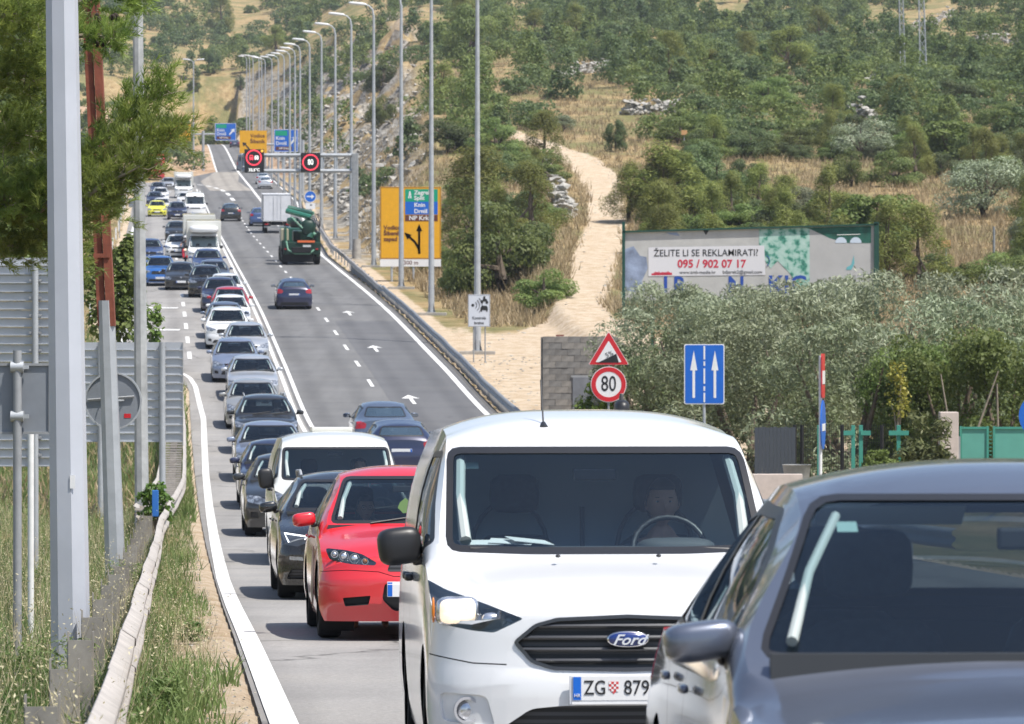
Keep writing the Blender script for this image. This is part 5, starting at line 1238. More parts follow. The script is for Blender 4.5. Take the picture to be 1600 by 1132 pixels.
# leaning pole: grey sleeve with a rusty red mast
Yp = 45.0; bxx = bx(182, Yp); p = empty('utility_pole', (bxx, Yp, gz(bxx, Yp))); tag(p, 'leaning pole, grey sleeve below and rusty red mast above', 'pole')
zb_ = gz(bxx, Yp); q = lambda px, py: (bx(px, Yp) - bxx, 0, hz(py, Yp) - zb_)
ngon_pole('sleeve', (0, 0, -.1), q(166, 470), .125, .098, 8, M['galv'], p, R(20))
a = Vector(q(166, 470)); c = Vector(q(140, -60))
for dx, w_, dd in ((-.055, .075, .08), (.055, .075, .13)):
    bm = bmesh.new(); L_ = (c-a).length
    ang = math.atan2((c-a).x, (c-a).z); add_box(bm, (a + (c-a)*.5) + Vector((dx, .0 if dx < 0 else -.02, -.15)), (w_+.02, dd, L_+.3), (0, ang, 0)); bm_obj('mast_flange', bm, M['rust'], p)
for py in (240, 400): box('mast_bracket', Vector(q(0, py)) + Vector((bx(152 + (py-240)*.05, Yp)-q(0, 0)[0]-bxx, -.09, 0)), (.19, .03, .05), M['rust'], p)
# round sign seen from behind
r_ = 44*45.3/F; X0 = bx(176, 45.3); Z0 = hz(627, 45.3)
p = empty('round_sign', (X0, 45.35, Z0)); tag(p, 'back of a round road sign strapped to the leaning pole', 'sign')
bm = bmesh.new(); V = [bm.verts.new((r_*math.cos(t), 0, r_*math.sin(t))) for t in np.linspace(0, 2*math.pi, 41)[:-1]]; bm.faces.new(V[::-1]); bmesh.ops.extrude_face_region(bm, geom=bm.faces[:]); 
for v in V: v.co.y += .012
bmesh.ops.recalc_face_normals(bm, faces=bm.faces[:]); bm_obj('disc', bm, M['signback'], p); ring('rim', 0, 0, r_-.012, r_+.008, -.02, .04, M['galv'], p, 40)
for zz in (.035,): tube('stiffener', [(-r_*.9, -.02, zz-.02), (r_*.75, -.02, zz+.02)], .014, M['galv_d'], p, 6)
plate('red_sticker', [(.13, -.20), (.21, -.20), (.21, -.15), (.13, -.15)], -.004, .003, M['red'], p)
ring('strap', 0, 0, .13, .137, 0, .02, M['galv'], p, 20).rotation_euler = (R(90), 0, 0)
# second lamp post on the left
Yp = 68.0; bxx = bx(222, Yp); zb_ = gz(bxx, Yp); p = empty('lamp_post', (bxx, Yp, zb_)); tag(p, 'slim grey pole behind the leaning pole with the round sign', 'lamp post')
ngon_pole('pole', (0, 0, -.2), (-.10, 0, 13), .128, .075, 8, mat('pole_weathered', (.36, .37, .37), .7, .1, noise=(2.5, .3), bump=(20, .2, .004)), p, R(8)); sel('lamp_head', (.7, 0, 13), (.6, .15, .07), M['galv'], p)
# sign seen from behind at the left edge
Yp = 30.0; X0 = bx(27, Yp); zb_ = gz(X0, Yp); p = empty('road_sign', (X0, Yp, zb_)); tag(p, 'grey back of a rectangular road sign on a thin pole at the left edge', 'sign')
tube('pole', [(0, 0, -.1), (.0, 0, hz(548, Yp)-zb_)], .034, M['galv_d'], p, 12)
x0, x1, z0, z1 = bx(-22, Yp)-X0, bx(77, Yp)-X0, hz(677, Yp)-zb_, hz(570, Yp)-zb_
box('sign_panel', ((x0+x1)/2, .05, (z0+z1)/2), (x1-x0, .006, z1-z0), M['signback'], p)
for c_, s_ in ((((x0+x1)/2, .045, z1), (x1-x0, .03, .02)), (((x0+x1)/2, .045, z0), (x1-x0, .03, .02)), ((x1, .045, (z0+z1)/2), (.018, .03, z1-z0)), ((x0, .045, (z0+z1)/2), (.018, .03, z1-z0))): box('panel_rim', c_, s_, M['galv_d'], p)
for zz in (z1-.02, z0+.13): tube('clamp', [(-.05, .0, zz), (.05, .0, zz)], .045, M['galv'], p, 10); box('clamp_bar', (.02, .0, zz), (.14, .03, .03), M['galv'], p)
Yp = 33.0; X0 = bx(48, Yp); zb_ = gz(X0, Yp); o = tube('sign_post', [(0, 0, -.1), (0, 0, hz(660, Yp)-zb_)], .027, M['paintw'], None, 10); o.location = (X0, Yp, zb_); tag(o, 'short white post beside the pole of the rectangular sign', 'post')
# ribbed backs of two large direction signs
def ribbed_panel(label, px0, px1, py0, py1, Yp, pitch, legs, leg_front=True):
    X0 = bx((px0+px1)/2, Yp); zb_ = gz(X0, Yp); p = empty('direction_sign', (X0, Yp, zb_)); tag(p, label, 'sign', 'large direction signs seen from behind')
    w_ = (px1-px0)*Yp/F; z1 = hz(py0, Yp)-zb_; z0 = hz(py1, Yp)-zb_; n = int((z1-z0)/pitch)
    for i in range(n):
        zc = z1 - pitch*(i+.5); box('panel_plank', (0, .02, zc), (w_, .012 + .002*(i % 2), pitch-.004), M['alu'], p)
        bm = bmesh.new(); add_box(bm, (0, -.004, zc - pitch/2 + .012), (w_ + .012, .042, .016), bevel=.003); bm_obj('panel_rib', bm, M['galv'], p)
    for lx in legs:
        x = bx(lx, Yp) - X0; tube('leg', [(x, -.06, -.15), (x, -.06, z1+.0)], .05*Yp/60, M['galv'], p, 12)
        for k in range(int(n/2)): box('leg_clamp', (x, -.05, z1 - pitch*(2*k+.6)), (.16, .05, .03), M['galv_d'], p)
    box('panel_edge', (w_/2+.008, .01, (z0+z1)/2), (.014, .06, z1-z0), M['galv_d'], p); box('panel_edge', (-w_/2-.008, .01, (z0+z1)/2), (.014, .06, z1-z0), M['galv_d'], p)
ribbed_panel('large ribbed back of a direction sign behind the thick pole at the left edge', -70, 84, 403, 742, 52, .118, (56, -40))
ribbed_panel('smaller ribbed back of a direction sign low behind the leaning pole', 122, 285, 535, 697, 76, .165, (158, 254))
# ---- guard rails
def wbeam(pts, top, m, name, parent, wob=0.0, hgt=.31, th=.075, face=1):
    """a corrugated steel beam along points (x, y, zground); face +1 shows its ridges towards +x"""
    prof = [(0, 0), (.35, .06), (1, .16), (1, .30), (.25, .42), (.2, .5), (.25, .58), (1, .70), (1, .84), (.35, .94), (0, 1)]
    V = []; Q = []; n = len(prof)
    for i, (x, y, z) in enumerate(pts):
        w1 = wob*float(vnoise(np.array([y*.35]), np.array([3.3]))[0]); w2 = wob*float(vnoise(np.array([y*.45]), np.array([9.1]))[0])
        for a, h in prof: V.append((x + face*a*th + w1, y, z + top - hgt + hgt*h + w2 + (.0 if a < .9 else .0)))
        for a, h in prof[::-1]: V.append((x + face*(a*th - .008) + w1, y, z + top - hgt + hgt*h + w2))
    m2 = 2*n
    for i in range(len(pts)-1):
        for k in range(m2): Q.append((i*m2+k, i*m2+(k+1) % m2, (i+1)*m2+(k+1) % m2, (i+1)*m2+k))
    return np_mesh(name, V, Q, m, parent, True)
ur = lambda Y: float(np.interp(Y, [6, 14, 30, 58, 66, 84, 112, 150], [-.30, -.26, -.16, 0, .12, .52, .72, .80]))
root = empty('guard_rail', (0, 0, 0)); tag(root, 'dented dusty steel guard rail on posts along the left verge', 'guard rail')
def gl(Y, du=0): X = ur(Y) + du - SL*Y; return (X, Y, float(zr(Y)) - .04)
Yk = 6.0
while Yk < 148:
    st = np.linspace(Yk, Yk+4.08, 7); off = .006 if int(Yk/4) % 2 else 0
    s_ = wbeam([(gl(y)[0]+off, y, gl(y)[2]) for y in st], .66, M['rail'], 'rail_section', root, .014 if Yk < 64 else .012)
    Yk += 4.0
for k in range(46):
    Y = 7.2 + 3.1*k; x, y, z = gl(Y)
    if Y > 148: break
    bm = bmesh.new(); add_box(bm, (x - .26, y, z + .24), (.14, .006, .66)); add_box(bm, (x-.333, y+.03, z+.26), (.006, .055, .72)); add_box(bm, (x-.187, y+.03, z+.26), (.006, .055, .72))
    bmesh.ops.remove_doubles(bm, verts=bm.verts, dist=1e-5); po = bm_obj('post', bm, mat('post_dull_steel', (.30, .28, .25), .65, .2, noise=(4, .3)), root)  # all posts share one dull brownish steel tone, mottled by noise
for Y in np.arange(66, 150, 1.33):        # the doubled stretch with cross bars
    x, y, z = gl(Y); box('cross_bar', (x-.28, y, z+.60), (.50, .06, .04), M['rail'], root)
wbeam([gl(y, -.56) for y in np.arange(66, 150, 2)], .66, M['rail'], 'rear_rail', root, .02)
o = box('delineator', (0, 0, 0), (.10, .06, .42), mat('delineator_blue', (.03, .16, .5), .5), None, bevel=.01); o.location = (gl(61)[0]-.10, 61, gl(61)[2]+.82); tag(o, 'blue marker post fixed on top of the left guard rail', 'marker')
root = empty('guard_rail', (0, 0, 0)); tag(root, 'long steel guard rail with slatted skirt on the right side of the carriageway', 'guard rail')
def gr(Y, du=0.0): X = float(uR(Y)) + .22 + du - SL*Y; return (X, Y, float(zr(Y)) - .40*(1 - float(sstep(190, 260, Y))))
Yk = 56.0
while Yk < 560:
    st = np.linspace(Yk, Yk+4.05, 3); wbeam([gr(y) for y in st], .92 if Yk < 200 else .8, M['rail'] if Yk > 200 else M['galv_d'], 'rail_section', root, .05, face=-1)
    Yk += 4.0
bm = bmesh.new()
for Y in np.arange(60, 236, .42):
    x, y, z = gr(Y); add_box(bm, (x+.02, y, z+.30), (.05, .07, .60))
sk = bm_obj('skirt_slats', bm, mat('slat_grey', (.42, .41, .40), .6, .2, noise=(3, .2)), root); sk['kind'] = 'stuff'
V = []; Q = []
for i, Y in enumerate(np.arange(60, 236, 2)):
    x, y, z = gr(Y, .06); V += [(x, y, z+.0), (x, y, z+.58)]
    if i: q = 2*i; Q.append((q-2, q, q+1, q-1))
np_mesh('skirt_back', V, Q, mat('skirt_back_grey', (.30, .29, .28), .7), root)
for Y in np.arange(60, 560, 4.0):
    x, y, z = gr(Y, .10); box('post', (x, y, z+.3), (.08, .12, .95), M['galv_d'], root)
# ---- lamp posts along the right side
def lamp(h=16.4, n=10, heads=1):
    p = empty('lamp_post', (0, 0, 0))
    ngon_pole('pole', (0, 0, 0), (0, 0, h-.7), .15, .075, n, M['galv'], p, 0, True)
    for sg in ((-1,) if heads == 1 else (-1, 1)):
        tube('arm', [(0, 0, h-.9), (sg*.08, 0, h-.35), (sg*.30, 0, h-.12), (sg*.55, 0, h-.04)], [.07, .06, .05, .045], M['galv'], p, 8)
        bm = bmesh.new(); add_sel(bm, (sg*1.02, 0, h+.02), (.58, .17, .10), .6, .7, 14, 8, (0, sg*-.10, 0)); bm_obj('lamp_head', bm, mat('lamp_head_white', (.72, .73, .74), .4), p, True)
    box('base_plate', (0, 0, .02), (.46, .46, .04), M['galv_d'], p)
    for k in range(4):
        a = R(45+90*k); bm = bmesh.new(); v = [bm.verts.new(t) for t in ((.14*math.cos(a), .14*math.sin(a), .04), (.27*math.cos(a), .27*math.sin(a), .04), (.14*math.cos(a), .14*math.sin(a), .5))]; bm.faces.new(v); bmesh.ops.solidify(bm, geom=bm.faces[:], thickness=.02); bm_obj('gusset', bm, M['galv_d'], p)
    box('plinth', (0, 0, -.14), (1.5, 1.1, .30), M['conc'], p, bevel=.03)
    return p
lp = lamp(); lps = [(746, 161), (674, 188), (627, 214), (584, 241), (549, 267), (524, 294), (502.5, 320), (484, 347), (469, 373), (461, 400), (453, 426), (444, 453), (435, 480), (425, 512), (414.5, 560), (409, 590), (405, 620), (395.5, 650), (390, 680), (385.5, 710)]
OW = ['sixth', 'seventh', 'eighth', 'ninth', 'tenth', 'eleventh', 'twelfth', 'thirteenth', 'fourteenth', 'fifteenth', 'sixteenth', 'seventeenth', 'eighteenth', 'nineteenth', 'twentieth']
names = ['nearest lamp post, beside the speed check sign', 'second lamp post, at the shrubs right of the yellow sign', 'third lamp post, crossing the left part of the yellow sign', 'fourth lamp post, just left of the yellow sign', 'fifth lamp post, next to the thick gantry post']
for i, (px, Y) in enumerate(lps):
    o = lp if i == 0 else copy_tree(lp); X = bx(px, Y); zz = max(gz(X, Y), float(zr(Y)) - .55) if Y > 200 else gz(X, Y)
    zz = min(zz, float(zr(Y)) + .3); o.location = (X, Y, zz + .1)
    tag(o, names[i] if i < 5 else ('slim lamp post, %s from the right in the row along the rock cut' % OW[i-5]), 'lamp post', LP)
ld2 = lamp(16.4, 8, 2); ld2.location = (bx(302.5, 560), 560, float(zr(560))-.2); tag(ld2, 'double headed lamp post on the left at the far junction', 'lamp post')
# ---- overhead gantry with two matrix displays
Yg = 254.0; Xp = bx(555, Yg); zb_ = float(zr(Yg)); p = empty('gantry', (Xp, Yg, zb_-.3)); tag(p, 'steel gantry with a thick post reaching over the carriageway', 'gantry'); T_ = lambda py: hz(py, Yg) - zb_ + .3
bm = bmesh.new(); add_box(bm, (0, 0, T_(240)/2 - .1), (.42, .5, T_(240)+.2), bevel=.05); bm_obj('post', bm, M['galv_d'], p); ngon_pole('post_foot', (.1, -.1, -.2), (.1, -.1, 1.6), .32, .27, 16, M['conc'], p, 0, True)
xa = bx(378, Yg) - Xp
for py in (243, 267.5): tube('beam', [(xa, 0, T_(py)), (-.1, 0, T_(py))], .13, M['galv'], p, 8)
for k in range(9):
    x = xa + (-.3-xa)*k/8; tube('web_bar', [(x, .02, T_(243)), (x, .02, T_(267.5))], .055, M['galv'], p, 6)
def display(px0, px1, py0, py1, lb):
    X0 = bx((px0+px1)/2, Yg) ; Z0 = hz((py0+py1)/2, Yg); d = empty('matrix_display', (X0, Yg-.2, Z0)); tag(d, lb, 'display'); w_ = (px1-px0)*Yg/F; h_ = (py1-py0)*Yg/F
    bm = bmesh.new(); add_box(bm, (0, 0, 0), (w_, .3, h_), bevel=.02); bm_obj('housing', bm, M['black'], d); return d, w_, h_
LR = mat('led_red', (.3, .02, .03), .5, emit=(1, .06, .10), es=.95); LW = mat('led_white', (.3, .3, .3), .5, emit=(1, 1, .98), es=.95); LO = mat('led_amber', (.4, .2, .02), .5, emit=(1, .45, .05), es=1.0)
d, w_, h_ = display(382.5, 413, 234, 270.5, 'black matrix display with red no overtaking ring and a temperature'); zc = .14*h_
ring('led_ring', -.02, zc, .44, .53, -.165, .01, LR, d, 40)
for x, m_, s_ in ((-.18, LR, 1), (.16, LW, .8)):
    plate('led_vehicle', [(x-.13, zc-.12*s_), (x+.13, zc-.12*s_), (x+.13, zc+.02), (x+.10, zc+.17*s_), (x-.10, zc+.17*s_), (x-.13, zc+.02)], -.162, .01, m_, d)
    plate('led_vehicle_window', [(x-.08, zc+.03), (x+.08, zc+.03), (x+.06, zc+.12*s_), (x-.06, zc+.12*s_)], -.166, .004, M['black'], d)
    for q in (-.08, .08): box('led_vehicle_wheel', (x+q, -.160, zc-.15*s_), (.06, .01, .05), m_, d)
sel('amber_flasher', (.52, -.15, h_/2-.12), (.085, .06, .085), LO, d, 1, 1)
text('temperature', '32,5°C', 0, -h_/2+.17, .26, -.156, LW, d, bold=.006, ext=.004)
d, w_, h_ = display(470.5, 501, 239.5, 269.5, 'black square matrix display with a red ring around 80')
ring('led_ring', 0, 0, .46, .545, -.165, .01, LR, d, 40); text('speed_figures', '80', 0, 0, .52, -.158, LW, d, sx=.72, bold=.004, ext=.004)
# ---- direction signs
def board(label, px0, px1, py0, py1, Y, m, rim=None, tilt=0.0, legs=(), group=None):
    X0 = bx((px0+px1)/2, Y); Z0 = hz((py0+py1)/2, Y); d = empty('direction_sign', (X0, Y, Z0)); d.rotation_euler = (0, 0, tilt); tag(d, label, 'sign', group); w_ = (px1-px0)*Y/F; h_ = (py1-py0)*Y/F
    bm = bmesh.new(); add_box(bm, (0, 0, 0), (w_, .05, h_), bevel=.01); bm_obj('panel', bm, m, d)
    if rim:
        for c_, s_ in (((0, -.027, h_/2-.04), (w_-.04, .008, .05)), ((0, -.027, -h_/2+.04), (w_-.04, .008, .05)), ((w_/2-.04, -.0275, 0), (.05, .008, h_-.04)), ((-w_/2+.04, -.0275, 0), (.05, .008, h_-.04))): box('border', c_, s_, rim, d)
    for lx in legs:
        x = bx(lx, Y) - X0; zg = gz(X0+x, Y) - Z0; tube('leg', [(x, .07, zg), (x, .07, h_/2-.1)], .07, M['galv'], d, 10)
    return d, w_, h_
d, w_, h_ = board('large yellow advance direction sign with arrows and a 300 m plate', 594, 689, 292.5, 405, 222, M['yellow'], mat('sign_brown_edge', (.35, .16, .02), .5), legs=(612, 646, 676))
u_ = 222/F
def S(px, py): return ((px-641.5)*u_, (348.7-py)*u_)
def patch(x0, y0, x1, y1, m, nm, y=-.034): a = S(x0, y1); b = S(x1, y0); return plate(nm, [(a[0], a[1]), (b[0], a[1]), (b[0], b[1]), (a[0], b[1])], y, .006, m, d)
patch(633, 296, 684, 315.5, M['green'], 'green_field'); patch(633, 315.5, 684, 335.5, M['blue'], 'blue_field'); patch(633, 336.5, 684, 346, M['brown'], 'brown_field')
for s_, x, y, m_, al, sz in (('Zagreb', 647, 301.5, M['white'], 'LEFT', .33), ('Split', 647, 310, M['white'], 'LEFT', .33), ('Knin', 647, 320.8, M['white'], 'LEFT', .33), ('Drniš', 647, 330.6, M['white'], 'LEFT', .33), ('NP Krka', 639, 341.3, M['white'], 'LEFT', .35), ('Vodice', 599.5, 356, M['brown'], 'LEFT', .33), ('Šibenik', 599.5, 365, M['brown'], 'LEFT', .33), ('zapad', 599.5, 374, M['brown'], 'LEFT', .33)):
    x_, z_ = S(x, y); text('lettering', s_, x_, z_, sz, -.04, m_, d, al, bold=.008, sx=1.05)
a = S(640.5, 305); plate('motorway_symbol', [(a[0]-.10, a[1]-.2), (a[0]-.03, a[1]-.2), (a[0]-.01, a[1]), (a[0]+.01, a[1]), (a[0]+.03, a[1]-.2), (a[0]+.10, a[1]-.2), (a[0]+.03, a[1]+.22), (a[0]-.03, a[1]+.22)], -.04, .004, M['white'], d)
def arrow(pts, w_, head, nm, m, y=-.034):
    """a thick line with an arrow head at its end"""
    P_ = [Vector(S(*q)) for q in pts]; L_ = []; R_ = []
    for i, q in enumerate(P_):
        t = (P_[min(i+1, len(P_)-1)] - P_[max(i-1, 0)]).normalized(); n_ = Vector((-t.y, t.x)); L_.append(q + n_*w_/2); R_.append(q - n_*w_/2)
    bm = bmesh.new(); lv_ = [bm.verts.new((v.x, y, v.y)) for v in L_]; rv_ = [bm.verts.new((v.x, y, v.y)) for v in R_]
    for i in range(len(P_)-1): bm.faces.new((lv_[i], rv_[i], rv_[i+1], lv_[i+1]))
    t = (P_[-1]-P_[-2]).normalized(); n_ = Vector((-t.y, t.x)); e = P_[-1]
    bm.faces.new([bm.verts.new((v.x, y-.001, v.y)) for v in (e + n_*head*.5 - t*head*.15, e - n_*head*.5 - t*head*.15, e + t*head)])
    bmesh.ops.solidify(bm, geom=bm.faces[:], thickness=.004); return bm_obj(nm, bm, m, d)
arrow([(655.5, 397), (655, 385), (655, 360)], .13, .36, 'straight_arrow', M['black']); arrow([(655.5, 397), (654, 388), (648, 378), (639, 370)], .13, .36, 'left_arrow', M['black'], -.037)
a = S(641.5, 411); box('distance_plate', (a[0], 0, a[1]), (w_, .04, 11.5*u_), M['white'], d); text('lettering', '300 m', S(642, 0)[0], a[1], .34, -.024, M['brown'], d, bold=.004)
# far cantilever signs
def small_sign(label, px0, px1, py0, py1, Y, kind):
    global d
    d, w_, h_ = board(label, px0, px1, py0, py1, Y, M['yellow'] if kind == 'y' else M['blue'], M['white'] if kind == 'b' else None)
    k = w_
    if kind == 'y':
        for s_, z in (('Vodice', .27), ('Šibenik', .02)): text('lettering', s_, w_*.16, z*h_, .19*k, -.04, M['brown'], d, bold=.01)
        plate('arrow_mark', [(-.10*w_, -.44*h_), (-.30*w_, -.14*h_), (-.36*w_, -.20*h_), (-.40*w_, -.02*h_), (-.24*w_, -.04*h_), (-.27*w_, -.10*h_), (-.05*w_, -.40*h_)], -.034, .005, M['black'], d)
    else:
        plate('green_field', [(-.44*w_, .22*h_), (.05*w_, .22*h_), (.05*w_, .44*h_), (-.44*w_, .44*h_)], -.034, .005, M['green'], d)
        for s_, z in (('Knin', .10), ('Drniš', -.12)): text('lettering', s_, -.42*w_, z*h_, .20*k, -.04, M['white'], d, 'LEFT', bold=.01)
        plate('brown_field', [(-.42*w_, -.42*h_), (.25*w_, -.42*h_), (.25*w_, -.26*h_), (-.42*w_, -.26*h_)], -.034, .005, M['brown'], d); text('lettering', 'NP Krka', -.08*w_, -.34*h_, .12*k, -.04, M['white'], d, bold=.004)
        plate('arrow_mark', [(.16*w_, -.14*h_), (.21*w_, -.18*h_), (.37*w_, .03*h_), (.42*w_, -.04*h_), (.43*w_, .18*h_), (.24*w_, .14*h_), (.31*w_, .09*h_)], -.034, .005, M['white'], d)
small_sign('yellow sign with a left pointing arrow above the overtaking ban display', 374.5, 417, 204.5, 240, 430, 'y'); small_sign('blue sign with white arrow left of the crowded lamp posts', 428, 466, 202.5, 238, 430, 'b')
small_sign('blue sign over the crest of the empty slip lane', 336, 369, 193, 220, 560, 'b'); small_sign('yellow sign half behind the pine bough', 266, 298, 193, 221, 560, 'y')
for Yg2, pxp, x0, x1, py in ((431, 473, 376, 473, 226), (561, 317.5, 268, 366, 210)):
    g = empty('gantry', (bx(pxp, Yg2), Yg2, float(zr(Yg2)) - .2)); tag(g, 'cantilever gantry carrying the ' + ('nearer' if Yg2 < 500 else 'far') + ' yellow and blue signs', 'gantry')
    zt_ = hz(py, Yg2) - g.location.z; tube('post', [(0, .1, 0), (0, .1, zt_+.5)], .2, M['galv'], g, 12); tube('beam', [(bx(x0, Yg2)-g.location.x, .15, zt_), (bx(x1, Yg2)-g.location.x, .15, zt_)], .13, M['galv'], g, 8)
# blue keep-right disc at the nose
Yb = 316; d = empty('round_sign', (bx(485, Yb), Yb, hz(307.5, Yb))); tag(d, 'blue round sign with a white arrow pointing right', 'sign'); plate('disc', circ(0, 0, .47, 32), 0, .02, M['blue'], d); ring('rim', 0, 0, .44, .47, -.01, .03, M['white'], d, 32)
plate('arrow_mark', [(-.3, -.05), (.08, -.05), (.08, -.2), (.32, 0), (.08, .2), (.08, .05), (-.3, .05)], -.008, .006, M['white'], d); box('small_plate', (0, 0, -.78), (.80, .02, .5), M['white'], d); box('plate_mark', (.05, -.014, -.70), (.16, .004, .10), M['black'], d); tube('post', [(0, .04, -3.0), (0, .04, .3)], .04, M['galv_d'], d)
# speed check sign
Yb = 156; X0 = bx(748.5, Yb); d = empty('speed_check_sign', (X0, Yb, gz(X0, Yb))); zb_ = d.location.z; tag(d, 'white sign with radar waves, motorcycle and car, lettered Kontrola brzine', 'sign')
w_ = 34.5*Yb/F; z1 = hz(460.5, Yb)-zb_; z0 = hz(511, Yb)-zb_; zc = (z0+z1)/2; h_ = z1-z0
bm = bmesh.new(); add_box(bm, (0, 0, zc), (w_, .03, h_), bevel=.01); bm_obj('panel', bm, mat('sign_cool_white', (.55, .58, .64), .4), d)
for c_, s_ in (((0, -.018, z1-.02), (w_-.03, .006, .018)), ((0, -.018, z0+.02), (w_-.03, .006, .018)), ((w_/2-.02, -.0185, zc), (.018, .006, h_-.03)), ((-w_/2+.02, -.0185, zc), (.018, .006, h_-.03))): box('border', c_, s_, M['galv_d'], d)
for x in (-.22, .25): tube('leg', [(x, .04, 0), (x, .04, z1-.1)], .028, M['galv_d'], d, 8)
sel('radar_dot', (-.25, -.02, zc+.22), (.06, .01, .06), M['black'], d, 1, 1)
for r_ in (.16, .27, .38):
    tube('radar_wave', [(-.25 + r_*math.cos(a), -.022, zc+.22 + r_*math.sin(a)) for a in np.linspace(-.85, .85, 9)], .011, M['black'], d, 5)
plate('car_symbol', [(.06, zc+.02), (.36, zc+.02), (.36, zc+.12), (.30, zc+.20), (.12, zc+.20), (.06, zc+.12)], -.024, .006, M['black'], d); box('car_symbol_wheel', (.10, -.022, zc-.01), (.05, .006, .06), M['black'], d); box('car_symbol_wheel', (.32, -.022, zc-.01), (.05, .006, .06), M['black'], d)
sel('motorcycle_wheel', (.12, -.02, zc+.36), (.055, .01, .07), M['black'], d, 1, 1); sel('motorcycle_wheel', (.32, -.02, zc+.34), (.055, .01, .07), M['black'], d, 1, 1)
plate('motorcycle_rider', [(.10, zc+.38), (.34, zc+.36), (.32, zc+.46), (.25, zc+.50), (.26, zc+.58), (.18, zc+.58), (.16, zc+.46)], -.024, .006, M['black'], d)
text('lettering', 'Kontrola', 0, zc-.30, .155, -.022, M['black'], d, bold=.002); text('lettering', 'brzine', 0, zc-.50, .155, -.022, M['black'], d, bold=.002)
# steep hill + 80
Yb = 106.0; X0 = bx(951, Yb); zb_ = gz(X0, Yb); d = empty('road_sign', (X0, Yb, zb_)); tag(d, 'red-rimmed triangle for a 5% climb above a round 80 limit on one post', 'sign'); zz = lambda py: hz(py, Yb) - zb_
tube('post', [(0, .06, -.1), (0, .06, zz(530))], .032, M['galv_d'], d); k = Yb/F
def tri(s_, y, th, m, nm): 
    P_ = rp([(-31*k*s_, zz(559)-11*k*(s_) ), (31*k*s_, zz(559)-11*k*s_), (0, zz(559)+40*k*s_)], .05*s_, 3); return plate(nm, P_, y, th, m, d)
tri(1.03, .002, .02, M['white'], 'triangle_back'); tri(1.0, -.006, .012, M['red'], 'triangle'); tri(.66, -.010, .008, M['white'], 'triangle_field')
plate('slope_symbol', [(-17*k, zz(567)), (16*k, zz(567)), (12*k, zz(553))], -.014, .005, M['black'], d); t_ = text('lettering', '5%', 0, 0, .19, -.014, M['black'], d); t_.location = (1*k, 0, zz(554)); t_.rotation_euler = (0, -R(24), 0)
plate('disc', circ(0, zz(601), 28*k, 40), .0, .02, M['white'], d); ring('red_ring', 0, zz(601), 20*k, 27*k, -.006, .01, M['red'], d, 40); text('lettering', '80', 0, zz(601), .60, -.004, M['black'], d, sx=.72, bold=.004)
o = box('marker_stake', (0, 0, 0), (.05, .05, 1.3), M['red'], None); o.location = (bx(958, 112), 112, hz(600, 112)); tag(o, 'thin dark red stake behind the hill sign', 'stake')
# blue two-lane sign
Yb = 86.0; X0 = bx(1100.5, Yb); zb_ = gz(X0, Yb); d = empty('road_sign', (X0, Yb, zb_)); tag(d, 'blue rectangular sign with two white upward arrows and a dashed line', 'sign'); zz = lambda py: hz(py, Yb) - zb_; k = Yb/F
tube('post', [(0, .05, -.1), (0, .05, zz(545))], .032, M['galv'], d); plate('panel_back', rrect(-31.5*k, zz(632), 31.5*k, zz(538), .04), .0, .02, M['white'], d); plate('panel', rrect(-30*k, zz(630.5), 30*k, zz(539.5), .035), -.004, .01, M['blue'], d)
for x in (-16.5, 16.5): plate('arrow_mark', [(x*k-2*k, zz(622)), (x*k+2*k, zz(622)), (x*k+2*k, zz(579)), (x*k+5.5*k, zz(579)), (x*k, zz(548)), (x*k-5.5*k, zz(579)), (x*k-2*k, zz(579))], -.008, .005, M['white'], d)
for a_, b_ in ((541, 562), (565, 572), (576, 600), (604, 611), (614, 629)): box('lane_dash', (0, -.007, zz((a_+b_)/2)), (2.6*k, .005, (b_-a_)*k), M['white'], d)
# sign seen nearly edge-on
Yb = 75; X0 = bx(1286, Yb); zb_ = gz(X0, Yb); d = empty('road_sign', (X0, Yb, zb_)); tag(d, 'red and blue road signs seen edge-on on a white post before the green fence', 'sign'); d.rotation_euler = (0, 0, R(80)); zz = lambda py: hz(py, Yb) - zb_
tube('post', [(0, .05, -.1), (0, .05, zz(556))], .034, M['white'], d); plate('upper_panel', rrect(-.30, zz(622), .30, zz(553), .06), -.01, .02, M['red'], d); box('upper_band', (0, -.014, zz(590)), (.5, .008, .26), M['white'], d)
plate('lower_panel', circ(0, zz(664), .48, 28), -.01, .02, M['blue'], d); box('lower_bar', (0, -.014, zz(668)), (.6, .008, .14), M['white'], d)
o = plate('round_sign', circ(0, 0, .42, 30), 0, .02, M['blue'], None); o.location = (bx(1628, 70), 70, hz(650, 70)); tag(o, 'blue round sign cut off by the right edge above the green gate', 'sign')
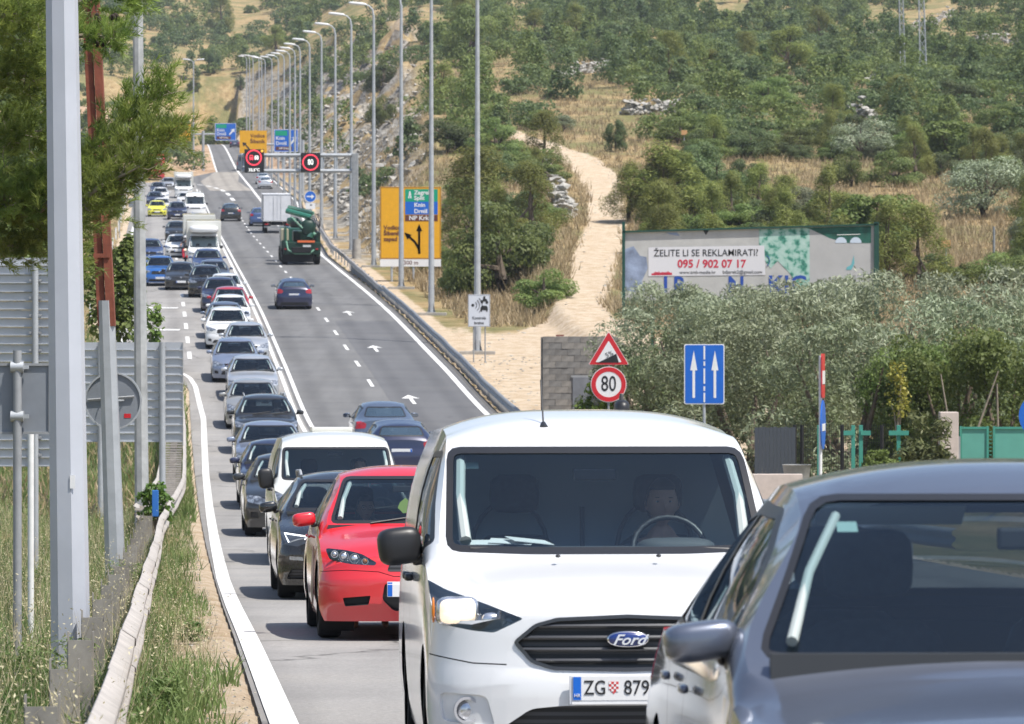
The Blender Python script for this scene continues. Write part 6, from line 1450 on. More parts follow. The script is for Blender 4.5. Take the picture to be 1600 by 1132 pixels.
# ---- billboard
Yb = 158.0; d = empty('billboard', (bx(1172, Yb), Yb, gz(bx(1172, Yb), Yb))); d.rotation_euler = (0, 0, 0); zb_ = d.location.z; X0 = d.location.x; tag(d, 'wide weathered billboard with torn posters and a white strip with a phone number', 'billboard')
BB_ = lambda px, py: (bx(px, Yb) - X0, hz(py, Yb) - zb_)
GRF = mat('billboard_green', (.006, .055, .04), .5, noise=(3, .2)); PAP = mat('paper_grey', (.42, .42, .41), .8, noise=(1.6, .12)); 
def torn():
    m = bpy.data.materials.new('poster_foliage_print'); m.use_nodes = True; nt = m.node_tree; P = nt.nodes['Principled BSDF']; P.inputs['Roughness'].default_value = .7
    tc = nt.nodes.new('ShaderNodeTexCoord'); n = N(nt, 'ShaderNodeTexNoise'); n.inputs['Scale'].default_value = 3.4; n.inputs['Detail'].default_value = 4; nt.links.new(tc.outputs['Object'], n.inputs['Vector'])
    nt.links.new(ramp(nt, n.outputs['Fac'], [(.34, (.02, .13, .10)), (.42, (.06, .26, .19)), (.50, (.30, .48, .42)), (.7, (.42, .56, .52))]), P.inputs['Base Color']); return m
TP = torn(); LV = mat('paper_lavender_print', (.22, .27, .38), .8, noise=(2.2, .4))
q = [BB_(974, 470), BB_(1371, 470), BB_(1371, 352.5), BB_(974, 364)]; plate('panel', q, 0, .12, PAP, d)
def bpt(nm, P_, m, y): return plate(nm, [BB_(*t) for t in P_], y, .006, m, d)
bpt('paper_patch', [(976, 390), (990, 385), (1000, 400), (1010, 402), (1012, 420), (1003, 440), (1008, 456), (976, 456)], LV, -.008); bpt('paper_patch', [(1040, 364), (1058, 363.5), (1062, 369), (1048, 367)], LV, -.008)
bpt('foliage_poster', [(1186, 358.6), (1265, 356), (1265, 456), (1240, 456), (1243, 440), (1232, 425), (1215, 408), (1204, 420), (1190, 400), (1186, 380)], TP, -.010)
bpt('dark_green_poster', [(1262, 356.5), (1361, 353.5), (1361, 380), (1320, 380), (1295, 372)], mat('poster_deep_green', (.01, .09, .065), .6, noise=(3, .5)), -.012)
bpt('grey_sheet', [(1265, 356), (1295, 372), (1328, 381), (1361, 381), (1361, 460), (1265, 460)], mat('paper_plain', (.40, .40, .40), .8, noise=(1.2, .08)), -.009)
for x in (1314, 1337): plate('poster_disc', circ(BB_(x, 378)[0], BB_(x, 380)[1], .24, 20)[:11], -.018, .004, mat('poster_pale', (.5, .58, .68), .7), d)
tube('poster_line', [(BB_(1308, 367.5)[0], -.018, BB_(0, 367.5)[1]), (BB_(1344, 366.5)[0], -.018, BB_(0, 366.5)[1])], .012, M['white'], d, 4)
bpt('poster_bird', [(1323, 418), (1330, 414), (1334, 399), (1335, 412), (1330, 422), (1322, 422)], mat('poster_teal', (.12, .38, .42), .7), -.018); bpt('torn_notch', [(1098, 359.8), (1108, 359.5), (1103, 368)], M['black'], -.01)
bpt('white_strip', [(1013, 387), (1194, 384), (1196, 430), (1013, 432)], mat('strip_white', (.60, .60, .63), .6), -.016)
a = BB_(1104, 395.5); text('lettering', 'ŽELITE LI SE REKLAMIRATI?', a[0], a[1], .395, -.024, M['black'], d, bold=.001, sx=.915).rotation_euler = (0, R(-.35), 0)
a = BB_(1112, 413); text('lettering', '095 / 902 07 17', a[0], a[1], .45, -.024, mat('print_red', (.50, .02, .05), .6), d, bold=.011, sx=.98)
a = BB_(1090, 426); text('lettering', 'www.tmb-media.hr', a[0], a[1], .19, -.024, M['black'], d); a = BB_(1160, 425.5); text('lettering', 'bdjerek2@gmail.com', a[0], a[1], .19, -.024, M['black'], d)
a = BB_(1034, 425.5); text('logo_letters', 'tmb-media', a[0], a[1]-.03, .15, -.024, MATS['print_red'], d, bold=.006, shear=.3); bpt('logo_bar', [(1018, 427.5), (1050, 426.5), (1050, 430), (1018, 430.5)], MATS['print_red'], -.02)
BLU = mat('print_blue', (.01, .06, .32), .6)
a = BB_(1196, 408); tube('curl_mark', [(a[0] + .17*math.cos(t), -.02, a[1] + .22*math.sin(t)) for t in np.linspace(-1.3, 1.4, 10)], .013, BLU, d, 5)
for s_, x, sz in (('KIC', 1230, 1.0), ('N', 1150, .9), ('R', 1062, .9), ('I', 1040, .9)): a = BB_(x, 446); text('old_lettering', s_, a[0], a[1], sz, -.016, BLU, d, bold=.02)
for x0, x1 in ((972, 976.5), (1365.5, 1373)): box('frame_post', ((BB_(x0, 0)[0]+BB_(x1, 0)[0])/2, -.01, hz(410, Yb)-zb_ - .3), ((x1-x0)*Yb/F, .2, 3.9), GRF, d)
bm = bmesh.new(); add_box(bm, (BB_(1172, 0)[0], -.01, BB_(0, 358)[1]+.03), (10.5, .2, .07), (0, R(-1.65), 0)); bm_obj('frame_rail', bm, GRF, d)
for x in (1020, 1130, 1240, 1340): box('rear_post', (BB_(x, 0)[0], .25, 1.5), (.15, .15, 4.0), GRF, d)
# ---- ruined block wall
Yb = 122.0; X0 = bx(848, Yb); zb_ = gz(X0+1, Yb); d = empty('block_wall', (X0, Yb, zb_)); tag(d, 'weathered grey concrete block wall with a grey metal door', 'wall'); H_ = hz(526, Yb) - zb_
BL = [mat('block_%s' % n_, c_, .95, noise=(5, .3), bump=(20, .5, .01)) for n_, c_ in (('warm', (.205, .19, .172)), ('cool', (.185, .178, .168)), ('pale', (.225, .21, .19)), ('dark', (.165, .157, .147)))]
box('wall_core', (1.15, .12, H_/2 - .02), (2.26, .14, H_ - .06), BL[3], d); bm0 = bmesh.new(); add_box(bm0, (0, 0, 0), (.396, .10, .196), bevel=.004); bmesh_me = bpy.data.meshes.new('brick'); bm0.to_mesh(bmesh_me); bm0.free(); bmesh_me.materials.append(BL[0])
nrow = int(H_/.2)
for j in range(nrow):
    for i in range(7 - (j % 2)*0):
        hb2 = (j % 2 and i == 0); x = (-.1 if hb2 else .4*i - (.2 if j % 2 else 0))
        if x > 2.25: continue
        o = bpy.data.objects.new('block', bmesh_me); link(o, d); o.location = (x+.2, .0 + random.uniform(-.008, .008), H_ - .1 - .2*j); o.rotation_euler = (0, random.uniform(-.008, .008), 0); o.scale = ((.5 if hb2 else 1), 1, 1)
        o.material_slots[0].link = 'OBJECT'; o.material_slots[0].material = random.choice(BL)
box('door', (1.45, -.07, H_ - 2.3), (1.0, .04, 2.0), mat('door_grey', (.16, .17, .19), .6, noise=(3, .2)), d, bevel=.01); box('door_frame', (1.45, -.062, H_ - 1.27), (1.1, .05, .06), M['galv_d'], d)
box('loose_tile', (.55, .05, H_+.03), (.26, .14, .05), mat('tile_dark_red', (.20, .06, .05), .8), d); box('side_wall', (.05, 1.5, H_/2), (.18, 2.9, H_-.04), BL[2], d)
# ---- yard fence, gate and pillar at the right
def at(px, Y): return bx(px, Y)
Yb = 84.0; GN = mat('gate_green', (.05, .26, .20), .5, noise=(3, .12)); DG = mat('fence_dark_grey', (.07, .08, .095), .5, .3)
zf = lambda py: hz(py, Yb); zg = gz(at(1350, Yb), Yb)
d = empty('slatted_fence', (at(1210, Yb), Yb, zg)); tag(d, 'dark grey vertical slat fence panel left of the edge-on sign', 'fence')
for i in range(11): 
    px = 1182 + 5.8*i; box('slat', (at(px, Yb)-d.location.x, 0, zf(699)-zg-.1), (.078, .03, 1.05 + .02*(i % 3)), DG, d)
for py in (675, 728): box('crosspiece', (0, .03, zf(py)-zg), (.90, .03, .05), DG, d)
d = empty('mesh_fence', (at(1320, Yb+1), Yb+1, zg)); tag(d, 'black wire mesh fence with dark posts behind the green crosses', 'fence')
for px in (1242, 1253, 1316, 1378): tube('post', [(at(px, Yb+1)-d.location.x, 0, 0), (at(px, Yb+1)-d.location.x, 0, zf(666)-zg)], .045, M['black'], d, 8)
bm = bmesh.new()
for i in range(44): x = at(1242, Yb)-d.location.x + i*.052; add_box(bm, (x, 0, zf(700)-zg), (.008, .008, 1.0))
for k_ in range(6): add_box(bm, (at(1320, Yb)-d.location.x-.0, 0, zf(672+k_*11)-zg), (2.3, .008, .008))
bm_obj('wire', bm, M['black'], d)['kind'] = 'stuff'
for px, arm, lb in ((1280, 0, 'plain green post just behind the edge-on sign'), (1333, -1, 'green post with its cross arm to the left'), (1345, 1, 'green post with its cross arm to the right, close to its twin'), (1404, 2, 'green post shaped like a cross beside the shrub')):
    d = empty('fence_post', (at(px, Yb-.5), Yb-.5, zg)); tag(d, lb, 'post', 'green posts of the open fence'); bm = bmesh.new(); add_box(bm, (0, 0, (zf(664)-zg)/2), (.085, .085, zf(664)-zg), bevel=.008); bm_obj('upright', bm, GN, d)
    if arm: box('arm', ((-.10 if arm == -1 else .10 if arm == 1 else 0), -.06, zf(676)-zg), (.22 if arm != 2 else .43, .04, .10), GN, d)
d = empty('gate_pillar', (at(1482, Yb), Yb, zg)); tag(d, 'cream plastered gate pillar left of the green gate', 'pillar'); bm = bmesh.new(); add_box(bm, (0, 0, (zf(644)-zg)/2), (.40, .4, zf(644)-zg), bevel=.015); bm_obj('shaft', bm, mat('plaster_cream', (.55, .47, .42), .9, noise=(4, .12)), d); box('hinge_plate', (.22, -.1, zf(700)-zg), (.05, .1, .5), M['galv_d'], d)
d = empty('gate', (at(1560, Yb), Yb, zg)); tag(d, 'green sheet metal double gate at the right edge', 'gate')
for x0, x1 in ((1501, 1543), (1553, 1640)): xa_, xb_ = at(x0, Yb)-d.location.x, at(x1, Yb)-d.location.x; box('leaf_sheet', ((xa_+xb_)/2, 0, zf(705)-zg), (xb_-xa_, .02, 1.0), mat('gate_sheet', (.10, .33, .27), .55, noise=(2, .08)), d); box('leaf_rail', ((xa_+xb_)/2, -.02, zf(669)-zg), (xb_-xa_+.05, .04, .05), GN, d)
for px in (1501, 1543, 1553): box('leaf_stile', (at(px, Yb)-d.location.x, -.02, zf(702)-zg), (.05, .045, 1.0), GN, d)
for k_ in range(8): box('latch_bar', (at(1548, Yb)-d.location.x, -.01, zf(675+6*k_)-zg), (.06, .02, .02), GN, d)
d = box('low_wall', (0, 0, 0), (1.1, .25, .9), MATS['plaster_cream'], None, bevel=.01); d.location = (at(1212, 80), 80, hz(741, 80)-.45); tag(d, 'low cream wall end showing between the two nearest roofs', 'wall')
bm = bmesh.new(); r1 = [(.24, 0), (.30, .42), (.32, .44), (.27, .44), (.22, .1)]
rg = [[bm.verts.new((r_*math.cos(2*math.pi*k_/20), r_*math.sin(2*math.pi*k_/20), z_)) for k_ in range(20)] for r_, z_ in r1]
for i in range(4):
    for k_ in range(20): bm.faces.new((rg[i][k_], rg[i][(k_+1) % 20], rg[i+1][(k_+1) % 20], rg[i+1][k_]))
bm.faces.new(rg[0][::-1]); bm.faces.new(rg[-1]); d = bm_obj('planter', bm, mat('planter_grey', (.33, .33, .32), .8, noise=(6, .2)), None, True, 40); d.location = (at(1245, 82), 82, hz(744, 82)-.2); tag(d, 'round grey planter at the foot of the slat fence', 'planter')
o = copy_tree(be.root); recolour(o, PC['beige'], PC['silver']); o.rotation_mode = 'XYZ'; o.location = (at(1325, 78)-2.0, 78, hz(724, 78)-1.5); o.rotation_euler = (0, 0, R(82)); o.location.x += .2; tag(o, 'silver car parked before the green fence, only its roof showing', 'car')
# ---- hillside mast, marker posts, small backs of signs
for pxm, Ym, w0, py0, lb in ((1443, 440, .75, 192, 'right hand lattice mast of the power line on the hill'), (1411, 470, .6, 130, 'left hand lattice mast of the power line on the hill')):
    X0 = bx(pxm, Ym); zb_ = gz(X0, Ym)-.3; d = empty('lattice_mast', (X0, Ym, zb_)); tag(d, lb, 'mast', 'power line masts'); Hm = 22.0
    L4 = [(-1, -1), (1, -1), (1, 1), (-1, 1)]; wt_ = w0*.5
    for a, b_ in L4: tube('leg', [(a*w0/2, b_*w0/2, 0), (a*wt_/2 - .6, b_*wt_/2, Hm)], .045, M['galv'], d, 4)
    n_ = 20
    for k_ in range(n_):
        z0, z1 = Hm*k_/n_, Hm*(k_+1)/n_; s0 = w0/2*(1-.5*k_/n_); s1 = w0/2*(1-.5*(k_+1)/n_); o0 = -.6*k_/n_; o1 = -.6*(k_+1)/n_
        for i in range(4):
            a, b_ = L4[i], L4[(i+1) % 4]
            if k_ % 2: a, b_ = b_, a
            tube('brace', [(a[0]*s0+o0, a[1]*s0, z0), (b_[0]*s1+o1, b_[1]*s1, z1)], .032, M['galv'], d, 3)
    tube('cross_arm', [(-3, 0, Hm-.5), (3, 0, Hm-.5)], .1, M['galv'], d, 4)
for px, py0, py1, nm, lb in ((1069, 208, 232, 'marker_post', 'small trail marker with an orange board among the hillside scrub'), (1553, 355, 446, 'marker_post', 'thin grey post standing in dry grass behind the olive trees'), (1478, 382, 425, 'marker_post', 'short post with a small box in dry grass right of the billboard')):
    Ym = yrow(py1, px, 150); X0 = bx(px, Ym); d = empty(nm, (X0, Ym, gz(X0, Ym))); tag(d, lb, 'post'); hh = (py1-py0)*Ym/F; tube('pole', [(0, 0, -.2), (0, 0, hh)], .06 if px > 1500 else .05, M['galv_d'], d, 6)
    if px < 1500: box('board', (0, -.08, hh), (.5, .05, .4), mat('board_ochre', (.5, .28, .12), .7), d)
for px, py0, py1, Y, lb in ((187, 297, 322, 300, 'small sign back on a post in the dry grass left of the road'), (208, 310, 324, 330, 'lower small sign back by the left kerb')):
    X0 = bx(px, Y); d = empty('road_sign', (X0, Y, gz(X0, Y))); tag(d, lb, 'sign'); zz1 = hz(py0, Y)-d.location.z; w_ = 14*Y/F; h_ = (py1-py0)*Y/F; tube('pole', [(0, .04, -.2), (0, .04, max(zz1, 1))], .04, M['galv_d'], d, 6); box('panel', (0, 0, zz1-h_/2), (w_, .03, h_), M['signback'], d)
for i, Y in enumerate(np.arange(176, 420, 24)):
    X0 = float(uL(Y)) - .7 - SL*Y; o = box('delineator', (0, 0, .45), (.11, .06, .95), M['white'], None) if i == 0 else dlp.copy()
    if i == 0: dlp = o
    else: COL.objects.link(o)
    o.location = (X0, Y, gz(X0, Y)); tag(o, 'white edge marker post on the left, %s counted from the camera' % (['first', 'second', 'third', 'fourth', 'fifth'] + OW)[i], 'marker post', 'white edge marker posts')
# ------------------------------------------------------------------ plants
def leafmat(name, c, c2, tr=.25, dark=.7, var=.25):
    m = bpy.data.materials.new(name); m.use_nodes = True; nt = m.node_tree; nt.nodes.clear(); o = nt.nodes.new('ShaderNodeOutputMaterial')
    at = N(nt, 'ShaderNodeAttribute', attribute_name='tone'); oi = nt.nodes.new('ShaderNodeObjectInfo')
    col = mixc(nt, at.outputs['Fac'], c, c2)
    mr = N(nt, 'ShaderNodeMapRange'); mr.inputs['To Min'].default_value = 1-var; mr.inputs['To Max'].default_value = 1+var; nt.links.new(oi.outputs['Random'], mr.inputs['Value'])
    hs = nt.nodes.new('ShaderNodeHueSaturation'); nt.links.new(col, hs.inputs['Color']); nt.links.new(mr.outputs[0], hs.inputs['Value'])
    mh = N(nt, 'ShaderNodeMapRange'); mh.inputs['To Min'].default_value = .482; mh.inputs['To Max'].default_value = .515; nt.links.new(oi.outputs['Random'], mh.inputs['Value']); nt.links.new(mh.outputs[0], hs.inputs['Hue'])
    d = nt.nodes.new('ShaderNodeBsdfPrincipled'); d.inputs['Roughness'].default_value = .55; d.inputs['Specular IOR Level'].default_value = .35; nt.links.new(hs.outputs[0], d.inputs['Base Color'])
    t = nt.nodes.new('ShaderNodeBsdfTranslucent'); nt.links.new(hs.outputs[0], t.inputs[0]); mx = nt.nodes.new('ShaderNodeMixShader'); mx.inputs[0].default_value = tr
    nt.links.new(d.outputs[0], mx.inputs[1]); nt.links.new(t.outputs[0], mx.inputs[2]); nt.links.new(mx.outputs[0], o.inputs[0]); return m
LM = dict(pine=leafmat('pine_needles', (.12, .155, .035), (.32, .34, .10), .45, var=.3), maq=leafmat('scrub_leaves', (.10, .15, .04), (.24, .285, .09), .45, var=.32), dark=leafmat('oak_leaves', (.07, .11, .04), (.17, .21, .085), .45, var=.3),
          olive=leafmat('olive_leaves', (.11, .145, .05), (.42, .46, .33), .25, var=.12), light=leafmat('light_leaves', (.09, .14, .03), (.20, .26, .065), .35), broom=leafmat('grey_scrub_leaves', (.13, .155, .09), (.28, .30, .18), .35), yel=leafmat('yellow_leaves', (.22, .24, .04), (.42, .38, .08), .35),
          npine=leafmat('long_pine_needles', (.075, .125, .025), (.37, .44, .11), .45))
BARK = mat('bark', (.13, .10, .075), .95, noise=(8, .4), bump=(20, .8, .02)); BARKP = mat('bark_pale', (.26, .22, .17), .95, noise=(6, .3))
def tone_attr(me, vals):
    a = me.attributes.new('tone', 'FLOAT', 'POINT'); a.data.foreach_set('value', np.asarray(vals, np.float32))
def leaves(name, P, D, n, size, asp, mat_, parent, r, up=.3, tone=None, align=.72):
    """n small leaf faces at points P (k,3) with outward directions D, random about them"""
    k = len(P); nrm = D*align + r.normal(size=(k, 3))*(1-align) + np.array([0, 0, up]); nrm /= np.linalg.norm(nrm, axis=1)[:, None] + 1e-9
    t = np.cross(nrm, r.normal(size=(k, 3))); t /= np.linalg.norm(t, axis=1)[:, None] + 1e-9; b = np.cross(nrm, t); s = size*(.6 + .8*r.random(k))[:, None]
    V = np.stack([P - t*s*.5, P + b*s*.5*asp, P + t*s*.5, P - b*s*.5*asp], 1).reshape(-1, 3); Q = np.arange(4*k).reshape(k, 4)
    o = np_mesh(name, V, Q, mat_, parent); tn = r.random(k) if tone is None else tone
    tone_attr(o.data, np.repeat(tn, 4)); return o
def crown_points(r, kind, n, W=1.0, H=1.0):
    """unit crown: base z 0, top z 1, half width .5"""
    lob = []
    if kind == 'pine':
        for i in range(26):
            z = r.uniform(.12, .95); rad = .42*(1 - ((z-.1)/.95)**1.6)*r.uniform(.45, 1) + .02; a = r.uniform(0, 6.28); lob.append((rad*math.cos(a), rad*math.sin(a), z, r.uniform(.10, .17)))
        lob.append((0, 0, .9, .1))
    elif kind == 'round':
        for i in range(24):
            a = r.uniform(0, 6.28); z = r.uniform(.12, .85); rad = .36*math.sqrt(max(0, 1-((z-.35)/.62)**2))*r.uniform(.5, 1.05); lob.append((rad*math.cos(a), rad*math.sin(a), z, r.uniform(.11, .19)))
    else:
        for i in range(30):
            a = r.uniform(0, 6.28); z = r.uniform(.10, .88); rad = .42*math.sqrt(max(0, 1-((z-.48)/.52)**2))*r.uniform(.4, 1.05); lob.append((rad*math.cos(a), rad*math.sin(a), z, r.uniform(.09, .16)))
    lob = np.array(lob); k = r.integers(0, len(lob), n); d = r.normal(size=(n, 3)); d[:, 2] += .35; d /= np.linalg.norm(d, axis=1)[:, None]
    rr = lob[k, 3]*(.72 + .40*r.random(n)); P = lob[k, :3] + d*rr[:, None]*np.array([1, 1, .85]); P[:, 2] = np.maximum(P[:, 2], .015)
    ltone = r.random(len(lob)); tone = np.clip(.55*ltone[k] + .55*r.random(n) - .05, 0, 1)
    return P, d, tone, lob
def plant(name, kind, m, n, size, asp, seed, W, H, trunk=True, core=True):
    r = np.random.default_rng(seed); P, d, tone, lob = crown_points(r, kind, n); Pm = P*np.array([W, W, H]); p = empty(name, (0, 0, 0))
    if trunk:
        pts = [(0, 0, -.15*H), (.03*W, .02*W, .2*H), (-.02*W, 0, .5*H), (0, 0, .8*H)]; tube('trunk', pts, [.045*W, .038*W, .025*W, .008*W], BARK, p, 7)
        for i in range(5):
            l = lob[i*3]; tube('limb', [(0, 0, (.15+.08*i)*H), (l[0]*W*.6, l[1]*W*.6, (l[2]*.8)*H), (l[0]*W, l[1]*W, l[2]*H)], [.02*W, .012*W, .004*W], BARK, p, 5)
    leaves('crown', Pm, d, n, size, asp, m, p, r, tone=tone)
    return p
PR = {}
def protos():
    PR['pine'] = [plant('pine_tree', 'pine', LM['pine'], 11000, .125, .32, 10+i, 3.4, 5.0) for i in range(3)]
    PR['maq'] = [plant('shrub', 'round', LM['maq'], 9000, .12, .6, 20+i, 4.0, 2.6) for i in range(3)]
    PR['dark'] = [plant('shrub', 'round', LM['dark'], 9000, .115, .6, 30+i, 3.6, 2.8) for i in range(2)]
    PR['light'] = [plant('shrub', 'round', LM['light'], 6500, .11, .6, 40+i, 3.0, 2.0) for i in range(2)]
    PR['broom'] = [plant('shrub', 'round', LM['broom'], 7000, .11, .35, 50+i, 3.0, 2.0) for i in range(2)]
    PR['grove'] = [plant('olive_tree', 'round', LM['olive'], 9000, .14, .35, 60+i, 4.6, 3.6) for i in range(2)]
protos()
_used = {}
def plant_at(kind, X, Y, Wd, Hd, label, cat, group, rz=None, dz=-.1):
    lst = PR[kind]; i = random.randrange(len(lst)); src = lst[i]; base = {'pine': (3.4, 5.0), 'maq': (4.0, 2.6), 'dark': (3.6, 2.8), 'light': (3.0, 2.0), 'broom': (3.0, 2.0), 'grove': (4.6, 3.6)}[kind]
    key = (kind, i)
    if key in _used: o = copy_tree(src)
    else: o = src; _used[key] = 1
    o.location = (X, Y, gz(X, Y) + dz); o.scale = (Wd/base[0], Wd/base[0], Hd/base[1]); o.rotation_euler = (0, 0, random.uniform(0, 6.28) if rz is None else rz)
    tag(o, label, cat, group); return o
# plants one can point to: bearing, foot row, width and height in picture rows of the photograph
NAMED = [
 (1042, 355, 165, 118, 'pine', 'big yellowish pine bush just above the left end of the billboard'), (985, 352, 90, 90, 'pine', 'pine bush leaning over the dirt track at the billboard corner'), (962, 246, 42, 52, 'dark', 'single upright dark bush between dry grass and dirt track'),
 (1045, 138, 78, 80, 'pine', 'rounded pine standing out in the upper middle of the hillside'), (1120, 350, 130, 105, 'dark', 'dense dark green tree above the middle of the billboard'), (1080, 300, 100, 70, 'dark', 'dark thicket tree behind the trail marker'),
 (1235, 350, 110, 60, 'broom', 'low grey green bush above the right part of the billboard'), (1370, 400, 150, 95, 'light', 'bright green bush right behind the billboard end'), (1310, 372, 120, 70, 'light', 'bright green bush above the torn grey poster'),
 (1540, 345, 150, 92, 'grove', 'large silvery olive tree at the right edge above dry grass'), (1595, 400, 60, 60, 'broom', 'rounded bush cut off by the right edge in dry grass'), (1405, 218, 80, 88, 'pine', 'golden green pine at the foot of the lattice mast'), (1302, 210, 62, 70, 'pine', 'conical dark pine left of the golden green pine'),
 (1345, 262, 110, 65, 'grove', 'silvery bush in the middle of the right hillside'), (1480, 265, 130, 70, 'light', 'wide yellow green tree on the right hillside'), (1330, 300, 70, 60, 'maq', 'small round topped tree at the edge of the dry field'), (1398, 300, 90, 60, 'maq', 'green tree behind the dry field right of the middle'),
 (1230, 118, 110, 70, 'pine', 'broad pine group left of the lattice masts'), (1280, 80, 80, 60, 'pine', 'pine crown above the broad pine group'), (1165, 112, 60, 62, 'pine', 'slim pine on the upper hillside'), (1110, 130, 60, 50, 'pine', 'pine near the rounded one on the upper hillside'),
 (780, 470, 170, 150, 'maq', 'big green bush behind the nearest lamp posts'), (745, 400, 150, 160, 'pine', 'tall shaggy pine bush right of the yellow sign'), (830, 385, 120, 120, 'pine', 'shaggy bush at the bend of the dirt track'), (850, 490, 110, 65, 'maq', 'low bush at the lower end of the dirt track'), (715, 470, 80, 80, 'maq', 'bush behind the second lamp post'), (810, 440, 150, 90, 'dark', 'dark round bush in the clump beside the track'),
 (700, 250, 90, 60, 'dark', 'dark bush on top of the rock cut'), (775, 255, 90, 60, 'maq', 'leafy bush where the dirt track tops the rise'), (690, 180, 80, 70, 'pine', 'pine behind the middle lamp posts on the slope'), (655, 215, 60, 60, 'dark', 'dark bush between two lamp posts on the slope'),
 (740, 110, 110, 100, 'maq', 'big dark thicket left of the upper dry field'), (720, 80, 80, 85, 'pine', 'tall tree rising over the dark thicket'), (835, 70, 60, 48, 'pine', 'brownish pine in the upper middle'), (900, 72, 60, 55, 'pine', 'pine right of the brownish one'),
 (880, 215, 60, 28, 'broom', 'low grey bush in the dry grass above the track'), (838, 208, 66, 22, 'light', 'low green bush at the left of the dry grass'), (600, 200, 55, 60, 'maq', 'bush on the rock cut between lamp posts'), (600, 150, 70, 50, 'dark', 'dark bush high on the rock cut'),
 (345, 55, 45, 65, 'pine', 'tall dark pine on the far hillside, left of the lamp rows'), (290, 52, 40, 30, 'dark', 'round bush on the far hillside near the left'), (250, 78, 36, 24, 'dark', 'low bush at the left on the far hillside'), (430, 85, 60, 40, 'pine', 'pine behind the lamp heads on the far hillside'), (375, 165, 18, 24, 'dark', 'small round bush on the bare bank'), (335, 170, 26, 42, 'dark', 'upright bush on the bare bank'), (305, 165, 26, 22, 'maq', 'bush beside the double headed lamp post'),
 (1500, 175, 80, 50, 'dark', 'dark bush clump right of the lattice mast'), (1560, 220, 90, 50, 'maq', 'wide bush near the right edge half way up'), (1200, 175, 90, 50, 'maq', 'broad bush in the middle of the right hillside'), (1260, 335, 90, 40, 'broom', 'low grey scrub behind the billboard top'), (1165, 320, 70, 70, 'dark', 'dark tree crown behind the low scrub'),
]
placed = []
for px, py, wp, hp, kind, lb in NAMED:
    Y = yrow(py, px, 130) + (2 if py > 300 else 6); X = bx(px, Y); plant_at(kind, X, Y, wp*Y/F*1.08, hp*Y/F*1.05, lb, 'tree' if kind in ('pine', 'grove') else 'bush', 'trees and bushes on the hillside')
    placed.append((X, Y, wp*Y/F*.35))
# the rest of the scrub: one by one nearest first, then a joined mass
r = np.random.default_rng(5)
bare = [((975, 1068), (172, 212)), ((865, 955), (108, 150)), ((1412, 1500), (16, 78)), ((1520, 1600), (58, 92)), ((1335, 1380), (50, 84)), ((1322, 1374), (182, 216)), ((1350, 1380), (126, 158)), ((1090, 1420), (255, 352)), ((1370, 1610), (300, 440)), ((640, 690), (100, 140)), ((1080, 1180), (8, 40)), ((960, 1090), (236, 300)), ((1385, 1600), (320, 400)), ((850, 1010), (158, 262)), ((780, 860), (150, 190)), ((610, 700), (20, 60)), ((690, 790), (100, 150)), ((1380, 1520), (290, 325)), ((880, 980), (395, 520)), ((1090, 1250), (10, 20)), ((1480, 1600), (22, 45))]
cand = []
for _ in range(9000):
    Y = math.exp(r.uniform(math.log(172), math.log(1500))); px = r.uniform(-80, 1700); X = bx(px, Y); cand.append((X, Y, px))
CX = np.array([c[0] for c in cand]); CY = np.array([c[1] for c in cand]); CP = np.array([c[2] for c in cand]); CZ = ground(CX, CY); CR = 540 - F*CZ/CY
Uc = CX + SL*CY; dtr = np.minimum(seg_dist(CX, CY, TP1), seg_dist(CX, CY, TP2)); dens_ = .5 + fbm(CX/38, CY/70, 3)*1.5 + np.where(CP > 640, np.interp(CP, [640, 1150], [.0, .13]), -.22) + np.where(CR < 120, .12, 0)
keep = []
order = np.argsort(CY)
cell = {}
for i in order:
    X, Y, px, row = CX[i], CY[i], CP[i], CR[i]
    if row < -90 or row > 530 or dtr[i] < 2.2: continue
    if Y < 780 and uL(Y) - 3.5 < Uc[i] < uR(Y) + 4: continue
    if 462 < Y < 542 and Uc[i] < 8: continue
    if Y < 480 and Uc[i] < uL(Y): 
        if r.random() > .12: continue
    if uR(Y) + 3 < Uc[i] < uR(Y) + 16 and Y > 235 and r.random() > .28: continue
    if Y < 230 and px < 930: continue
    if Y < 190: continue
    if any(a[0] < px < a[1] and b[0] < row < b[1] for a, b in bare): continue
    if r.random() > dens_[i] + .1: continue
    rad = np.interp(Y, [170, 400, 1500], [1.9, 2.4, 4.6]); key = (int(X//rad), int(Y//(rad*1.6)))
    if key in cell: continue
    cell[key] = 1; keep.append(i)

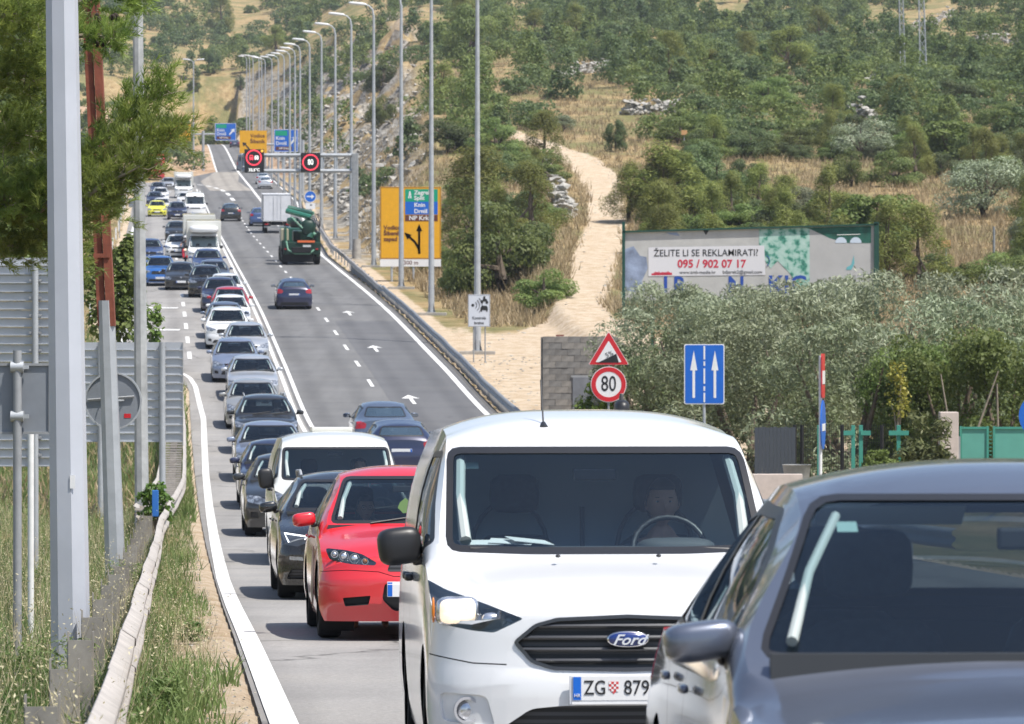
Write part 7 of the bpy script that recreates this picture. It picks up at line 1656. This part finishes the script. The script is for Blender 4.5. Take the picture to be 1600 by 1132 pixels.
words = {'maq': 'green bush', 'dark': 'dark bush', 'pine': 'yellowish pine', 'light': 'bright leafy bush', 'broom': 'grey green bush'}
def where(px, row):
    if px < 620: return 'on the far slope behind the lamp rows' if row < 130 else 'on the bank at the far junction'
    a = 'left part' if px < 900 else ('middle' if px < 1250 else 'right part'); b_ = 'top' if row < 70 else ('upper half' if row < 170 else 'lower half'); return 'in the %s of the right hillside, %s' % (a, b_)
NI = 236
LMK = [(1042, 95, 'rounded pine in the upper middle'), (1440, 110, 'lattice masts'), (1172, 350, 'billboard'), (1069, 215, 'orange trail marker'), (910, 118, 'pale rubble heap'), (1020, 180, 'pale dry stone wall'), (740, 80, 'dark upper thicket'), (800, 215, 'top of the dirt track'), (1540, 310, 'large silvery olive at the edge'), (1405, 180, 'golden green pine'), (1230, 90, 'broad pine group'),
       (1455, 35, 'climbing stone wall'), (1560, 70, 'flat stone wall top right'), (650, 60, 'upper dry field'), (600, 230, 'middle of the rock cut'), (1480, 240, 'wide yellow green tree'), (1300, 180, 'conical dark pine'), (340, 30, 'tall pine of the far slope'), (450, 60, 'farthest lamp heads'), (1170, 25, 'top edge bushes right of centre'), (960, 225, 'single upright bush'), (1200, 160, 'broad bush of the middle'), (1345, 240, 'silvery bush of the middle'), (1585, 190, 'right edge half way up'), (250, 60, 'low far bush at the left'), (870, 40, 'brownish pine')]
seen_l = {}
def place_label(w0, size, px, row):
    lx, ly, ln_ = min(LMK, key=lambda q: (q[0]-px)**2 + (1.6*(q[1]-row))**2); dx, dy = px-lx, row-ly; dist = math.hypot(dx, dy)
    rel = ('left' if dx < -10 else 'right' if dx > 10 else '') ; ver = ('above' if dy < -8 else 'below' if dy > 8 else 'level with')
    s_ = '%s %s %s %s the %s' % (size, w0, rel if rel else 'straight', ver, ln_); s_ = ' '.join(s_.split())
    c = seen_l.get(s_, 0); seen_l[s_] = c + 1
    if c > 8: s_ = s_.replace('small', 'little').replace('middling', 'medium'); c -= 9
    if c: s_ = '%s%s' % (s_, [', a second one', ', a third one', ', a fourth one', ', a fifth one', ', a sixth one', ', a seventh one', ', an eighth one', ', a ninth one', ', a tenth one'][min(c-1, 8)])
    return s_
big = []
for i in keep[:NI]:
    X, Y = CX[i], CY[i]; kind = r.choice(['maq', 'dark', 'pine', 'light', 'broom'], p=[.36, .25, .19, .10, .10]); s_ = r.uniform(.7, 1.35)*np.interp(Y, [170, 500, 1500], [.85, 1.15, 1.7])
    wd = {'maq': 4.2, 'dark': 3.6, 'pine': 3.4, 'light': 3.2, 'broom': 3.2}[kind]*s_; hd = {'maq': 2.0, 'dark': 2.3, 'pine': 4.0, 'light': 1.7, 'broom': 1.4}[kind]*s_
    plant_at(kind, X, Y, wd, hd, place_label(words[kind], 'large' if s_ > 1.25 else 'middling' if s_ > .95 else 'small', CP[i], CR[i]), 'bush' if kind != 'pine' else 'tree', 'scattered scrub on the hillsides')
rest = keep[NI:]
allP = []; allD = []; allT = []; allS = []
for i in rest:
    X, Y = CX[i], CY[i]; pine = r.random() < .25; P, d, tone, _l = crown_points(r, 'pine' if pine else 'round', int(np.interp(Y, [300, 1500], [900, 380])))
    s_ = r.uniform(.7, 1.35)*np.interp(Y, [170, 500, 1500], [1.0, 1.25, 2.0]); w_, h_ = (3.4*s_, 4.4*s_) if pine else (4.1*s_, 2.1*s_)
    allP.append(P*np.array([w_, w_, h_]) + np.array([X, Y, CZ[i]-.15])); allD.append(d); allT.append(np.clip(tone*.8 + r.uniform(-.2, .25), 0, 1)); allS.append(np.full(len(P), np.interp(Y, [300, 1500], [.27, .68])))
def mass(name, kind, P, D, T, S, m, asp=.7):
    P = np.concatenate(P); D = np.concatenate(D); T = np.concatenate(T); S = np.concatenate(S); k = len(P)
    nrm = D*.72 + r.normal(size=(k, 3))*.30 + np.array([0, 0, .25]); nrm /= np.linalg.norm(nrm, axis=1)[:, None]; t = np.cross(nrm, r.normal(size=(k, 3))); t /= np.linalg.norm(t, axis=1)[:, None]; b = np.cross(nrm, t); s = (S*(.6+.8*r.random(k)))[:, None]
    V = np.stack([P - t*s*.5, P + b*s*.5*asp, P + t*s*.5, P - b*s*.5*asp], 1).reshape(-1, 3); o = np_mesh(name, V, np.arange(4*k).reshape(k, 4), m); tone_attr(o.data, np.repeat(T, 4)); o['kind'] = 'stuff'; return o
half = [j for j in range(len(rest)) if j % 2]; oth = [j for j in range(len(rest)) if j % 2 == 0]
for nm, ids, m_ in (('hillside_scrub', half, LM['maq']), ('hillside_scrub', oth, LM['dark'])):
    mass(nm, 'stuff', [allP[j] for j in ids], [allD[j] for j in ids], [allT[j] for j in ids], [allS[j] for j in ids], m_)
# low ground scrub and dry grass tufts over the slopes
k = 26000; Y = np.exp(r.uniform(math.log(150), math.log(620), k)); px = r.uniform(560, 1650, k); X = bx(px, Y); Z = ground(X, Y); dt = seg_dist(X, Y, TP1); Uq = X + SL*Y
ok = (dt > .25) & (Uq > uR(Y) + 3) & ~((Y < 178) & (Uq < uR(Y) + 10)); X, Y, Z = X[ok], Y[ok], Z[ok]; k = len(X)
b = 7; Pb = np.repeat(np.stack([X, Y, Z], 1), b, 0) + r.normal(size=(k*b, 3))*np.array([.16, .16, 0]); a = r.normal(size=(k*b, 3))*.35; a[:, 2] = 1; hgt = (r.uniform(.25, .75, k*b))[:, None]
side_ = r.normal(size=(k*b, 3)); side_[:, 2] = 0; side_ /= np.linalg.norm(side_, axis=1)[:, None]
V = np.stack([Pb - side_*.035, Pb + side_*.035, Pb + a*hgt], 1).reshape(-1, 3); 
DG_ = leafmat('dry_grass_blades', (.26, .21, .11), (.56, .45, .27), .3); o = np_mesh('dry_grass', V, np.arange(3*k*b).reshape(-1, 3), DG_); tone_attr(o.data, np.repeat(r.random(k*b), 3)); o['kind'] = 'stuff'
# rocks on the cutting and in the track side
k = 2600; Y = r.uniform(238, 640, k); Uq = uR(Y) + 3.2 + r.random(k)**1.3*20; X = Uq - SL*Y; Z = ground(X, Y); n0 = nat(X, Y); ok = (n0 - Z > .6); X, Y, Z = X[ok], Y[ok], Z[ok]; k = len(X)
bm = bmesh.new(); bmesh.ops.create_icosphere(bm, subdivisions=1, radius=1); iv = np.array([v.co[:] for v in bm.verts]); fi = np.array([[v.index for v in f.verts] for f in bm.faces]); bm.free()
def rocks(name, X, Y, Z, S, m, flat=.6):
    k = len(X); V = iv[None]*(1 + .35*r.normal(size=(k, len(iv), 1)))*np.stack([S*r.uniform(.7, 1.4, k), S*r.uniform(.7, 1.4, k), S*flat*r.uniform(.6, 1.2, k)], 1)[:, None, :]
    a = r.uniform(0, 6.28, k); c, s = np.cos(a)[:, None], np.sin(a)[:, None]; Vx = V[..., 0]*c - V[..., 1]*s; Vy = V[..., 0]*s + V[..., 1]*c; V = np.stack([Vx, Vy, V[..., 2]], -1) + np.stack([X, Y, Z], 1)[:, None, :]
    Q = (fi[None] + (np.arange(k)*len(iv))[:, None, None]).reshape(-1, 3); return np_mesh(name, V.reshape(-1, 3), Q, m)
LIME = mat('limestone', (.33, .315, .285), .9, noise=(1.4, .35)); o = rocks('loose_rocks', X, Y, Z, r.uniform(.12, .55, k), LIME); o['kind'] = 'stuff'
k = 260; t_ = r.random(k)*(len(TP1)-1.01); i_ = t_.astype(int); f_ = t_-i_; tp = np.array(TP1); cx_ = tp[i_, 0]*(1-f_)+tp[i_+1, 0]*f_; cy_ = tp[i_, 1]*(1-f_)+tp[i_+1, 1]*f_; hw = tp[i_, 2]; sd_ = np.sign(r.normal(size=k))*(.75 + .5*r.random(k)); X = cx_ + hw*sd_; Y = cy_ + r.normal(size=k)*1.5
ok = X + SL*Y > uR(Y) + .6; X, Y = X[ok], Y[ok]; o = rocks('track_stones', X, Y, ground(X, Y), r.uniform(.02, .09, len(X)), LIME); o['kind'] = 'stuff'
k = 1100; Y = r.uniform(108, 160, k); Uq = uR(Y) + r.uniform(.6, 10, k); X = Uq - SL*Y; o = rocks('sand_bank_stones', X, Y, ground(X, Y), r.uniform(.015, .07, k), LIME); o['kind'] = 'stuff'
# dry stone walls and rubble heaps
for i, (pa, ra, pb, rb, n, lb) in enumerate(((978, 181, 1062, 178, 330, 'pale dry stone wall between pine and bushes above the trail marker'), (872, 125, 948, 112, 300, 'pale rubble heap in the scrub of the upper middle'), (1420, 52, 1490, 20, 240, 'stone wall climbing behind the lattice masts'), (1525, 66, 1592, 72, 160, 'flat stone wall near the top right corner'), (1340, 60, 1378, 55, 120, 'short stone bank left of the lattice masts'), (1326, 186, 1370, 190, 140, 'short white stone bank right of the conical pine'), (1356, 135, 1372, 130, 60, 'small stone heap at the left lattice mast'), (1570, 105, 1600, 98, 90, 'stone heap at the right edge high up'), (822, 262, 852, 276, 130, 'white rubble left of the dirt track'), (868, 300, 888, 345, 120, 'rubble on the bank inside the bend of the track'))):
    Ya, Yb = yrow(ra, pa, 150), yrow(rb, pb, 150); t = r.random(n); Y = Ya + (Yb-Ya)*t + r.normal(size=n)*.28; X = bx(pa + (pb-pa)*t, Y) + r.normal(size=n)*.25; hh = np.abs(r.normal(size=n))*.55; Z = ground(X, Y) + hh
    o = rocks('stone_wall', X - X.mean(), Y - Y.mean(), Z - Z.mean(), r.uniform(.16, .42, n), LIME, .6); o.location = (X.mean(), Y.mean(), Z.mean()); tag(o, lb, 'stone wall')
# ------------------------------------------------------------------ the olive grove behind the fence
def olive(seed, n=15000, W=5.0, H=4.4, m=None, ls=.13, asp=.30):
    rr = np.random.default_rng(seed); P, d, tone, lob = crown_points(rr, 'olive', n); p = empty('olive_tree', (0, 0, 0)); S_ = np.array([W, W, H]); P = P*S_
    P[:, 2] = P[:, 2]*1.0; P += np.stack([.25*fbm(P[:, 1]*2, P[:, 2]*2, 2), .25*fbm(P[:, 0]*2, P[:, 2]*2+9, 2), .3*fbm(P[:, 0]*1.5, P[:, 1]*1.5+5, 2)], 1)
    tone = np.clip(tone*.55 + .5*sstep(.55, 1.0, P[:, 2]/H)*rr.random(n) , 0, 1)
    leaves('crown', P, d, n, ls, asp, m or LM['olive'], p, rr, tone=tone, align=.45, up=.2)
    for j, (dx, dy) in enumerate(((.3, .1), (-.35, .2), (.05, -.3), (-.1, .3))):
        tube('trunk' if j == 0 else 'limb', [(dx*.2, dy*.2, -.2), (dx*.6, dy*.6, .5), (dx*1.4, dy*1.3, 1.2), (dx*2.6, dy*2.4, 2.2), (dx*3.4, dy*3.2, 3.0)], [.16, .12, .09, .05, .02], BARK, p, 8)
    return p
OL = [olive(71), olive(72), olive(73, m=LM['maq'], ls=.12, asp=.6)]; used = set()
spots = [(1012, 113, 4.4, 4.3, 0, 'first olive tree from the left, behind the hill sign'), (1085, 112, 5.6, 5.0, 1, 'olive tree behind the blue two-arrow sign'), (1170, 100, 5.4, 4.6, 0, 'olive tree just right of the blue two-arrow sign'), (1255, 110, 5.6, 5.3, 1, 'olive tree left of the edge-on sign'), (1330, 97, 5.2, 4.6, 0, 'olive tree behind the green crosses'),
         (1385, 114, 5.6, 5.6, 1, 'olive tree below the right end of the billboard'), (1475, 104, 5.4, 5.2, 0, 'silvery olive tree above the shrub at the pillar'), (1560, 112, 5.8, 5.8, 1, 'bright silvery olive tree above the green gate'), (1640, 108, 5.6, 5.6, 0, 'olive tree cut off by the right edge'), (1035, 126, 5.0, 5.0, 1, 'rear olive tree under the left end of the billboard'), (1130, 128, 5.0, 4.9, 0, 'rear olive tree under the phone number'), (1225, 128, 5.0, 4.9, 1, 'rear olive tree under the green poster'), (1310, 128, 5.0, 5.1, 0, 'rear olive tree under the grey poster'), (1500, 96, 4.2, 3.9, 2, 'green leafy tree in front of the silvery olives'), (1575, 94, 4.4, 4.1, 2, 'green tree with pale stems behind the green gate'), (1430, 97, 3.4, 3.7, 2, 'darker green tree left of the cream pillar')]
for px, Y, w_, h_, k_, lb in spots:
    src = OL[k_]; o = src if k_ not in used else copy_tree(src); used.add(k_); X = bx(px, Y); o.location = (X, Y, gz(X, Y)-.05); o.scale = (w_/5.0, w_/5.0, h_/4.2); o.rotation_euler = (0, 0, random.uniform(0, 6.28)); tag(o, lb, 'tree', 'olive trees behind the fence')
for i, (x0, y0, x1, y1) in enumerate(((1515, 640, 1560, 580), (1490, 640, 1470, 585), (1560, 640, 1558, 600))):
    Yt = 91; o = tube('bare_stem', [(0, 0, -1.0), (bx(x1, Yt)-bx(x0, Yt), 0, (y0-y1)*Yt/F)], [.035, .016], BARKP, None, 6); o.location = (bx(x0, Yt), Yt, hz(y0, Yt)); tag(o, ['pale slanting stem leaning right above the green gate', 'pale stem leaning left above the cream pillar', 'upright pale stem behind the green gate'][i], 'stem')
def shrub(name, lb, px, py0, py1, wpx, Y, m, n, ls, asp, seed, cat='shrub'):
    rr = np.random.default_rng(seed); P, d, tone, lob = crown_points(rr, 'round', n); W = wpx*Y/F; H = (py1-py0)*Y/F; p = empty(name, (bx(px, Y), Y, hz(py1, Y))); tag(p, lb, cat)
    leaves('foliage', P*np.array([W, W*.8, H]), d, n, ls, asp, m, p, rr, tone=tone); 
    for i in range(5): l = lob[i*4]; tube('stem', [(0, 0, -.3), (l[0]*W*.5, l[1]*W*.4, l[2]*H*.6), (l[0]*W, l[1]*W*.8, l[2]*H)], [.025, .015, .005], BARKP, p, 5)
    return p
shrub('shrub', 'leafy shrub with drooping pale leaves left of the cream pillar', 1448, 640, 745, 105, 82, leafmat('drooping_leaves', (.07, .10, .03), (.26, .28, .12), .3), 1500, .17, .28, 81)
shrub('shrub', 'thin yellow leaved shrub before the dark olive foliage', 1402, 555, 665, 48, 84, LM['yel'], 420, .09, .6, 82); shrub('shrub', 'low yellowish bush below the green crosses', 1372, 700, 740, 60, 81, LM['light'], 900, .11, .3, 83)
shrub('fig_bush', 'bright green leaves beside the metal door behind the 80 sign', 935, 590, 665, 75, 112, leafmat('fig_leaves', (.12, .22, .03), (.26, .38, .07), .4), 520, .16, .8, 84)
# brushwood at the feet of the big bushes
# ------------------------------------------------------------------ left side: bush behind the poles, pine boughs
shrub('broadleaf_tree', 'leafy broadleaf tree behind the leaning pole', 178, 352, 560, 120, 84, LM['light'], 3600, .13, .65, 85, 'tree'); shrub('broadleaf_tree', 'leafy sprays right of the slim grey pole', 232, 470, 560, 60, 80, LM['light'], 420, .12, .65, 86, 'tree')
shrub('shrub', 'green bush on the left guard rail beside the blue marker', 242, 752, 822, 62, 64, leafmat('fresh_leaves', (.06, .13, .02), (.16, .26, .05), .35), 900, .10, .5, 87)
shrub('broadleaf_tree', 'green bushes behind the large ribbed sign at the left edge', 30, 320, 470, 200, 95, LM['maq'], 6000, .15, .65, 88, 'tree')
shrub('broadleaf_tree', 'dark tree mass high behind the near pine', 40, -60, 420, 190, 105, LM['dark'], 9000, .20, .65, 89, 'tree')
def twig(rr, p, d, L_, out, n=34, nl=.095, w_=.0045):
    """needles round a short shoot; appended as triangles"""
    d = d/np.linalg.norm(d); t = rr.random(n); base = p[None] + d[None]*(t*L_)[:, None]; o = rr.normal(size=(n, 3)); o -= (o@d)[:, None]*d[None]; o /= np.linalg.norm(o, axis=1)[:, None]
    tip = base + (d[None]*(.75) + o*.62 + np.array([0, 0, .12]))*(nl*(.7+.5*rr.random(n)))[:, None]; s = np.cross(tip-base, rr.normal(size=(n, 3))); s /= np.linalg.norm(s, axis=1)[:, None]
    out.append(np.stack([base - s*w_, base + s*w_, tip], 1))
pine = empty('pine_tree', (bx(-160, 38), 38, gz(bx(-160, 38), 38))); tag(pine, 'large near pine reaching in from the left edge across the poles', 'tree'); PL = Vector(pine.location)
tube('trunk', [(0, 0, -.3), (.1, 0, 2), (0, .1, 5), (-.1, 0, 9)], [.24, .21, .16, .08], BARK, pine, 12)
rr = np.random.default_rng(91)
# boughs: picture points of the tip and start, distance, spread (rows), number of shoots
boughs = [((60, 330), (280, 200), 38, 62, 400), ((80, 300), (268, 135), 38.4, 45, 240), ((90, 340), (232, 262), 37.6, 42, 260), ((80, 20), (235, -8), 38.5, 46, 220), ((90, 60), (205, 72), 38, 34, 130), ((-40, 40), (74, 30), 37, 80, 420), ((-60, 120), (78, 130), 37.5, 70, 360), ((-50, 220), (75, 210), 38, 70, 320), ((-40, 330), (80, 300), 38.4, 60, 320), ((-60, 300), (120, 372), 38.6, 44, 260), ((-30, 390), (60, 392), 39, 40, 160), ((90, 330), (190, 325), 39, 34, 110), ((100, 265), (190, 296), 38, 34, 130), ((-80, -30), (50, -20), 39, 70, 200), ((100, 380), (135, 430), 42, 26, 90)]
for (xa, ya), (xb, yb), Y, spr, n in boughs:
    A = np.array([bx(xa, Y), Y, hz(ya, Y)]); B_ = np.array([bx(xb, Y), Y - .5, hz(yb, Y)]); ax = B_ - A; sp = spr*Y/F; tri_ = []; st = []; tn = []
    limb = [PL*0 + Vector(A) - PL, Vector((A+B_)/2) - PL + Vector((0, 0, .05)), Vector(B_) - PL]
    lo_ = tube('limb', limb, [.035, .022, .006], BARKP, pine, 6)
    bmw = bmesh.new()
    for j in range(int(n*.33)):
        t = rr.random()**.8; q = A + ax*t; taper = sp*(1.0 - .55*t); off = rr.normal(size=3)*np.array([.8, 1.0, .75])*taper*.62; p_ = q + off; d_ = ax/np.linalg.norm(ax)*.7 + off/(np.linalg.norm(off)+1e-6)*.7 + np.array([0, 0, .35]); d_ /= np.linalg.norm(d_)
        k0 = len(tri_); 
        for _s in range(3): twig(rr, p_ + rr.normal(size=3)*.05, d_ + rr.normal(size=3)*.45, .14, tri_, n=26)
        sh = rr.random()*.45 + .5*rr.random(); tn += [np.full(26*3, sh)]*3
        if j % 4 == 0: add_tube(bmw, [Vector(q + off*.15) - PL, Vector(q + off*.6 + np.array([0, 0, -.02])) - PL, Vector(p_ + d_*.1) - PL], [.006, .0045, .0025], 4, False)
    bm_obj('twigs', bmw, BARKP, lo_)['kind'] = 'stuff'
    V = np.concatenate([x.reshape(-1, 3) for x in tri_]) - np.array(PL)
    o = np_mesh('needles', V, np.arange(len(V)).reshape(-1, 3), LM['npine'], lo_); tone_attr(o.data, np.clip(np.concatenate(tn) + rr.normal(size=len(V))*.08, 0, 1)); o['kind'] = 'stuff'
for i in range(14):
    px, py = rr.uniform(150, 190), rr.uniform(18, 80); Y = 37.8; bm = bmesh.new(); add_sel(bm, (bx(px, Y)-PL.x, Y-PL.y + rr.uniform(-.2, .2), hz(py, Y)-PL.z), (.022, .022, .035), .9, 1, 8, 6, (rr.uniform(-1, 1), rr.uniform(-1, 1), 0)); bm_obj('pine_cone', bm, mat('cone_brown', (.03, .02, .015), .9), pine, True)
# ------------------------------------------------------------------ verge grass, oats, weeds
def blades(name, X, Y, h, w_, m, tone, lean=.28, bend=.35):
    k = len(X); Z = ground(X, Y); B_ = np.stack([X, Y, Z-.02], 1); a = r.normal(size=(k, 3))*lean; a[:, 2] = 1; a /= np.linalg.norm(a, axis=1)[:, None]; c = r.normal(size=(k, 3))*bend; c[:, 2] = -np.abs(c[:, 2])*.4
    s = r.normal(size=(k, 3)); s[:, 2] = 0; s /= np.linalg.norm(s, axis=1)[:, None]; hh = h[:, None]; w3 = w_[:, None]
    M1 = B_ + a*hh*.55; T_ = B_ + a*hh + c*hh*.45; V = np.stack([B_ - s*w3, B_ + s*w3, M1 + s*w3*.8, M1 - s*w3*.8, T_], 1).reshape(-1, 3)
    i0 = (np.arange(k)*5)[:, None]; Q4 = i0 + np.array([0, 1, 2, 3]); Q3 = i0 + np.array([3, 2, 4])
    me = bpy.data.meshes.new(name); nl = k*7; me.vertices.add(len(V)); me.vertices.foreach_set('co', V.astype(np.float32).ravel()); me.loops.add(nl); me.loops.foreach_set('vertex_index', np.concatenate([Q4, Q3], 1).astype(np.int32).ravel())
    me.polygons.add(2*k); ls = np.stack([np.arange(k)*7, np.arange(k)*7+4], 1).ravel().astype(np.int32); me.polygons.foreach_set('loop_start', ls); me.update(calc_edges=True); me.materials.append(m)
    tone_attr(me, np.repeat(tone, 5)); o = link(bpy.data.objects.new(name, me)); o['kind'] = 'stuff'; return T_
GG = leafmat('verge_grass_blades', (.07, .125, .03), (.22, .28, .10), .4); GO = leafmat('straw_oats', (.30, .25, .13), (.62, .55, .38), .35)
def verge(k, Y0, Y1, u0, u1, seed=0):
    Y = np.exp(r.uniform(math.log(Y0), math.log(Y1), k)); u = r.uniform(0, 1, k)*(u1-u0) + u0; return u - SL*Y, Y
X, Y = verge(170000, 9, 75, -8.5, .62); Uq = X + SL*Y; n1_ = fbm(X/.9, Y/1.6, 3); lim = np.interp(Y, [0, 33, 35, 38, 80], [.36, .40, .40, .36, .62]) + .35*fbm(Y*1.3, X*0 + 4, 3); near_rail = (Uq > -.1)
ok = (Uq < lim) & (n1_ > np.where(near_rail, -.33, -.20 + .12*(Uq < -3.5))) & ~(near_rail & (np.abs(Y-32) < 2.5) & (Uq > .1)); X, Y = X[ok], Y[ok]; Uq = Uq[ok]; k = len(X)
h = r.uniform(.10, .34, k)*np.where(Uq > -.1, .75, 1.25)*(1 + .5*fbm(X/2, Y/3, 2)); blades('verge_grass', X, Y, h, r.uniform(.0035, .008, k), GG, np.clip(.5 + fbm(X/1.5, Y/2.5, 2) + .3*r.normal(size=k), 0, 1))
X, Y = verge(34000, 10, 75, -8.5, .45); Uq = X + SL*Y; n1_ = fbm(X/1.4 + 40, Y/2.4, 3); ok = n1_ > np.where(Uq > -.1, .02, -.16); X, Y, Uq = X[ok], Y[ok], Uq[ok]; k = len(X); h = r.uniform(.30, .78, k)*np.where(Uq > -.1, .5, 1.0)
tips = blades('wild_oats', X, Y, h, r.uniform(.0015, .003, k), GO, r.random(k), .18, .3)
P = np.repeat(tips, 3, 0) + r.normal(size=(3*k, 3))*np.array([.035, .035, .05]) - np.array([0, 0, .02]); leaves('oat_ears', P, r.normal(size=(3*k, 3)), 3*k, .022, .35, GO, None, r)['kind'] = 'stuff'
X, Y = verge(60000, 75, 170, -12, 1.2); Uq = X + SL*Y; ok = Uq < uL(Y) - .1; X, Y = X[ok], Y[ok]; k = len(X); blades('far_verge_grass', X, Y, r.uniform(.12, .4, k), r.uniform(.010, .02, k), GG, np.clip(.6 + fbm(X/3, Y/6, 2) + .3*r.normal(size=k), 0, 1))
X, Y = verge(30000, 75, 420, -30, 0); Uq = X + SL*Y; ok = Uq < uL(Y) - .5; X, Y = X[ok], Y[ok]; k = len(X); blades('dry_verge_grass', X, Y, r.uniform(.2, .6, k), r.uniform(.012, .035, k), DG_, r.random(k))
# leafy weeds in the verge
for i, (px, Y, hh, lb) in enumerate(((150, 17.5, .5, 'bushy green weed behind the rail in the lower left'), (75, 24, .6, 'tall green weed at the foot of the thick pole'), (200, 40, .6, 'leafy weed at the foot of the leaning pole'), (250, 24, .3, 'green weed between the rail and the white line'), (60, 16, .45, 'feathery weed in the bottom left corner'), (300, 33, .22, 'low weed creeping over the shoulder onto the white line'))):
    X0 = bx(px, Y); p = empty('weed', (X0, Y, gz(X0, Y))); tag(p, lb, 'weed'); P, d, tone, lob = crown_points(r, 'round', 900); leaves('foliage', P*np.array([hh*1.3, hh*1.1, hh]), d, 900, .045, .25, GG, p, r, tone=tone)
k = 700; Y = r.uniform(10, 70, k); Uq = r.uniform(.25, .60, k); X = Uq - SL*Y; o = rocks('shoulder_gravel', X, Y, ground(X, Y)+.005, r.uniform(.003, .012, k), LIME); o['kind'] = 'stuff'
# ------------------------------------------------------------------ the air between
hb_ = bmesh.new(); add_box(hb_, (0, 1360, 150), (3600, 2880, 420)); hz_m = bpy.data.materials.new('haze'); hz_m.use_nodes = True; nt = hz_m.node_tree; nt.nodes.clear(); oo = nt.nodes.new('ShaderNodeOutputMaterial'); pv = nt.nodes.new('ShaderNodeVolumePrincipled'); pv.inputs['Density'].default_value = .00013; pv.inputs['Color'].default_value = (.82, .88, 1, 1); pv.inputs['Anisotropy'].default_value = .2; nt.links.new(pv.outputs[0], oo.inputs['Volume'])
hazeo = bm_obj('haze', hb_, hz_m); hazeo['kind'] = 'stuff'
# sources that were never placed are removed
for lst in PR.values():
    for o in lst:
        if 'category' not in o:
            for c in list(o.children): bpy.data.objects.remove(c)
            bpy.data.objects.remove(o)
